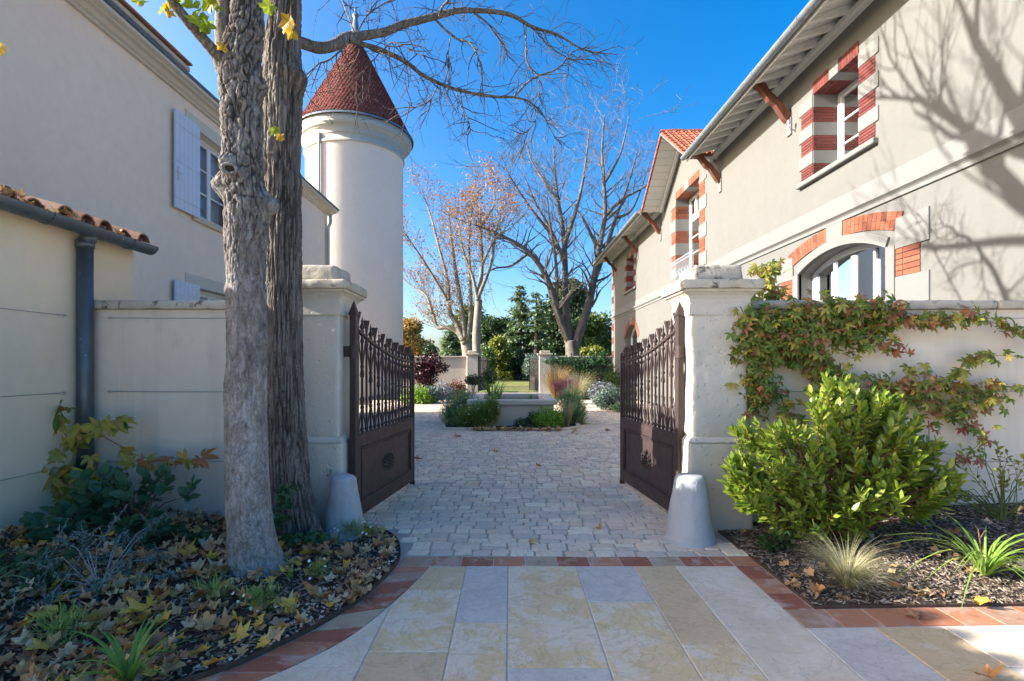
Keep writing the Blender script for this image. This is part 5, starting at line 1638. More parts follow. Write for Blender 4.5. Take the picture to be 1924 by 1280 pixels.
def leaves(parent, name, key, tmpl, pos, rot, size, mat, nparts):
    """the ones nearest the lens as parts, the rest joined"""
    pos = np.asarray(pos, float); size = np.asarray(size, float)
    dist = np.linalg.norm(pos - np.array([0, 0, 1.5]), axis=1) / size
    idx = np.argsort(dist)
    a, b = idx[:nparts], idx[nparts:]
    leaf_parts(name, key, tmpl, pos[a], rot[a], size[a], mat, parent)
    if len(b): cloud(name, tmpl, pos[b], rot[b], size[b], mat, parent)

def ball(n, c, r, rg, shell=0.55):
    d = rg.normal(size=(n, 3)); d /= np.linalg.norm(d, axis=1, keepdims=True)
    t = (shell + (1 - shell) * rg.random(n)) [:, None]
    return np.asarray(c) + d * t * np.asarray(r), d
def foliage(parent, name, lobes, per, size, mat, seed, tmpl=None, shell=0.6, droop=0.0):
    """crown of leaf clumps: lobes [(centre, radii)], per leaves each"""
    rg = np.random.default_rng(seed)
    P, D = [], []
    for c, r in lobes:
        p, d = ball(per, c, r, rg, shell)
        P.append(p); D.append(d)
    P, D = np.concatenate(P), np.concatenate(D)
    P += rg.normal(size=P.shape) * size * 0.3
    d = D * 0.5 + rg.normal(size=P.shape) * 0.8
    d[:, 2] -= droop
    rot = frames(d, D + rg.normal(size=P.shape) * 0.5)
    return cloud(name, tmpl or T_diamond(0.7), P, rot, size * rg.uniform(0.6, 1.3, len(P)), mat, parent)
def lobes_in(c, r, n, lr, seed, flat=0.0):
    rg = random.Random(seed); out = []
    while len(out) < n:
        x, y, z = [rg.uniform(-1, 1) for _ in range(3)]
        q = x * x + y * y + z * z
        if q > 1 or q < 0.18: continue
        s_ = lr * rg.uniform(0.65, 1.25)
        out.append(((c[0] + x * (r[0] - lr * 0.6), c[1] + y * (r[1] - lr * 0.6), c[2] + z * (r[2] - lr * 0.6)), (s_, s_, s_ * rg.uniform(0.7, 1.0))))
    return out

def branch(mb, p, d, L, r, lvl, rg, ends=None, spread=0.6, kids=3, up=0.15, wob=0.18, n=5, mind=0.0025, taper=0.45):
    """recursive limb; ends collects (point, direction)"""
    p, d = Vector(p), Vector(d).normalized()
    pts, rad = [p.copy()], [r]
    seg = 5 if lvl > 0 else 3
    for i in range(seg):
        d = (d + Vector((rg.uniform(-1, 1), rg.uniform(-1, 1), rg.uniform(-1, 1))) * wob + Vector((0, 0, up))).normalized()
        p = p + d * (L / seg)
        pts.append(p.copy()); rad.append(max(mind, r * (1 - (1 - taper) * (i + 1) / seg)))
    mb.tube(pts, rad, max(3, n if lvl > 1 else 4 if lvl == 1 else 3), cap=False)
    if lvl <= 0:
        if ends is not None: ends.append((pts[-1], d)); ends.append((pts[-2], d))
        return
    for k in range(kids + (1 if rg.random() < 0.4 else 0)):
        t = rg.uniform(0.3, 1.0) if k else 1.0
        i = min(seg, max(1, int(round(t * seg))))
        a = rg.uniform(0, 2 * math.pi)
        q = Vector((math.cos(a), math.sin(a), rg.uniform(-0.3, 0.5)))
        dd = (pts[i] - pts[i - 1]).normalized()
        nd = dd + q * spread * (0.55 if k == 0 else 1.0)
        branch(mb, pts[i], nd, L * rg.uniform(0.55, 0.8), rad[i] * rg.uniform(0.6, 0.8), lvl - 1, rg, ends, spread, kids, up, wob, n, mind, taper)
# ------------------------------------------------------------------ the two tree trunks by the gate
def catm3(P, n):
    P = [np.array(p, float) for p in P]; out = []
    for i in range(len(P) - 1):
        p0, p1, p2, p3 = P[max(i - 1, 0)], P[i], P[i + 1], P[min(i + 2, len(P) - 1)]
        for k in range(n):
            t = k / n
            out.append(0.5 * (2 * p1 + (p2 - p0) * t + (2 * p0 - 5 * p1 + 4 * p2 - p3) * t * t + (3 * p1 - p0 - 3 * p2 + p3) * t ** 3))
    return np.array(out + [P[-1]])
def trunk(parent, spec, mat, kind, seed, knobs, roots, nu=220, step=0.0105, name='trunk'):
    """spec: (x, y, z, r); a dense tube with bark relief as real geometry"""
    C = catm3(spec, 30)
    L = np.concatenate([[0], np.cumsum(np.linalg.norm(np.diff(C[:, :3], axis=0), axis=1))])
    nv = int(L[-1] / step)
    s_ = np.linspace(0, L[-1], nv)
    C = np.stack([np.interp(s_, L, C[:, i]) for i in range(4)], axis=1)
    th = np.linspace(0, 2 * math.pi, nu, endpoint=False)
    ct, st = np.cos(th), np.sin(th)
    r = np.repeat(C[:, 3:4], nu, axis=1)
    zz = np.repeat(C[:, 2:3], nu, axis=1)
    T_ = np.repeat(th[None, :], nv, axis=0)
    for (ka, kz, kr, kw) in knobs:
        d = np.angle(np.exp(1j * (T_ - ka))) * C[:, 3:4]
        g = np.exp(-(d ** 2 + (zz - kz) ** 2) / (2 * kw * kw))
        r = r + kr * g
    for (ra, rw, rh, rl) in roots:
        d = np.angle(np.exp(1j * (T_ - ra)))
        r = r + rl * np.exp(-(d / rw) ** 2) * np.exp(-np.clip(zz - spec[0][2], 0, 9) / rh)
    q = np.stack([(ct[None, :] * 0.16 + 0 * zz), (st[None, :] * 0.16 + 0 * zz), zz], axis=2).reshape(-1, 3)
    low = fbm(q * np.array([9, 9, 3.0]), 3, seed).reshape(nv, nu)
    r = r + 0.010 * low
    if kind == 'furrow':
        w = q.copy()
        w[:, 0] += 0.007 * vnoise(q * np.array([6, 6, 5]), seed + 9); w[:, 1] += 0.007 * vnoise(q * np.array([6, 6, 7]), seed + 10)
        a = 1 - np.abs(vnoise(w * np.array([46, 46, 3.0]), seed + 1)); b = 1 - np.abs(vnoise(w * np.array([84, 84, 9]), seed + 2))
        rel = np.clip(a, 0, 1) ** 5 * -0.019 + np.clip(b, 0, 1) ** 4 * -0.009 + 0.004 * fbm(q * np.array([60, 60, 40]), 2, seed + 3)
    else:
        a = 1 - np.abs(vnoise(q * np.array([34, 34, 13.0]) + 0.6 * vnoise(q * 14, seed)[:, None], seed + 1)); b = 1 - np.abs(vnoise(q * np.array([72, 72, 44]), seed + 2))
        rough = np.clip((q[:, 2] - 1.5) / 1.2, 0.35, 1.3)
        rel = (np.clip(a, 0, 1) ** 5 * -0.016 + np.clip(b, 0, 1) ** 4 * -0.009) * rough + 0.005 * rough * fbm(q * np.array([40, 40, 30]), 3, seed + 4)
    r = r + rel.reshape(nv, nu) * np.clip(C[:, 3:4] / 0.12, 0.3, 1)
    V = np.stack([C[:, 0:1] + r * ct[None, :], C[:, 1:2] + r * st[None, :], zz], axis=2).reshape(-1, 3)
    # lean: rings stay level, so skewed limbs are drawn with the tube helper instead
    i, j = np.meshgrid(np.arange(nv - 1), np.arange(nu), indexing='ij')
    j2 = (j + 1) % nu
    Q = np.stack([i * nu + j, i * nu + j2, (i + 1) * nu + j2, (i + 1) * nu + j], axis=2).reshape(-1, 4)
    me = bpy.data.meshes.new(name)
    me.vertices.add(len(V)); me.vertices.foreach_set('co', (V - np.array(woff(parent))).ravel())
    me.loops.add(Q.size); me.loops.foreach_set('vertex_index', Q.astype(np.int32).ravel())
    me.polygons.add(len(Q)); me.polygons.foreach_set('loop_start', (np.arange(len(Q)) * 4).astype(np.int32)); me.polygons.foreach_set('loop_total', np.full(len(Q), 4, np.int32))
    me.materials.append(mat); me.update(calc_edges=True)
    me.polygons.foreach_set('use_smooth', [True] * len(Q))
    ca = me.attributes.new('crack', 'FLOAT', 'POINT')
    ca.data.foreach_set('value', np.clip(-rel / (0.030 if kind == 'furrow' else 0.022), 0, 1).astype(np.float32))
    return put(name, me, parent)
def limbtube(parent, pts, rads, mat, seed, name='limb', n=20, rough=0.06):
    P = catm3([(*p, r) for p, r in zip(pts, rads)], 14)
    mb = MB().tube([tuple(q[:3]) for q in P], [max(0.002, q[3]) for q in P], n)
    A = np.array(mb.v); nn = fbm(A * np.array([34, 34, 34]), 3, seed)
    cen = np.repeat(P[:, :3], n, axis=0); d = A - cen; l = np.linalg.norm(d, axis=1, keepdims=True)
    mb.v = [tuple(x) for x in cen + d * (1 + rough * nn[:, None])]
    return mb.build(name, mat, parent, smooth=True)

def pv(u, v, w, Y, k=0): p = PX(u, v, Y); return (p.x, p.y, p.z, 0.95 * w / 2 * Y / F)
YA, YBt = 3.58, 4.22
TA = thing('tree', 'nearer bent trunk with pale scaly bark and a round knot hole', 'tree', (-1.80, YA, 0.02))
specA = [pv(482, 1110, 118, YA), pv(481, 1075, 106, YA), pv(474, 1020, 92, YA), pv(466, 920, 80, YA), pv(462, 800, 76, YA), pv(463, 700, 74, YA), pv(464, 600, 75, YA), pv(462, 480, 73, YA), pv(464, 400, 84, YA), pv(457, 320, 78, YA), pv(455, 200, 78, YA), pv(452, 120, 82, YA), pv(464, 50, 64, YA), pv(466, -30, 60, YA), pv(470, -160, 56, YA), (-1.82, 3.75, 5.6, 0.10), (-1.80, 3.9, 6.6, 0.085)]
knA = [(math.pi, ZV(355, YA), 0.03, 0.06), (0.1, ZV(385, YA), 0.075, 0.055), (-2.9, ZV(350, YA), 0.05, 0.05), (-0.1, ZV(165, YA), 0.05, 0.05), (-1.9, ZV(318, YA), 0.045, 0.045), (3.1, ZV(545, YA), 0.03, 0.03), (0.2, ZV(640, YA), 0.02, 0.04)]
rtA = [(-0.3, 0.5, 0.16, 0.10), (0.5, 0.4, 0.12, 0.07), (-1.7, 0.6, 0.1, 0.03), (2.8, 0.5, 0.1, 0.03)]
trunk(TA, specA, M['bark_scaly'], 'scaly', 5, knA, rtA)
TB = thing('tree', 'straight trunk with deep furrowed grey bark, behind the pale scaly one', 'tree', (-1.82, YBt, 0.06))
specB = [pv(556, 1030, 96, YBt), pv(553, 990, 92, YBt), pv(545, 920, 84, YBt), pv(540, 850, 78, YBt), pv(536, 780, 74, YBt), pv(535, 700, 71, YBt), pv(534, 600, 69, YBt), pv(532, 450, 69, YBt), pv(531, 300, 69, YBt), pv(531, 200, 71, YBt), pv(531, 100, 68, YBt), pv(536, 0, 62, YBt), pv(540, -140, 56, YBt), (-1.80, 4.4, 5.9, 0.10), (-1.75, 4.7, 7.0, 0.085)]
knB = [(-0.35, ZV(152, YBt), 0.085, 0.075), (-0.2, ZV(345, YBt), 0.025, 0.05), (-2.0, ZV(300, YBt), 0.02, 0.04), (-1.2, ZV(660, YBt), 0.015, 0.03)]
rtB = [(-0.35, 0.32, 0.20, 0.20), (-1.3, 0.4, 0.14, 0.07), (0.6, 0.4, 0.15, 0.08), (-2.4, 0.4, 0.1, 0.05)]
trunk(TB, specB, M['bark_furrow'], 'furrow', 8, knB, rtB)
# ring of bark round the knot hole
kp = PX(433, 318, YA - 0.165)
mb = MB()
ringp = [kp + Vector((0.036 * math.cos(g), -0.012 + 0.02 * math.cos(g), 0.032 * math.sin(g))) for g in np.linspace(0, 2 * math.pi, 17)]
mb.tube(ringp, [0.011 + 0.003 * math.sin(5 * g) for g in np.linspace(0, 2 * math.pi, 17)], 8)
mb.build('knot_rim', M['bark_scaly'], TA, smooth=True)
MB().lathe([(0.001, 0), (0.03, 0.0)], 14).xf(lambda p: kp + Vector((p.x, 0.0 + 0.5 * p.x, p.y))).build('knot_disc', simple('dark_knot_disc', (0.05, 0.038, 0.03), 0.95, var=0.5, sc=60), TA)  # flat, very dark disc inside the ring
# limbs of the nearer tree
limbtube(TA, [PX(420, 135, YA - 0.05), PX(410, 108, YA - 0.1), PX(392, 85, YA - 0.16), PX(360, 48, YA - 0.25), PX(322, 0, YA - 0.35), PX(270, -80, YA - 0.5), (-3.3, 2.9, 5.2)], [0.05, 0.042, 0.036, 0.033, 0.03, 0.026, 0.015], M['bark_furrow'], 3)
limbtube(TA, [PX(430, 130, YA), PX(421, 90, YA - 0.02), PX(418, 40, YA - 0.02), PX(420, -20, YA), PX(410, -140, YA + 0.1), (-2.3, 3.9, 5.9)], [0.07, 0.055, 0.05, 0.048, 0.04, 0.02], M['bark_scaly'], 4)
rgA = random.Random(41)
def crown_limbs(root, starts, mat, seed, lvl=3):
    rg_ = random.Random(seed); mb = MB(); ends = []
    for p, d, L, r in starts: branch(mb, p, d, L, r, lvl, rg_, ends, 0.75, 3, 0.10, 0.18, 7, 0.005)
    o = mb.build('branches', mat, root, smooth=True)
    return ends
eA = crown_limbs(TA, [((-1.80, 3.9, 6.5), (0.1, 0.5, 1), 2.0, 0.108), ((-1.82, 3.75, 5.7), (-0.7, -0.3, 0.8), 1.8, 0.081), ((-1.8, 3.85, 6.2), (0.5, -0.6, 0.8), 1.7, 0.074), ((-2.3, 3.9, 5.85), (-0.3, 0.7, 0.9), 1.6, 0.041)], M['bark_scaly'], 12)
eB = crown_limbs(TB, [((-1.75, 4.7, 6.9), (0.1, 0.6, 1), 2.2, 0.108), ((-1.78, 4.5, 6.2), (-0.2, 1.0, 0.85), 2.2, 0.081), ((-1.8, 4.4, 5.8), (0.3, 0.9, 1.0), 1.9, 0.068), ((-1.76, 4.6, 6.6), (0.9, 0.1, 0.8), 1.6, 0.061), ((-1.78, 4.5, 6.1), (0.4, 1.2, 0.9), 2.3, 0.081), ((-1.79, 4.45, 5.9), (-0.3, 1.2, 0.75), 2.2, 0.068), ((-1.76, 4.65, 6.8), (0.0, 1.2, 0.5), 2.3, 0.081), ((-1.8, 4.45, 6.0), (-0.9, 0.3, 0.7), 1.8, 0.068)], M['bark_furrow'], 17)
# the long limb of the rear tree across the sky
def pathp(px, y0, y1): n = len(px) - 1; return [PX(u, v, y0 + (y1 - y0) * i / n) for i, (u, v) in enumerate(px)]
limb_paths = [
    ([(548, 76), (564, 80), (600, 90), (628, 85), (650, 72), (677, 68), (724, 60), (755, 47), (810, 33), (857, 21), (892, 20), (935, 23), (966, 31), (1001, 51), (1048, 66), (1099, 94), (1161, 103)], 4.22, 5.0, [0.055, 0.05, 0.048, 0.048, 0.05, 0.04, 0.036, 0.034, 0.03, 0.026, 0.022, 0.019, 0.017, 0.014, 0.010, 0.006, 0.003]),
    ([(660, 74), (677, 82), (716, 94), (763, 117), (794, 141), (833, 160), (872, 172), (931, 182), (966, 183), (997, 193), (1021, 219), (1040, 254), (1056, 272)], 4.40, 4.9, [0.03, 0.022, 0.02, 0.019, 0.017, 0.015, 0.014, 0.012, 0.010, 0.008, 0.006, 0.004, 0.003]),
    ([(966, 182), (1001, 148), (1048, 129), (1076, 98), (1110, 88)], 4.8, 5.2, [0.009, 0.008, 0.007, 0.005, 0.003]),
    ([(816, 35), (853, 70), (884, 82), (900, 113), (906, 145), (906, 170)], 4.62, 4.5, [0.010, 0.009, 0.008, 0.007, 0.006, 0.003]),
    ([(892, 25), (919, 47), (935, 70), (950, 90), (954, 117)], 4.7, 4.9, [0.010, 0.008, 0.007, 0.005, 0.003]),
    ([(988, 42), (988, 78), (990, 117), (1012, 150), (1010, 190)], 4.75, 4.7, [0.009, 0.007, 0.006, 0.004, 0.003]),
    ([(655, 80), (640, 95), (618, 113), (596, 122), (575, 150), (560, 154)], 4.4, 4.3, [0.010, 0.009, 0.007, 0.006, 0.004, 0.003]),
    ([(826, 32), (830, 15), (845, -5), (850, -40)], 4.6, 4.5, [0.012, 0.011, 0.010, 0.008]),
    ([(846, 73), (842, 100), (845, 120), (842, 160), (838, 200)], 4.55, 4.5, [0.006, 0.005, 0.004, 0.003, 0.0025]),
    ([(700, 98), (722, 92), (735, 80), (752, 84), (780, 100), (800, 104)], 4.4, 4.35, [0.006, 0.005, 0.005, 0.004, 0.003, 0.0025]),
    ([(716, 94), (706, 108), (690, 125), (668, 148)], 4.42, 4.35, [0.006, 0.005, 0.004, 0.003]),
    ([(665, 62), (658, 40), (648, 15), (640, -10)], 4.42, 4.5, [0.007, 0.006, 0.006, 0.005]),
    ([(672, 60), (690, 30), (720, 8), (760, -10)], 4.45, 4.6, [0.007, 0.006, 0.006, 0.005]),
    ([(1001, 51), (1030, 85), (1070, 110), (1105, 112), (1146, 120)], 4.85, 5.1, [0.008, 0.007, 0.005, 0.004, 0.003]),
    ([(857, 172), (866, 200), (880, 225), (884, 248)], 4.65, 4.6, [0.005, 0.005, 0.004, 0.003]),
    ([(824, 157), (808, 188), (780, 202), (766, 192)], 4.62, 4.55, [0.006, 0.005, 0.004, 0.003]),
    ([(1010, 205), (1005, 228), (990, 248), (972, 252)], 4.8, 4.7, [0.005, 0.004, 0.003, 0.0025]),
]
rgB = random.Random(77); mbt = MB(); tipsB = []
def farther(y): return 4.22 + max(0.0, y - 4.22) * 2.6      # the limb reaches away over the courtyard
for px, ya_, yb_, rr in limb_paths:
    ya_, yb_ = farther(ya_), farther(yb_)
    pts = pathp(px, ya_, yb_)
    rr = [r * (ya_ + (yb_ - ya_) * i / (len(rr) - 1)) / 4.5 for i, r in enumerate(rr)]
    limbtube(TB, pts, rr, M['bark_furrow'], 5, 'limb', 10)
    P = catm3([tuple(p) for p in pts], 6)
    for i in range(4, len(P) - 1):
        if rr[min(len(rr) - 1, i // 6)] > 0.045: continue
        if rgB.random() < 0.62:
            d = Vector(P[i + 1] - P[i - 1]).normalized()
            a = rgB.uniform(0, 6.28)
            nd = d * 0.7 + Vector((math.cos(a) * 0.7, math.sin(a) * 0.5, rgB.uniform(-0.9, 0.5)))
            branch(mbt, P[i], nd, rgB.uniform(0.14, 0.40), 0.0056, rgB.choice([0, 1, 1, 2, 2]), rgB, tipsB, 0.8, 2, rgB.uniform(-0.15, 0.12), 0.34, 4, 0.0018, 0.5)
tag(mbt.build('twig', M['twig_dark'], TB), kind='stuff')
# a few leaves still hanging
def hang(parent, spots, mat, key, seed):
    rg_ = np.random.default_rng(seed)
    for i, (u, v, Y, s_) in enumerate(spots):
        d = rg_.normal(size=(1, 3)) * 0.5 + np.array([[0, -0.2, -1.0]])
        rot = frames(d, np.array([[0.3, -1.0, 0.1]]) + rg_.normal(size=(1, 3)) * 0.5)
        p = np.array(PX(u, v, Y)) - d[0] / np.linalg.norm(d[0]) * s_ * 0.3
        leaf_parts('leaf', key + str(i % 3), T_maple(0.16, i % 3), [p], rot, [s_], mat, parent)
hang(TA, [(378, 18, 3.3, 0.15), (388, 42, 3.32, 0.14), (362, 8, 3.3, 0.13), (400, 8, 3.4, 0.13), (310, 14, 3.2, 0.12), (372, 38, 3.25, 0.12), (350, -6, 3.3, 0.15), (262, 2, 3.1, 0.12), (395, 0, 3.35, 0.15), (385, -15, 3.3, 0.15), (506, 12, 3.4, 0.12), (516, 244, 3.9, 0.09), (388, 55, 3.36, 0.12), (335, 4, 3.25, 0.12)], LM['maple_yellowgreen'], 'hl', 3)
hang(TA, [(418, 88, 3.38, 0.09), (318, 20, 3.2, 0.10), (543, 40, 3.75, 0.17), (548, 62, 3.75, 0.12), (527, 256, 3.92, 0.08), (0, 90, 2.6, 0.1), (404, 10, 3.4, 0.1)], LM['maple_gold'], 'hg', 5)

# ------------------------------------------------------------------ soil, mulch, fallen leaves
def sstep(t): t = np.clip(t, 0, 1); return t * t * (3 - 2 * t)
def rim_dist(x, y):
    pts = [Vector(p) for p in zip([a[1] for a in _rim], [a[0] for a in _rim])]
    best = 9.0
    for a, b in zip(pts, pts[1:]):
        ab = b - a; t = max(0, min(1, (Vector((x, y)) - a).dot(ab) / max(1e-9, ab.length_squared)))
        best = min(best, (Vector((x, y)) - (a + ab * t)).length)
    return best
def z_left(x, y): return 0.012 + 0.19 * float(sstep(rim_dist(x, y) / 2.3)) + 0.012 * math.sin(x * 5.1 + y * 2) * math.sin(y * 4.3) * min(1, rim_dist(x, y) * 3)
YR0 = 3.10
def z_right(x, y):
    d = min(x - 1.87, y - YR0 - 0.028 * (x - 1.9))
    return 0.012 + 0.20 * float(sstep(d / 1.7)) + 0.010 * math.sin(x * 6 + y) * min(1, max(0, d) * 3)
def soilmat():
    k = NM('bark_mulch_soil', 0.95, 0.1)
    c = k.ramp(k.noise(30, 6, 0.7), [(0.3, (0.05, 0.037, 0.028)), (0.55, (0.10, 0.075, 0.056)), (0.75, (0.17, 0.13, 0.10))])
    k.color(c).bump(k.noise(60, 5, 0.7), 1.0, 0.02)
    return k.m
M['soil'] = soilmat()
V, Fq = [], []
ys = np.linspace(0.0, 4.72, 90); nx = 60
for y in ys:
    x1 = BEDX(y) - 0.004
    for i in range(nx + 1):
        x = -3.95 + (x1 + 3.95) * i / nx
        V.append((x, y, z_left(x, y) + random.uniform(-0.004, 0.004)))
for j in range(len(ys) - 1):
    for i in range(nx):
        a = j * (nx + 1) + i; Fq.append((a, a + 1, a + nx + 2, a + nx + 1))
structure(put('soil', mkmesh('soil', V, Fq, M['soil'], True)))
V, Fq = [], []
xs_ = np.linspace(1.872, 5.5, 90); ny = 40
for x in xs_:
    y0 = YR0 + 0.028 * (x - 1.9)
    for i in range(ny + 1):
        y = y0 + (4.72 - y0) * i / ny
        V.append((x, y, z_right(x, y) + random.uniform(-0.004, 0.004)))
for j in range(len(xs_) - 1):
    for i in range(ny):
        a = j * (ny + 1) + i; Fq.append((a, a + ny + 1, a + ny + 2, a + 1))
structure(put('soil', mkmesh('soil', V, Fq, M['soil'], True)))
# thin steel edging
def ribbon(pts, h, mat, name, label):
    mb = MB()
    for a, b in zip(pts, pts[1:]):
        d = Vector((b[0] - a[0], b[1] - a[1])).normalized() * 0.004
        n_ = (-d.y, d.x)
        v = [(a[0], a[1], -0.02), (b[0], b[1], -0.02), (b[0], b[1], h), (a[0], a[1], h)]
        v += [(x + n_[0], y + n_[1], z) for x, y, z in v]
        mb.add(v, [(0, 1, 2, 3), (7, 6, 5, 4), (3, 2, 6, 7)])
    o = mb.build(name, mat, None, origin=(pts[0][0], pts[0][1], 0))
    return tag(o, label, 'edging')
M['rust'] = simple('rusty_steel', (0.12, 0.065, 0.04), 0.85, var=0.5, sc=30)
rim_c = catm([(b, a) for a, b in _rim if a > 1.5], 8)
ribbon([tuple(p) for p in rim_c], 0.028, M['rust'], 'steel_edging', 'curved thin rusty edging strip round the bed by the tree trunks')
ribbon([(1.871, 4.57), (1.871, YR0), (3.5, YR0 + 0.046), (5.4, YR0 + 0.1)], 0.018, M['rust'], 'steel_edging', 'thin angled edging strip along the shrub bed')

def chipmat():
    k = NM('bark_chip', 0.9, 0.15)
    r = k.island()
    c = k.ramp(r, [(0.0, (0.09, 0.063, 0.044)), (0.3, (0.18, 0.13, 0.09)), (0.55, (0.27, 0.21, 0.155)), (0.8, (0.36, 0.30, 0.235)), (1.0, (0.15, 0.11, 0.08))])
    k.color(c)
    return k.m
M['chip'] = chipmat()
T_chip = ([(-0.5, -0.12, 0), (0.5, -0.16, 0), (0.46, 0.13, 0.03), (-0.48, 0.16, 0.02), (-0.45, -0.1, 0.10), (0.44, -0.12, 0.09), (0.42, 0.1, 0.11), (-0.43, 0.12, 0.10)],
          [(4, 5, 6, 7), (0, 1, 5, 4), (1, 2, 6, 5), (2, 3, 7, 6), (3, 0, 4, 7)])
def scatter_bed(n, xr, yr, inside, zf, rg_):
    P = []
    while len(P) < n:
        x, y = rg_.uniform(*xr), rg_.uniform(*yr)
        if inside(x, y): P.append((x, y, zf(x, y)))
    return np.array(P)
inL = lambda x, y: x < BEDX(y) - 0.02
inR = lambda x, y: y > YR0 + 0.02 + 0.028 * (x - 1.9) and x > 1.885
def flat_frames(n, rg_, tilt=0.25):
    a = rg_.uniform(0, 6.283, n)
    d = np.stack([np.cos(a), np.sin(a), rg_.normal(size=n) * tilt], axis=1)
    up = np.tile([0, 0, 1.0], (n, 1)) + rg_.normal(size=(n, 3)) * tilt
    return frames(d, up)
rgm = np.random.default_rng(5)
P = scatter_bed(9000, (-3.9, -0.85), (1.6, 4.68), inL, z_left, rgm); P[:, 2] += 0.006
cloud('mulch', T_chip, P, flat_frames(len(P), rgm), rgm.uniform(0.015, 0.055, len(P)), M['chip'])
P = scatter_bed(11000, (1.88, 5.4), (3.1, 4.68), inR, z_right, rgm); P[:, 2] += 0.006
cloud('mulch', T_chip, P, flat_frames(len(P), rgm), rgm.uniform(0.012, 0.045, len(P)), M['chip'])
# pale pebbles by the rim
T_peb = ([(-0.5, -0.4, 0), (0.5, -0.35, 0), (0.45, 0.4, 0), (-0.4, 0.45, 0), (-0.25, -0.2, 0.4), (0.25, -0.18, 0.42), (0.22, 0.22, 0.38), (-0.2, 0.25, 0.4)], T_chip[1])
P = scatter_bed(380, (-1.9, -0.8), (2.4, 4.5), lambda x, y: BEDX(y) - 0.33 < x < BEDX(y) - 0.02, z_left, rgm); P[:, 2] += 0.008
cloud('gravel', T_peb, P, flat_frames(len(P), rgm, 0.15), rgm.uniform(0.007, 0.022, len(P)), M['cobble'])
# litter of maple leaves, joined, then single leaves that one can pick out
P = scatter_bed(1350, (-3.9, -0.9), (1.5, 4.68), lambda x, y: inL(x, y) and (rgm.random() < 0.2 + 0.75 * float(sstep(vnoise(np.array([[x * 2.2, y * 2.2, 0.5]]), 4)[0] * 0.8 + 0.55))), z_left, rgm); P[:, 2] += 0.02 + rgm.random(len(P)) * 0.02
half = len(P) // 2
for k, (a, b) in enumerate(((0, half), (half, len(P)))):
    cloud('leaf_litter', T_maple(0.38, k + 4), P[a:b], flat_frames(b - a, rgm, 0.30), rgm.uniform(0.045, 0.12, b - a), LM['brown_leaf'])
P = scatter_bed(110, (-3.9, -1.0), (1.6, 4.6), inL, z_left, rgm); P[:, 2] += 0.045
cloud('leaf_litter', T_maple(0.22, 9), P, flat_frames(len(P), rgm, 0.3), rgm.uniform(0.08, 0.14, len(P)), LM['yellow_leaf'])
P = scatter_bed(60, (1.9, 5.2), (3.12, 4.6), inR, z_right, rgm); P[:, 2] += 0.02
cloud('leaf_litter', T_maple(0.3, 2), P, flat_frames(len(P), rgm, 0.3), rgm.uniform(0.06, 0.12, len(P)), LM['brown_leaf'])
LF = {}
def fallen(p, s_, mat, label, group=None, tilt=0.25, seed=0):
    rg_ = np.random.default_rng(seed)
    key = (mat, seed % 5)
    if key not in LF: LF[key] = mkmesh('fallen_leaf', *T_maple(0.32, 20 + seed % 5), LM[mat])
    r_ = flat_frames(1, rg_, tilt)[0]
    o = bpy.data.objects.new('fallen_leaf', LF[key]); COL.objects.link(o)
    m = Matrix(r_.tolist()).to_4x4() @ Matrix.Diagonal((s_, s_, s_, 1)); m.translation = Vector(p)
    o.matrix_basis = m
    return tag(o, label, 'leaf', group)
def on_left(u, v):
    z = 0.05
    for _ in range(4):
        p = GP(u, v, z); z = z_left(p.x, min(p.y, 4.7)) + 0.03
    return Vector((p.x, p.y, z + 0.02))
def on_right(u, v):
    z = 0.05
    for _ in range(4):
        p = GP(u, v, z); z = z_right(max(p.x, 1.9), min(p.y, 4.7)) + 0.015
    return Vector((p.x, p.y, z))
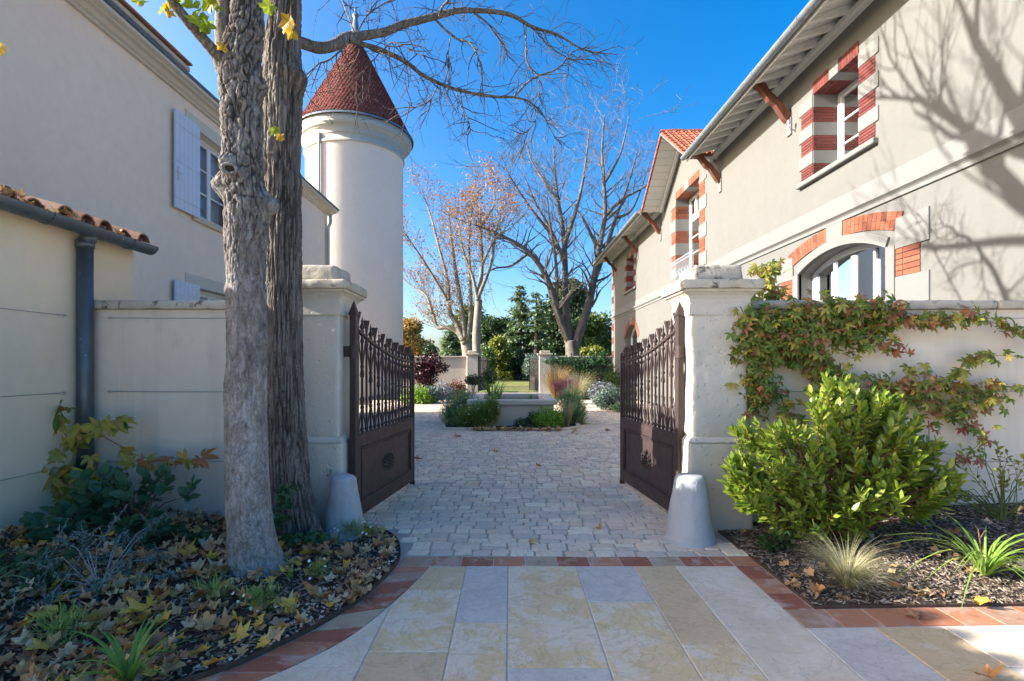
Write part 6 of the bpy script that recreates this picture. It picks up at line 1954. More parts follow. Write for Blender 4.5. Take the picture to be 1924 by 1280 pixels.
singles = [
    (on_left(375, 1043), 0.16, 'yellow_leaf', 'bright yellow maple leaf lying upright in the leaf litter left of the pale trunk'),
    (on_left(385, 1010), 0.12, 'yellow_leaf', 'smaller golden leaf in the litter just behind the bright yellow one'),
    (on_left(527, 1150), 0.13, 'yellow_leaf', 'greenish yellow leaf on the soil beside the curved tile edging'),
    (on_left(505, 1180), 0.13, 'brown_leaf', 'tan maple leaf on bare soil close to the curved tile edging'),
    (on_left(545, 1030), 0.11, 'brown_leaf', 'tan leaf standing against the foot of the pale trunk'),
    (on_left(635, 1075), 0.10, 'brown_leaf', 'orange brown leaf on soil near the rim below the stone bollard'),
    (on_left(600, 1125), 0.14, 'brown_leaf', 'curled brown and yellow leaf leaning over the rusty edging'),
    (on_left(290, 1150), 0.17, 'yellow_leaf', 'large golden leaf in the mulch above the strap leaved plant'),
    (on_left(300, 1135), 0.16, 'brown_leaf', 'broad pale tan leaf on the dark mulch above the strap leaved plant'),
    (on_left(235, 1225), 0.19, 'brown_leaf', 'big sandy leaf under the strap leaved plant'),
    (on_left(310, 1260), 0.12, 'brown_leaf', 'crumpled pale leaf beside the strap leaved plant'),
    (on_left(432, 1215), 0.12, 'yellow_leaf', 'dull gold leaf among grey curled ones near the bottom of the bed'),
    (on_left(510, 1215), 0.10, 'brown_leaf', 'small tan leaf lying half over the curved tiles'),
    (GP(995, 1012, 0.03), 0.13, 'brown_leaf', 'dry brown leaf lying alone on the cobbles in the gateway'),
    (GP(1122, 988, 0.03), 0.08, 'brown_leaf', 'small orange leaf on cobbles towards the right gate leaf'),
    (GP(792, 863, 0.03), 0.16, 'brown_leaf', 'curled leaf on cobbles by the free end of the left gate leaf'),
    (GP(1020, 877, 0.03), 0.13, 'brown_leaf', 'dark leaf on cobbles in the middle of the courtyard'),
    (GP(1075, 812, 0.03), 0.2, 'brown_leaf', 'brown leaf on cobbles in front of the raised basin bed'),
    (GP(1148, 808, 0.03), 0.17, 'brown_leaf', 'small leaf on cobbles right of the raised basin bed'),
    (GP(865, 823, 0.03), 0.17, 'brown_leaf', 'leaf on cobbles just left of the raised basin bed kerb'),
    (GP(930, 852, 0.03), 0.13, 'brown_leaf', 'reddish leaf on cobbles before the basin bed'),
    (GP(1840, 1265, 0.02), 0.14, 'brown_leaf', 'pale curled leaf lying on the bluish slab near the corner of the terrace'),
    (GP(1732, 1160, 0.02), 0.09, 'brown_leaf', 'shrivelled grey leaf with long stalk on the terracotta tiles'),
    (on_right(1580, 1120), 0.09, 'brown_leaf', 'tan leaf at the foot of the feather grass tuft'),
    (on_right(1547, 1113), 0.10, 'brown_leaf', 'cream leaf left of the feather grass tuft'),
    (on_right(1490, 1105), 0.10, 'brown_leaf', 'pale leaf near the angled edging strip'),
    (on_right(1780, 1115), 0.13, 'brown_leaf', 'large buff leaf lying below the daylily leaves'),
    (on_right(1712, 1108), 0.11, 'brown_leaf', 'russet leaf between feather grass and daylily'),
    (on_right(1825, 1128), 0.12, 'yellow_leaf', 'yellow tan leaf tucked under the daylily leaves'),
]
for i, (p, s_, m_, lab) in enumerate(singles): fallen(p, s_, m_, lab, None, 0.22, i)
rgs = np.random.default_rng(91)
P = scatter_bed(80, (-3.6, -1.2), (2.0, 4.5), inL, z_left, rgs)
for i, p in enumerate(P):
    y_ = rgs.random() < 0.25
    fallen(p + np.array([0, 0, 0.055]), rgs.uniform(0.06, 0.125), 'yellow_leaf' if y_ else 'brown_leaf',
           'yellow maple leaf lying on top of the litter in the left bed' if y_ else 'brown or tan maple leaf lying on top of the litter in the left bed',
           'yellow leaves on the left bed litter' if y_ else 'brown leaves on the left bed litter', 0.3, i)
# leaves swept against the basin kerb, and dry ones in the garage gutter
P = np.stack([rgs.uniform(-0.8, 1.2, 110), rgs.uniform(11.3, 11.5, 110), np.full(110, 0.03)], axis=1)
cloud('leaf_litter', T_maple(0.3, 3), P, flat_frames(110, rgs, 0.35), rgs.uniform(0.08, 0.15, 110), LM['brown_leaf'])
P = np.stack([rgs.uniform(-3.80, -3.74, 26), np.concatenate([rgs.uniform(3.7, 3.95, 12), rgs.uniform(4.2, 4.35, 8), rgs.uniform(4.8, 4.9, 6)]), rgs.uniform(2.73, 2.79, 26)], axis=1)
cloud('leaf_litter', T_maple(0.4, 5), P, flat_frames(26, rgs, 0.8), rgs.uniform(0.06, 0.1, 26), LM['brown_leaf'])

# ------------------------------------------------------------------ left bed plants
def blades(parent, base, n, L, w, mat, seed, spread=0.8, droop=0.9, part=True, key='bl', name='blade', nstuff=0):
    rg_ = np.random.default_rng(seed)
    a = rg_.uniform(0, 6.283, n); el = rg_.uniform(0.35, 1.0, n)
    d = np.stack([np.cos(a) * spread * (1.1 - el * 0.8), np.sin(a) * spread * (1.1 - el * 0.8), 0.4 + el], axis=1)
    rot = frames(d, np.stack([np.cos(a) * -0.2, np.sin(a) * -0.2, np.ones(n)], axis=1))
    pos = np.array(base) + np.stack([np.cos(a), np.sin(a), 0 * a], axis=1) * 0.02 * rg_.random((n, 1))
    sz = L * rg_.uniform(0.55, 1.1, n)
    t = T_blade(w / L, droop, 7)
    if part: leaf_parts(name, key, t, pos, rot, sz, mat, parent)
    else: cloud(name, t, pos, rot, sz, mat, parent)
T = thing('strap_leaved_plant', 'bright green strap leaved clump at the bottom of the leaf strewn bed', 'plant', on_left(240, 1290))
blades(T, T.location, 26, 0.36, 0.024, LM['blade'], 3, 1.2, 1.0, key='aga')
T = thing('strap_leaved_plant', 'long thin grey green blades arching into view at the foot of the outbuilding wall', 'plant', on_left(-30, 1110))
blades(T, T.location, 16, 0.42, 0.02, LM['fine_blue'], 4, 1.5, 1.1, key='agb')
for (u, v, n, lab) in ((545, 1082, 5, 'small pale green iris shoots in front of the pale trunk'), (462, 1120, 4, 'single yellowing iris shoot left of the pale trunk foot')):
    T = thing('iris_shoot', lab, 'plant', on_left(u, v) - Vector((0, 0, 0.03)))
    blades(T, T.location, n, 0.15, 0.022, LM['blade_pale'], n, 0.9, 0.8, key='iris')
# dark rounded shrub before the downpipe
def shrub(name, label, cat, base, lobes, nshoot, nleaf, lsize, tmpl, key, mat, stemmat, seed, nparts, up=0.35, group=None, rad=0.006, whorl=0.10):
    T = thing(name, label, cat, base, 0, group)
    rg_ = np.random.default_rng(seed); mb = MB()
    pos, dirs = [], []
    b = np.array(base)
    for k in range(nshoot):
        c, r = lobes[rg_.integers(len(lobes))]
        p, dd = ball(1, c, r, rg_, 0.45); p = p[0]
        if p[2] < b[2] + 0.03: p[2] = b[2] + 0.03 + 0.1 * rg_.random()
        v = p - b
        mid = b + v * 0.55 + rg_.normal(size=3) * 0.05 * np.linalg.norm(v); mid[2] += 0.04
        d = p - mid; d /= np.linalg.norm(d) + 1e-9
        d = d * 0.7 + np.array([0, 0, up]) + rg_.normal(size=3) * 0.15; d /= np.linalg.norm(d)
        mb.tube([b + rg_.normal(size=3) * np.array([0.03, 0.03, 0]), mid, p - d * whorl, p], [rad, rad * 0.6, rad * 0.35, rad * 0.25], 4, cap=False)
        for j in range(nleaf):
            t = j / nleaf
            g = j * 2.4 + rg_.uniform(-0.4, 0.4)
            x = np.cross(d, [0.3, 0.2, 1.0]); x /= np.linalg.norm(x) + 1e-9; y = np.cross(d, x)
            o = x * math.cos(g) + y * math.sin(g)
            pos.append(p - d * whorl * (1 - t) * 1.6)
            dirs.append(o * (1.0 - 0.55 * t) + d * (0.35 + 0.8 * t) + rg_.normal(size=3) * 0.15)
    tag(mb.build('stem', M[stemmat], T), kind='stuff')
    pos, dirs = np.array(pos), np.array(dirs)
    rot = frames(dirs, np.tile([0, -0.25, 1.0], (len(dirs), 1)) + rg_.normal(size=dirs.shape) * 0.35)
    leaves(T, 'leaf', key, tmpl, pos, rot, lsize * rg_.uniform(0.65, 1.2, len(pos)), mat, nparts)
    return T
ov, ovr = T_ovate(0.40, 0.10, -0.10), T_ovate(0.72, 0.06, -0.12)
pL = lambda u, v, Y: tuple(PX(u, v, Y))
zb = z_left(-3.3, 4.2)
shrub('dark_shrub', 'low dark green shrub with rounded leaves before the downpipe', 'shrub', (-3.05, 4.15, zb),
      [((-2.85, 4.15, 0.58), (0.42, 0.3, 0.12)), ((-3.2, 4.2, 0.42), (0.45, 0.3, 0.15)), ((-3.45, 3.9, 0.3), (0.3, 0.3, 0.12)), ((-2.75, 3.9, 0.28), (0.3, 0.2, 0.1)), ((-3.3, 4.1, 0.55), (0.3, 0.25, 0.12))],
      62, 9, 0.105, ovr, 'ovr', LM['dark_round'], 'twig', 31, 260, 0.5)
# silvery twiggy plant
T = thing('silver_plant', 'sparse silvery plant with long pale stems sprawling over the fallen leaves', 'plant', tuple(on_left(185, 1110)))
rg_ = np.random.default_rng(8); mb = MB(); pos, dirs = [], []
b = np.array(T.location)
tips = [(225, 965, 3.5), (300, 975, 3.6), (160, 1000, 3.3), (330, 960, 3.7), (100, 1010, 3.2), (45, 1060, 3.1), (20, 1120, 2.95), (60, 1140, 2.9), (120, 1160, 2.95), (200, 1050, 3.3), (260, 1010, 3.5), (320, 1045, 3.4), (330, 1085, 3.2), (180, 1130, 3.0), (90, 1080, 3.1), (235, 1000, 3.4), (140, 1050, 3.15), (5, 1170, 2.8), (250, 1080, 3.2), (285, 1120, 3.1)]
for u, v, Y in tips:
    tip = np.array(PX(u, v, Y)); mid = b + (tip - b) * 0.5 + np.array([0, 0, 0.06]) + rg_.normal(size=3) * 0.03
    mb.tube([b + rg_.normal(size=3) * 0.01, mid, tip], [0.0032, 0.0024, 0.0012], 5, cap=False)
    for q in range(4):
        t = rg_.uniform(0.4, 0.9); p = mid + (tip - mid) * t
        tp_ = p + rg_.normal(size=3) * 0.07 + np.array([0, 0, 0.03])
        mb.tube([p, tp_], [0.002, 0.001], 4, cap=False)
        for j in range(14): pos.append(p + (tp_ - p) * rg_.random()); dirs.append(rg_.normal(size=3))
    for j in range(44):
        t = rg_.uniform(0.15, 1.0); pos.append(mid + (tip - mid) * t); dirs.append(rg_.normal(size=3) + (tip - mid))
tag(mb.build('stem', M['twig_pale'], T), kind='stuff')
pos, dirs = np.array(pos), np.array(dirs)
cloud('leaf', T_ovate(0.45), pos, frames(dirs), rg_.uniform(0.018, 0.036, len(pos)), LM['silver'], T)
# creeper climbing at the downpipe
def creeper(label, paths, mats, lsize, seed, Y, nparts, stem='twig', kinds=('vine',), depth=0.05, rad=0.004, down=0.3, group=None, loc=None, pal=5):
    T = thing('creeper', label, 'creeper', loc)
    rg_ = np.random.default_rng(seed); mb = MB()
    acc = {k: ([], []) for k in mats}
    for (px, n, spread, mix) in paths:
        pts = np.array([PX(u, v, Y) for u, v in px])
        pts[:, 1] += rg_.normal(size=len(pts)) * 0.01
        P = catm3([tuple(p) for p in pts], 8)
        mb.tube([tuple(p) for p in P], [rad * (1 - 0.6 * i / len(P)) for i in range(len(P))], 5, cap=False)
        for j in range(n):
            t = rg_.random() * (len(P) - 1); i = int(t)
            p = P[i] + (P[min(i + 1, len(P) - 1)] - P[i]) * (t - i)
            sp = spread * Y / F
            o = np.array([rg_.normal() * sp * 0.6, -abs(rg_.normal()) * depth - 0.01, rg_.normal() * sp * 0.6])
            q = p + o
            if rg_.random() < 0.25: mb.tube([tuple(p), tuple(q)], [0.0018, 0.001], 3, cap=False)
            k = rg_.choice(len(mix), p=np.array(mix) / sum(mix)); k = list(mats)[k]
            acc[k][0].append(q); acc[k][1].append(np.array([rg_.normal() * 0.7, -0.45 + rg_.normal() * 0.3, -down + rg_.normal() * 0.5]))
    tag(mb.build('stem', M[stem], T), kind='stuff')
    tot = sum(len(a[0]) for a in acc.values())
    for k, (ps, ds) in acc.items():
        if not ps: continue
        ps, ds = np.array(ps), np.array(ds)
        rot = frames(ds, np.tile([0, -0.9, 0.6], (len(ds), 1)) + rg_.normal(size=ds.shape) * 0.4)
        leaves(T, 'leaf', 'pal%d' % pal, T_palmate(pal), ps, rot, lsize * rg_.uniform(0.6, 1.25, len(ps)), LM[k], int(nparts * len(ps) / tot))
    return T
Y1 = [0, 0, 1]; 
creeper('yellowing creeper with five part leaves climbing the dark downpipe and lowest wire',
        [([(150, 930), (140, 870), (148, 820), (150, 770)], 16, 40, [0.1, 0, 1]), ([(140, 840), (100, 800), (50, 805), (10, 800), (-20, 790)], 24, 15, [0.1, 0.1, 1]), ([(120, 870), (70, 850), (30, 840), (0, 830)], 12, 14, [0.2, 0, 1]),
         ([(150, 815), (200, 800), (235, 800)], 9, 16, [0.2, 0, 1]), ([(190, 815), (230, 840), (262, 858), (300, 862), (345, 862), (400, 864)], 12, 7, [0, 0.8, 0.5]),
         ([(140, 900), (95, 880), (60, 900), (30, 935)], 14, 22, [0.3, 0, 1]), ([(150, 930), (90, 945), (40, 965), (5, 985)], 22, 18, [0.5, 0.05, 0.7]), ([(160, 890), (185, 870), (175, 900)], 6, 14, [0.2, 0, 1])],
        ('vine', 'vine_red', 'vine_yellow'), 0.135, 14, 4.42, 300, loc=(-3.75, 4.5, z_left(-3.7, 4.5)))
# ivy at the foot of the rear trunk and by the pillar
def ivy(label, lobes, n, size, seed, loc, group=None):
    T = thing('ivy', label, 'ivy', loc)
    rg_ = np.random.default_rng(seed); P = []; D = []
    for c, r in lobes:
        p, d = ball(n, c, r, rg_, 0.2); P.append(p); D.append(d)
    P, D = np.concatenate(P), np.concatenate(D)
    d = rg_.normal(size=P.shape) * 0.6 + np.array([0, -0.4, -0.6])
    rot = frames(d, np.array([0, -1.0, 0.5]) + rg_.normal(size=P.shape) * 0.4)
    t = ([(0, 0, 0), (0.3, 0.1, 0.03), (0.5, 0.42, 0), (0.22, 0.55, 0.05), (0, 1, 0), (-0.22, 0.55, 0.05), (-0.5, 0.42, 0), (-0.3, 0.1, 0.03)], [(0, 1, 2, 3), (0, 3, 4, 5), (0, 5, 6, 7)])
    leaves(T, 'leaf', 'ivy', t, P, rot, size * rg_.uniform(0.6, 1.2, len(P)), LM['ivy'], 120)
    return T
ivy('dark ivy growing up between the two tree trunks', [(pL(535, 930, 4.0), (0.09, 0.05, 0.16)), (pL(520, 975, 3.95), (0.10, 0.06, 0.08)), (pL(560, 1010, 3.9), (0.16, 0.1, 0.05)), (pL(600, 1005, 3.9), (0.08, 0.06, 0.04))], 70, 0.05, 5, pL(540, 1000, 3.98))
ivy('thin ivy sprig climbing the left pillar beside the bollard', [(pL(617, 890, 4.55), (0.03, 0.01, 0.05)), (pL(615, 930, 4.55), (0.025, 0.01, 0.06)), (pL(622, 885, 4.55), (0.02, 0.01, 0.02))], 8, 0.04, 6, pL(615, 950, 4.55))
def herb(label, lobes, n, size, seed, loc, mat='herb', flowers=0, fcol='white', fsize=0.02, name='daisy_clump', cat='plant', tm=None, group=None):
    T = thing(name, label, cat, loc, 0, group)
    rg_ = np.random.default_rng(seed); P, D = [], []
    for c, r in lobes:
        p, d = ball(n, c, r, rg_, 0.15); P.append(p); D.append(d)
    P, D = np.concatenate(P), np.concatenate(D)
    d = D * 0.6 + rg_.normal(size=P.shape) * 0.5 + np.array([0, 0, 0.5])
    cloud('foliage', tm or T_blade(0.16, 0.3, 2), P, frames(d), size * rg_.uniform(0.6, 1.3, len(P)), LM[mat], T)
    if flowers:
        P = np.concatenate([ball(flowers // len(lobes) + 1, c, (r[0] * 1.08, r[1] * 1.08, r[2] * 1.15), rg_, 0.92)[0] for c, r in lobes])
        fl = ([(0.5 * math.cos(g), 0.5 * math.sin(g), 0) for g in np.linspace(0, 6.283, 9)[:-1]], [tuple(range(8))])
        cloud('flower', fl, P, frames(rg_.normal(size=P.shape) + np.array([0, -0.6, 0.2]), np.tile([0, -1.0, 0.8], (len(P), 1))), np.full(len(P), fsize), LM[fcol], T)
    return T
p1, p2, p3 = on_left(660, 1010), on_left(600, 1085), on_left(700, 1005)
herb('small white daisy clump at the foot of the stone bollard', [((p1.x, p1.y, p1.z + 0.06), (0.17, 0.10, 0.07))], 420, 0.04, 1, p1, flowers=14)
herb('daisy seedlings on bare soil in front of the trunks', [((p2.x, p2.y, p2.z + 0.04), (0.10, 0.08, 0.06))], 220, 0.035, 2, p2, flowers=5)
p4 = on_left(490, 1145)
herb('feathery daisy foliage left of the curved tiles', [((p4.x, p4.y, p4.z + 0.05), (0.13, 0.08, 0.07))], 240, 0.045, 3, p4, flowers=7)
herb('low green mat with orange tips along the bed rim beside the bollard', [((p3.x - 0.05, p3.y + 0.03, p3.z + 0.03), (0.14, 0.05, 0.04))], 160, 0.03, 4, p3, mat='herb')

p5, p6, p7, p8 = on_left(60, 1060), on_left(330, 1010), on_left(120, 1200), on_left(400, 1120)
ivy('creeping ivy patch in the leaf litter by the outbuilding wall', [((p5.x, p5.y, p5.z + 0.02), (0.30, 0.22, 0.06)), ((p5.x + 0.25, p5.y - 0.2, p5.z), (0.2, 0.16, 0.05))], 110, 0.055, 16, p5)
ivy('low ivy between the dark rounded shrub and the pale trunk', [((p6.x, p6.y, p6.z + 0.03), (0.22, 0.14, 0.07)), ((p6.x + 0.25, p6.y - 0.1, p6.z + 0.02), (0.16, 0.1, 0.05))], 80, 0.05, 17, p6)
herb('fine feathery green tuft among the leaves near the strap leaved plant', [((p7.x, p7.y, p7.z + 0.05), (0.18, 0.12, 0.08))], 320, 0.05, 18, p7)
herb('small green seedling mat in the litter left of the pale trunk', [((p8.x, p8.y, p8.z + 0.03), (0.16, 0.10, 0.06))], 240, 0.04, 19, p8, flowers=4)

# ------------------------------------------------------------------ right bed plants
def pR(u, v, Y): return tuple(PX(u, v, Y))
LOB = [(pR(1575, 800, 4.1), (0.45, 0.35, 0.34)), (pR(1500, 850, 4.0), (0.42, 0.3, 0.32)), (pR(1690, 850, 4.0), (0.42, 0.32, 0.32)), (pR(1640, 830, 4.0), (0.42, 0.3, 0.34)), (pR(1740, 890, 3.95), (0.28, 0.25, 0.24)), (pR(1600, 900, 3.85), (0.5, 0.25, 0.25)), (pR(1450, 930, 4.0), (0.28, 0.25, 0.22)), (pR(1420, 850, 4.15), (0.25, 0.2, 0.3)), (pR(1740, 920, 3.95), (0.22, 0.25, 0.18)), (pR(1590, 740, 4.2), (0.25, 0.2, 0.2)), (pR(1560, 960, 3.8), (0.4, 0.2, 0.14)), (pR(1385, 900, 4.1), (0.16, 0.12, 0.2)), (pR(1660, 760, 4.2), (0.15, 0.15, 0.12))]
shrub('arbutus_shrub', 'large glossy green shrub with reddish stems in sun beside the gate pillar', 'shrub', (2.72, 4.12, z_right(2.72, 4.12)), LOB, 460, 16, 0.088, ov, 'ov', LM['shrub'], 'twig_red', 6, 300, 0.45, rad=0.008, whorl=0.12)
mG, mR, mY = [1, 0.10, 0.30], [0.3, 1, 0.4], [0.3, 0.1, 1]
creeper('red and green creeper covering the garden wall right of the gate pillar',
        [([(1402, 612), (1450, 604), (1540, 600), (1600, 600), (1662, 600)], 560, 29, [1, 0.10, 0.30]), ([(1500, 580), (1600, 578), (1670, 582)], 90, 11, [1, 0.5, 0.2]),
         ([(1420, 620), (1415, 680), (1425, 750)], 320, 30, mG), ([(1470, 620), (1500, 660), (1545, 690), (1560, 745)], 280, 26, mG), ([(1420, 650), (1480, 640), (1560, 620), (1620, 640)], 230, 26, [1, 0.10, 0.3]),
         ([(1640, 605), (1690, 600), (1740, 605)], 75, 14, mR), ([(1600, 600), (1640, 640), (1668, 670)], 26, 16, mR), ([(1740, 603), (1790, 600), (1850, 602), (1900, 625), (1930, 640)], 85, 11, [1, 0.2, 0.3]),
         ([(1560, 745), (1640, 725), (1700, 725), (1780, 735), (1860, 745)], 220, 21, [0.8, 0.4, 0.6]), ([(1700, 760), (1760, 765), (1810, 780)], 80, 18, [0.8, 0.5, 0.6]), ([(1780, 715), (1800, 690), (1835, 670), (1880, 668), (1930, 672)], 36, 6, [1, 0.1, 0.8]),
         ([(1850, 725), (1890, 727), (1930, 735)], 20, 6, [1, 0.1, 0.8]), ([(1390, 640), (1375, 655)], 12, 10, mG), ([(1470, 750), (1480, 800), (1478, 830)], 40, 18, mG),
         ([(1740, 790), (1745, 830), (1725, 860), (1780, 850)], 18, 10, [0.5, 1, 0.2]), ([(1810, 800), (1840, 830), (1800, 860)], 14, 10, [0.5, 0.6, 0.2])],
        ('vine', 'vine_red', 'vine_yellow'), 0.072, 21, 4.62, 300, stem='twig_red', depth=0.06, loc=(2.9, 4.66, z_right(2.9, 4.66)))
creeper('yellow green climber showing above the wall behind the worn pillar',
        [([(1400, 560), (1420, 530), (1440, 510)], 60, 22, [0.3, 0, 1]), ([(1420, 540), (1455, 495)], 22, 8, [0.6, 0, 0.4]), ([(1440, 560), (1470, 555)], 16, 10, [0.6, 0.1, 1])], ('vine', 'vine_red', 'vine_yellow'), 0.08, 23, 5.15, 60, loc=(2.5, 5.12, 0))
pt = on_right(1592, 1105)
T = thing('feather_grass', 'pale feather grass tuft spilling over the edge of the shrub bed', 'grass', pt)
blades(T, pt, 900, 0.42, 0.0022, LM['straw'], 12, 1.05, 0.9, part=False, name='blade')
pd = on_right(1850, 1080)
T = thing('daylily', 'daylily clump with long arching light green leaves in the mulch', 'plant', pd)
blades(T, pd, 64, 0.66, 0.019, LM['blade_pale'], 9, 1.3, 1.5, key='dl')
rz0 = z_right(4.1, 4.3)
shrub('rose_bush', 'thin leggy rose bush by the wall at the picture edge', 'shrub', (4.25, 4.35, rz0), [((4.1, 4.3, 0.75), (0.3, 0.2, 0.22)), ((4.35, 4.3, 0.55), (0.3, 0.2, 0.25)), ((3.75, 4.35, 0.42), (0.2, 0.1, 0.1))], 34, 7, 0.05, T_ovate(0.55), 'rose', LM['yellowgreen'], 'stem_green', 15, 120, 0.3)
shrub('low_shrub', 'small dark leaved shrub crouching under the big glossy one by the pillar base', 'shrub', (2.15, 4.05, 0.04), [((2.12, 4.0, 0.14), (0.2, 0.12, 0.09))], 22, 8, 0.055, ovr, 'ovr2', LM['ivy'], 'twig', 44, 90, 0.4)
ps = on_right(1838, 1085)
T = thing('dry_stick', 'dry forked stick standing upright in the mulch behind the daylily', 'stick', on_right(1845, 1060))
b = Vector(T.location)
MB().tube([b, b + Vector((-0.01, 0, 0.14)), b + Vector((-0.02, 0.01, 0.26))], [0.006, 0.005, 0.004], 6).tube([b + Vector((-0.012, 0, 0.19)), b + Vector((0.02, 0, 0.24))], [0.004, 0.003], 5).tube([b + Vector((-0.02, 0.01, 0.25)), b + Vector((-0.05, 0, 0.28))], [0.004, 0.002], 5).build('stick', M['twig'], T)
# ------------------------------------------------------------------ basin in the courtyard and its planting
BT = thing('basin', 'rectangular raised stone water basin in the middle of the courtyard', 'basin', (0.06, 13.6, 0))
bx0, bx1, by0, by1, bz = -1.03, 1.15, 12.2, 15.1, 0.64
w_ = 0.30
for (a, b, c, d) in ((bx0, bx1, by0, by0 + w_), (bx0, bx1, by1 - w_, by1), (bx0, bx0 + w_, by0 + w_ + 0.004, by1 - w_ - 0.004), (bx1 - w_, bx1, by0 + w_ + 0.004, by1 - w_ - 0.004)):
    MB().cbox(a, b, c, d, bz - 0.12, bz, 0.012).build('rim_stone', M['coping'] if False else M['basin_stone'], BT)
mb = MB()
e = 0.07
mb.box(bx0 + e, bx1 - e, by0 + e, by0 + 0.28, 0, bz - 0.121); mb.box(bx0 + e, bx1 - e, by1 - 0.28, by1 - e, 0, bz - 0.121)
mb.box(bx0 + e, bx0 + 0.28, by0 + 0.281, by1 - 0.281, 0, bz - 0.122); mb.box(bx1 - 0.28, bx1 - e, by0 + 0.281, by1 - 0.281, 0, bz - 0.122)
mb.build('basin_wall', M['basin_stone'], BT)
kw = NM('dark_pool_water', 0.03, 0.5); kw.color((0.02, 0.03, 0.028)); kw.bump(kw.noise(9, 4), 0.15, 0.01)
structure(MB().add([(bx0 + 0.28, by0 + 0.28, bz - 0.1), (bx1 - 0.28, by0 + 0.28, bz - 0.1), (bx1 - 0.28, by1 - 0.28, bz - 0.1), (bx0 + 0.28, by1 - 0.28, bz - 0.1)], [(0, 1, 2, 3)]).build('water', kw.m))
# kerbed bed round it
structure(MB().add([(-1.5, 11.55, 0.015), (1.55, 11.55, 0.015), (1.65, 12.4, 0.015), (1.65, 15.6, 0.015), (-1.55, 15.6, 0.015), (-1.6, 12.4, 0.015)], [(0, 1, 2, 3, 4, 5)]).build('soil', M['soil']))
kerb = [(-1.62, 12.4), (-1.5, 11.55), (1.25, 11.5), (1.62, 11.9), (1.7, 12.6)]
KB = thing('bed_kerb', 'low stone kerb round the planting at the basin', 'kerb', (0, 11.5, 0))
for a, b in zip(kerb, kerb[1:]):
    a, b = Vector(a), Vector(b); n_ = max(1, int((b - a).length / 0.5))
    for i in range(n_):
        p, q = a.lerp(b, i / n_), a.lerp(b, (i + 1) / n_)
        d = (q - p); L = d.length; ang = math.atan2(d.y, d.x)
        v, f = chamfer((-L / 2 + 0.004, -0.05, -0.02), (L / 2 - 0.004, 0.05, 0.055 + random.uniform(-0.006, 0.006)), 0.012)
        put('kerb_stone', mkmesh('kerb_stone', v, f, M['basin_stone']), KB, Vector(((p.x + q.x) / 2, (p.y + q.y) / 2, 0)) - woff(KB), (0, 0, ang))
th = T_blade(0.10, 0.4, 2)
herb('blue green bushy plant with white flowers at the left front corner of the basin', [(pL(868, 762, 12.9), (0.50, 0.4, 0.40)), (pL(852, 780, 12.6), (0.36, 0.3, 0.34))], 4200, 0.11, 50, (-1.25, 12.7, 0.02), 'fine_blue', 40, tm=th, fsize=0.026, name='flowering_bush', cat='bush')
herb('green daisy bush starred with white flowers in front of the basin', [(pL(905, 780, 11.95), (0.42, 0.28, 0.36)), (pL(878, 788, 11.9), (0.40, 0.28, 0.32)), (pL(925, 770, 12.0), (0.2, 0.2, 0.32))], 3200, 0.10, 51, (-0.75, 11.9, 0.02), 'herb', 75, tm=th, fsize=0.024, name='flowering_bush', cat='bush')
def fluff(label, lobes, per, size, mat, seed, loc, name='bush', cat='bush', tm=None, shell=0.5, group=None):
    T = thing(name, label, cat, loc, 0, group)
    foliage(T, 'foliage', lobes, per, size, LM[mat], seed, tm, shell)
    return T
fluff('bright green rounded mound at the right front of the basin', [(pL(1028, 788, 11.85), (0.40, 0.3, 0.32)), (pL(1015, 795, 11.8), (0.25, 0.2, 0.22)), (pL(1042, 792, 11.85), (0.22, 0.2, 0.22))], 1100, 0.055, 'bright', 52, (0.87, 11.85, 0.02), tm=T_ovate(0.5))
fluff('low dark green plant at the foot of the basin wall', [(pL(985, 797, 11.75), (0.26, 0.18, 0.14)), (pL(1003, 790, 11.85), (0.18, 0.15, 0.2))], 700, 0.05, 'ever_dark', 53, (0.35, 11.8, 0.02), tm=T_ovate(0.5))
herb('tall blue green plant right of the basin', [(pL(1072, 762, 13.0), (0.42, 0.3, 0.48)), (pL(1082, 783, 12.7), (0.30, 0.25, 0.34))], 3600, 0.13, 54, (1.6, 12.9, 0.02), 'fine_blue', 0, tm=th, name='bush', cat='bush')
T = thing('feather_grass', 'upright pale grass tuft at the right end of the basin kerb', 'grass', (1.38, 11.9, 0.02))
blades(T, (1.38, 11.9, 0.02), 380, 0.75, 0.006, LM['straw'], 60, 0.32, 0.4, part=False)
T = thing('iris_clump', 'sword leaved water iris standing in the basin', 'plant', (-0.45, 12.9, 0.5))
blades(T, (-0.45, 12.9, 0.5), 30, 0.85, 0.036, LM['blade'], 61, 0.75, 0.25, key='wi')
blades(T, (-0.3, 13.0, 0.5), 18, 0.7, 0.032, LM['blade'], 62, 0.9, 0.3, key='wi2')
T = thing('water_plant', 'low rushes on the far side of the basin water', 'plant', (0.6, 14.2, 0.5))
blades(T, (0.6, 14.2, 0.52), 40, 0.22, 0.015, LM['blade'], 63, 0.9, 0.3, part=False)
herb('purple pink flowering mound behind the basin', [(pL(1066, 722, 15.8), (0.6, 0.4, 0.26)), (pL(1050, 730, 15.6), (0.3, 0.3, 0.25))], 1300, 0.09, 55, (1.7, 15.8, 0.02), 'pink', 0, tm=th, name='flowering_bush', cat='bush')
T = thing('ornamental_grass', 'orange tinted ornamental grass against the far wall', 'grass', (1.75, 19.0, 0.0))
blades(T, (1.75, 19.0, 0), 700, 1.65, 0.014, LM['orange_grass'], 64, 0.42, 0.5, part=False)
T = thing('ornamental_grass', 'taller straw coloured grass beside the purple mound', 'grass', (2.35, 17.5, 0.0))
blades(T, (2.35, 17.5, 0), 500, 1.5, 0.010, LM['straw'], 65, 0.5, 0.6, part=False)

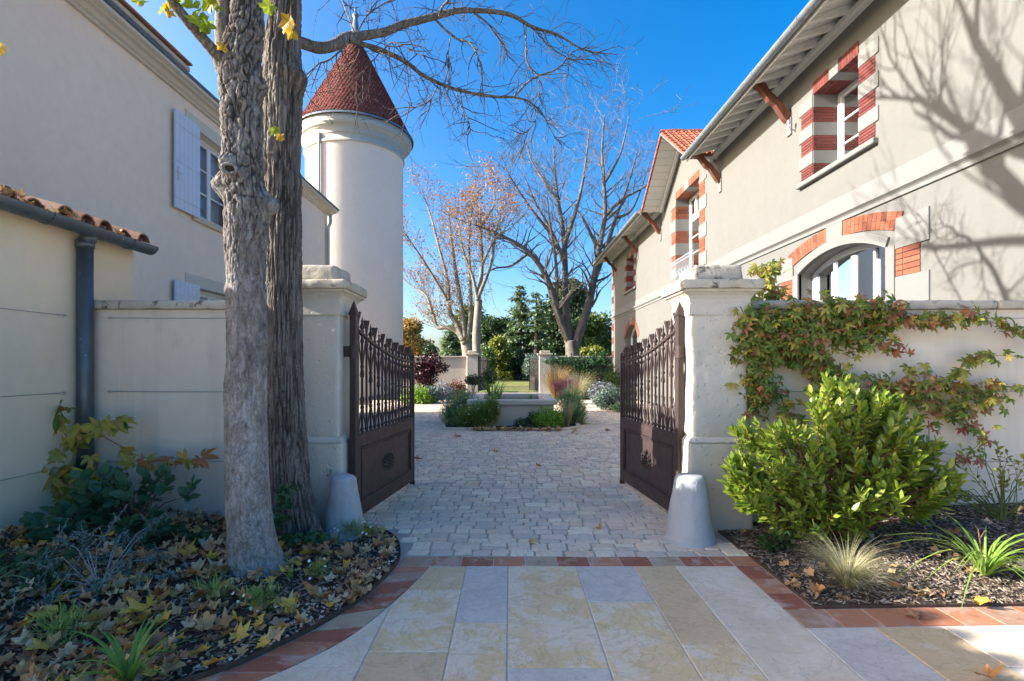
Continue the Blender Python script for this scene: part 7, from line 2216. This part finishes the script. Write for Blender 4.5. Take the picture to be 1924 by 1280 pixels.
# ------------------------------------------------------------------ borders of the courtyard
structure(MB().add([(-9.4, 19.0, 0.004), (-2.6, 18.6, 0.004), (-1.75, 27.0, 0.004), (-9.4, 27.0, 0.004)], [(0, 1, 2, 3)]).build('soil', M['soil']))
structure(MB().add([(2.4, 16.0, 0.004), (5.5, 14.5, 0.004), (5.5, 27.0, 0.004), (2.3, 27.0, 0.004)], [(0, 1, 2, 3)]).build('soil', M['soil']))
T = thing('japanese_maple', 'dark red leaved small maple before the far wall', 'tree', (-3.6, 21.5, 0.0))
mb = MB(); rgq = random.Random(4)
for k in range(5): branch(mb, (-3.6, 21.5, 0), (rgq.uniform(-0.6, 0.6), rgq.uniform(-0.4, 0.4), 1), 0.9, 0.035, 2, rgq, None, 0.7, 2, 0.1, 0.15, 5)
mb.build('trunk', M['conifer_bark'], T)
foliage(T, 'crown', lobes_in((-3.55, 21.5, 1.25), (0.95, 0.6, 0.75), 16, 0.36, 3), 230, 0.11, LM['maple_dark'], 71, None, 0.35, 0.3)
for (lab, u, v, Y, r, n, sz, mt, sd) in (
        ('bright green rounded bush below the dark red maple', 783, 745, 19.3, (0.6, 0.5, 0.45), 1500, 0.085, 'bright', 72),
        ('grey blue lavender mound right of the bright green bush', 808, 742, 19.6, (0.42, 0.4, 0.36), 1200, 0.09, 'silver', 73),
        ('pale lilac flowering plant in front of the far wall', 832, 735, 20.2, (0.45, 0.4, 0.42), 900, 0.08, 'lavender', 74),
        ('russet seed headed plant by the far left pillar', 857, 728, 20.8, (0.4, 0.35, 0.35), 800, 0.08, 'russet', 75),
        ('clipped dark ball shrub before the far left pillar', 889, 713, 23.0, (0.36, 0.36, 0.26), 900, 0.07, 'ever_dark', 76),
        ('dark bushy plant at the opening to the lawn', 919, 706, 24.5, (0.34, 0.34, 0.5), 900, 0.08, 'ever_dark', 77),
        ('silvery green rounded bush at the right side of the courtyard', 1150, 748, 16.6, (0.62, 0.5, 0.42), 2200, 0.075, 'silver', 78),
        ('low green cushion in front of the silvery bush', 1170, 764, 15.9, (0.36, 0.3, 0.16), 700, 0.06, 'fine_blue', 79),
        ('pale airy flowering plant behind the silvery bush', 1130, 735, 18.5, (0.5, 0.4, 0.42), 900, 0.08, 'lavender', 80),
        ('dark box bush beside the stone trough', 1102, 735, 22.0, (0.42, 0.4, 0.42), 900, 0.08, 'ever_dark', 81),
        ('dark green shrub against the house corner', 1152, 712, 23.5, (0.45, 0.5, 0.75), 900, 0.1, 'ever_mid', 82)):
    c = PX(u, v, Y)
    T = fluff(lab, [(tuple(c), r), ((c.x + r[0] * 0.4, c.y - 0.1, c.z - r[2] * 0.25), tuple(q * 0.7 for q in r)), ((c.x - r[0] * 0.4, c.y, c.z - r[2] * 0.2), tuple(q * 0.65 for q in r))], n // 2, sz, mt, sd, (c.x, c.y, 0))
    rg_ = random.Random(sd); mb = MB()
    for k in range(7): mb.tube([(c.x + rg_.uniform(-0.05, 0.05), c.y, 0), (c.x + rg_.uniform(-1, 1) * r[0] * 0.5, c.y + rg_.uniform(-0.5, 0.5) * r[1], c.z)], [0.014, 0.006], 4, cap=False)
    tag(mb.build('stem', M['twig'], T), kind='stuff')
# ivy on the far wall, ornamental wheel, trough
T = thing('ivy', 'dark ivy curtain over the far wall beside the house corner', 'ivy', (4.4, 26.95, 0))
rg_ = np.random.default_rng(66); P = []
for (u, v, su, sv, n) in ((1125, 690, 30, 22, 1500), (1080, 685, 25, 12, 600), (1050, 678, 25, 6, 260), (1145, 715, 14, 25, 700), (1105, 700, 14, 14, 400)):
    uu, vv = rg_.normal(u, su * 0.55, n), rg_.normal(v, sv * 0.55, n)
    P.append(np.stack([(uu - 957) / F * 26.9, 26.95 - np.abs(rg_.normal(size=n)) * 0.10, 1.5 - (vv - 685) / F * 26.9], axis=1))
P = np.concatenate(P); P = P[(P[:, 2] > 0.05) & (P[:, 2] < 2.25) & (P[:, 0] < 5.45)]
cloud('leaf', T_diamond(0.8), P, frames(rg_.normal(size=P.shape) + np.array([0, -0.3, -0.8]), np.tile([0, -1.0, 0.4], (len(P), 1))), rg_.uniform(0.08, 0.16, len(P)), LM['ivy'], T)
wc = PX(1131, 707, 26.0)
T = thing('wheel', 'old iron rimmed wheel leaning on the ivy covered wall', 'wheel', (wc.x, wc.y, 0.3))
MB().tube([wc + Vector((0.52 * math.cos(g), 0.05 * math.sin(g), 0.52 * math.sin(g))) for g in np.linspace(0, 2 * math.pi, 33)], 0.03, 8).build('rim', M['iron_far'], T)
for k in range(8):
    g = math.pi * k / 4; MB().tube([wc, wc + Vector((0.51 * math.cos(g), 0, 0.51 * math.sin(g)))], 0.016, 6).build('spoke', M['iron_far'], T)
MB().tube([wc + Vector((0, -0.08, 0)), wc + Vector((0, 0.08, 0))], 0.07, 12).build('hub', M['iron_far'], T)
tc = PX(1094, 727, 25.0)
T = thing('stone_trough', 'pale stone trough on a plinth against the far wall', 'trough', (tc.x, tc.y, 0))
MB().cbox(tc.x - 0.32, tc.x + 0.32, tc.y - 0.25, tc.y + 0.25, 0.36, 0.62, 0.03).build('bowl', M['basin_stone'], T)
MB().cbox(tc.x - 0.2, tc.x + 0.2, tc.y - 0.16, tc.y + 0.16, 0, 0.36, 0.02).build('plinth', M['basin_stone'], T)

# ------------------------------------------------------------------ trees beyond the far wall
def limbs_px(parent, paths, Y, mat, name='limb', rgx=None, yj=0.0):
    outs = []
    for px, r0, r1 in paths:
        n_ = len(px)
        dy = (rgx.uniform(-1, 1) if rgx else 0) * yj
        pts = [PX(u, v, Y) + Vector((0, dy * i / n_, 0)) for i, (u, v) in enumerate(px)]
        rads = [(r0 + (r1 - r0) * i / (n_ - 1)) * Y / F for i in range(n_)]
        P = catm3([(*p, r) for p, r in zip(pts, rads)], 6)
        MB().tube([tuple(q[:3]) for q in P], [q[3] for q in P], 10).build(name, mat, parent, smooth=True)
        outs.append(P)
    return outs
rgx = random.Random(3)
YT = 31.0
T = thing('bare_tree', 'tall bare tree with many ascending limbs near the house corner', 'tree', (PX(1078, 668, YT).x, YT, 0))
b0 = PX(1078, 668, YT); g0 = Vector((b0.x, YT, -0.1))
tr_ = [(1078, 742), (1077, 700), (1076, 668), (1073, 640)]
limbs_px(T, [(tr_, 17, 12)], YT, M['bare_bark'], 'trunk')
paths = [([(1072, 650), (1055, 610), (1042, 575), (1030, 535), (1014, 505), (990, 478), (965, 462), (930, 447), (895, 434)], 8.5, 1.2),
         ([(1070, 645), (1066, 600), (1062, 550), (1062, 490), (1058, 430), (1050, 380), (1044, 330), (1040, 270)], 8.5, 1.0),
         ([(1078, 655), (1093, 612), (1106, 570), (1114, 530), (1124, 470), (1134, 410), (1132, 350), (1128, 290), (1132, 225)], 9.4, 1.0),
         ([(1114, 532), (1138, 470), (1158, 410), (1182, 345), (1202, 275)], 5.6, 0.8),
         ([(1062, 500), (1040, 440), (1008, 380), (984, 320)], 4.7, 0.8), ([(1060, 460), (1080, 400), (1092, 340), (1098, 270)], 4.7, 0.8),
         ([(1042, 575), (1045, 540), (1040, 490), (1030, 440), (1022, 390)], 4.7, 0.8), ([(1124, 470), (1105, 420), (1092, 390), (1070, 350)], 3.8, 0.8), ([(1134, 410), (1165, 380), (1195, 365), (1222, 350)], 3.8, 0.8)]
paths += [([(1036, 440), (1000, 400), (970, 360), (950, 330)], 3.4, 0.7), ([(1125, 470), (1160, 440), (1200, 420), (1228, 395)], 3.4, 0.7), ([(1158, 410), (1190, 390), (1222, 300)], 3.1, 0.7), ([(1050, 380), (1020, 330), (1000, 290), (990, 250)], 3.1, 0.7), ([(990, 478), (960, 500), (930, 505), (905, 520)], 2.9, 0.7), ([(1115, 530), (1140, 520), (1165, 500)], 2.9, 0.7), ([(1132, 350), (1160, 300), (1172, 240)], 3.1, 0.7)]
mb = MB(); ends = []
for P in limbs_px(T, paths, YT, M['bare_bark'], 'limb', rgx, 3.0):
    for i in range(10, len(P)):
        if rgx.random() < 0.9:
            d = Vector(P[i][:3] - P[i - 1][:3]).normalized(); a = rgx.uniform(0, 6.28)
            nd = d * 0.8 + Vector((math.cos(a) * 1.1, math.sin(a) * 0.8, rgx.uniform(-0.25, 0.5))) * 0.95
            branch(mb, P[i][:3], nd, rgx.uniform(0.8, 2.0), max(0.012, P[i][3] * 0.42), 3, rgx, ends, 0.85, 2, 0.03, 0.24, 4, 0.0075, 0.45)
mb.build('branches', M['bare_bark'], T)
for (lab, base, Y, paths, nl, sd) in (
    ('pollarded plane tree with pale bark and sparse orange leaves behind the far wall', (880, 668), 33.0,
     [([(882, 738), (880, 690), (878, 660), (873, 636)], 13, 10), ([(874, 645), (858, 622), (838, 615), (820, 614), (812, 590), (803, 562)], 6, 2), ([(871, 640), (858, 610), (846, 590), (842, 565), (838, 520), (822, 460), (806, 400), (792, 360)], 6, 1),
      ([(874, 636), (868, 590), (860, 540), (850, 480), (842, 420), (838, 380)], 6, 1), ([(878, 640), (884, 590), (882, 520), (880, 450), (884, 400), (890, 365)], 5, 1), ([(812, 590), (800, 555), (780, 540), (766, 530)], 3, 1), ([(842, 565), (815, 520), (790, 480), (770, 450)], 3, 1)], 4200, 5),
    ('slender knobbly plane trunk with sparse orange leaves at the lawn opening', (897, 668), 30.5,
     [([(898, 745), (897, 690), (894, 640), (895, 605), (898, 560)], 9, 7), ([(898, 565), (905, 500), (902, 430), (900, 380)], 5, 1), ([(898, 565), (888, 520), (870, 470), (862, 420)], 4, 1), ([(898, 560), (922, 500), (930, 450), (940, 410)], 4, 1), ([(905, 500), (930, 455), (960, 440)], 3, 1), ([(900, 430), (925, 390), (930, 360)], 3, 1)], 3000, 6)):
    T = thing('plane_tree', lab, 'tree', (PX(base[0], 668, Y).x, Y, 0))
    mb = MB(); ends = []; rgx = random.Random(sd)
    for k, P in enumerate(limbs_px(T, paths, Y, M['plane_bark'], 'limb', rgx, 2.0)):
        if k == 0: continue
        for i in range(5, len(P)):
            if rgx.random() < 0.8:
                d = Vector(P[i][:3] - P[i - 1][:3]).normalized(); a = rgx.uniform(0, 6.28)
                nd = d + Vector((math.cos(a), math.sin(a), rgx.uniform(0, 0.6))) * 0.7
                branch(mb, P[i][:3], nd, rgx.uniform(0.7, 1.5), 0.02, 2, rgx, ends, 0.65, 3, 0.08, 0.16, 4, 0.007, 0.45)
    mb.build('branches', M['plane_bark'], T)
    E = np.array([tuple(p) for p, d in ends]); rg_ = np.random.default_rng(sd)
    pos = E[rg_.integers(0, len(E), nl)] + rg_.normal(size=(nl, 3)) * 0.3
    cloud('leaf', T_diamond(0.9), pos, frames(rg_.normal(size=(nl, 3)) + np.array([0, 0, -0.6])), rg_.uniform(0.08, 0.17, nl), LM['plane'], T)
def conifer(lab, u, v0, v1, hw, Y, mat, n, sd, sparse=False):
    base, top = PX(u, v1, Y), PX(u, v0, Y); H = top.z; Rr = hw * Y / F
    T = thing('cedar' if not sparse else 'sparse_conifer', lab, 'tree', (base.x, Y, 0.0))
    MB().tube([(base.x, Y, 0), (base.x, Y, H * 0.5), (base.x, Y, H)], [0.3, 0.2, 0.03], 8).build('trunk', M['conifer_bark'], T)
    rg_ = np.random.default_rng(sd); P, D = [], []; mb = MB()
    z = H * 0.10 if not sparse else H * 0.45
    while z < H * 0.98:
        t = (z / H); rr = Rr * (1 - t) ** 0.75 + 0.15
        for k in range(7 if not sparse else 5):
            a = rg_.uniform(0, 6.283); L = rr * rg_.uniform(0.6, 1.15)
            tip = np.array([base.x + math.cos(a) * L, Y + math.sin(a) * L, z - 0.12 * L + rg_.normal() * 0.1])
            st_ = np.array([base.x, Y, z])
            mb.tube([tuple(st_), tuple(tip)], [0.04, 0.01], 4, cap=False)
            m = int(2.6 * n * L / Rr)
            tt = rg_.uniform(0.2, 1.0, m)[:, None]
            p = st_ + (tip - st_) * tt + rg_.normal(size=(m, 3)) * np.array([0.26, 0.26, 0.05]) * (0.4 + 0.6 * tt)
            P.append(p); D.append(np.tile([math.cos(a), math.sin(a), -0.25], (m, 1)) + rg_.normal(size=(m, 3)) * 0.45)
        z += H * (0.058 if not sparse else 0.075)
    P, D = np.concatenate(P), np.concatenate(D)
    tag(mb.build('branch', M['conifer_bark'], T), kind='stuff')
    cloud('crown', T_diamond(0.35), P, frames(D), rg_.uniform(0.28, 0.6, len(P)), LM[mat], T)
conifer('pale grey green cedar with layered boughs in the middle of the garden opening', 976, 535, 712, 34, 46.0, 'cedar', 42, 1)
conifer('thin dark conifer with a bare lower trunk right of the pale cedar', 1008, 548, 712, 28, 45.0, 'cedar', 34, 2, True)
conifer('small pyramidal conifer left of the plane trees', 848, 622, 712, 28, 50.0, 'cedar', 40, 3)
def broad(lab, u, v0, v1, hw, Y, mat, n, lr, sd, size=0.28, name='evergreen_tree', nl=22):
    top = PX(u, v0, Y).z; bot = max(0.4, PX(u, v1, Y).z); x = PX(u, v0, Y).x; Rr = hw * Y / F
    T = thing(name, lab, 'tree', (x, Y, 0))
    MB().tube([(x, Y, 0), (x + 0.1, Y, bot + 0.3), (x, Y, (bot + top) / 2)], [0.28, 0.2, 0.1], 8).build('trunk', M['conifer_bark'], T)
    foliage(T, 'crown', lobes_in((x, Y, (bot + top) / 2), (Rr * 1.12, Rr * 0.9, (top - bot) / 2 * 1.06), int(nl * 1.5), lr, sd), int(n * 1.2), size * 1.15, LM[mat], sd, None, 0.45)
broad('golden autumn tree beyond the round tower', 768, 598, 690, 42, 55.0, 'gold_far', 230, 1.0, 11, 0.30, 'autumn_tree')
broad('mid green evergreen directly behind the plane trees', 888, 575, 700, 34, 54.0, 'ever_mid', 330, 1.1, 12)
broad('dense dark evergreen left of the pale cedar', 930, 578, 705, 36, 51.0, 'ever_dark', 360, 1.1, 13)
broad('big dark evergreen behind the bare tree', 1062, 528, 700, 50, 50.0, 'ever_dark', 380, 1.3, 14, nl=34)
broad('lower dark evergreen beside the house corner', 1112, 588, 700, 40, 47.0, 'ever_mid', 330, 1.0, 15)
broad('round dark evergreen half behind the thin conifer', 1030, 600, 705, 34, 52.0, 'ever_mid', 330, 1.0, 16)
broad('yellow green bush glowing in front of the dark evergreens', 938, 636, 712, 20, 44.0, 'yellowgreen', 260, 0.5, 17, 0.2, 'garden_bush', 12)
broad('light green bush behind the ivy covered wall', 1108, 648, 715, 28, 38.0, 'yellowgreen', 260, 0.55, 18, 0.2, 'garden_bush', 14)
broad('mid green bush at the left of the lawn opening', 912, 655, 714, 22, 42.0, 'ever_mid', 260, 0.5, 19, 0.2, 'garden_bush', 12)
broad('grey leaved bush right of the lawn opening', 1003, 668, 714, 18, 41.0, 'silver', 260, 0.45, 20, 0.16, 'garden_bush', 12)
broad('dark green bush in the middle of the border across the lawn', 968, 672, 714, 24, 45.0, 'ever_dark', 260, 0.5, 21, 0.2, 'garden_bush', 12)
broad('small cypress green bush above the dark red maple', 811, 650, 715, 16, 44.0, 'ever_dark', 240, 0.45, 22, 0.2, 'garden_bush', 10)
rg_ = np.random.default_rng(9)
for (lab, mt, u0, u1, v, Y, n, sz) in (('low border of mixed flowers along the back of the lawn', 'lavender', 930, 1010, 703, 46.0, 1500, 0.22), ('yellow green ground cover at the back of the lawn', 'yellowgreen', 885, 965, 706, 44.0, 1300, 0.2)):
    P = np.stack([rg_.uniform(XU(u0, Y), XU(u1, Y), n), Y + rg_.normal(size=n) * 0.7, rg_.uniform(0.15, 0.95, n) ** 1.3 + 0.1], axis=1)
    o = cloud('ground_cover', T_diamond(0.7), P, frames(rg_.normal(size=P.shape) + np.array([0, 0, 0.4])), rg_.uniform(0.5, 1.2, n) * sz, LM[mt])
# distant wood on the horizon
n = 26000
a = rg_.uniform(-120, 120, n)
P = np.stack([a, 95 + rg_.uniform(0, 25, n), np.abs(rg_.random(n)) ** 0.7 * (3.0 + 1.6 * vnoise(np.stack([a * 0.12, a * 0, a * 0], axis=1), 3))], axis=1)
cloud('distant_woods', T_diamond(0.8), P, frames(rg_.normal(size=P.shape)), rg_.uniform(0.5, 1.1, n), LM['ever_mid'])
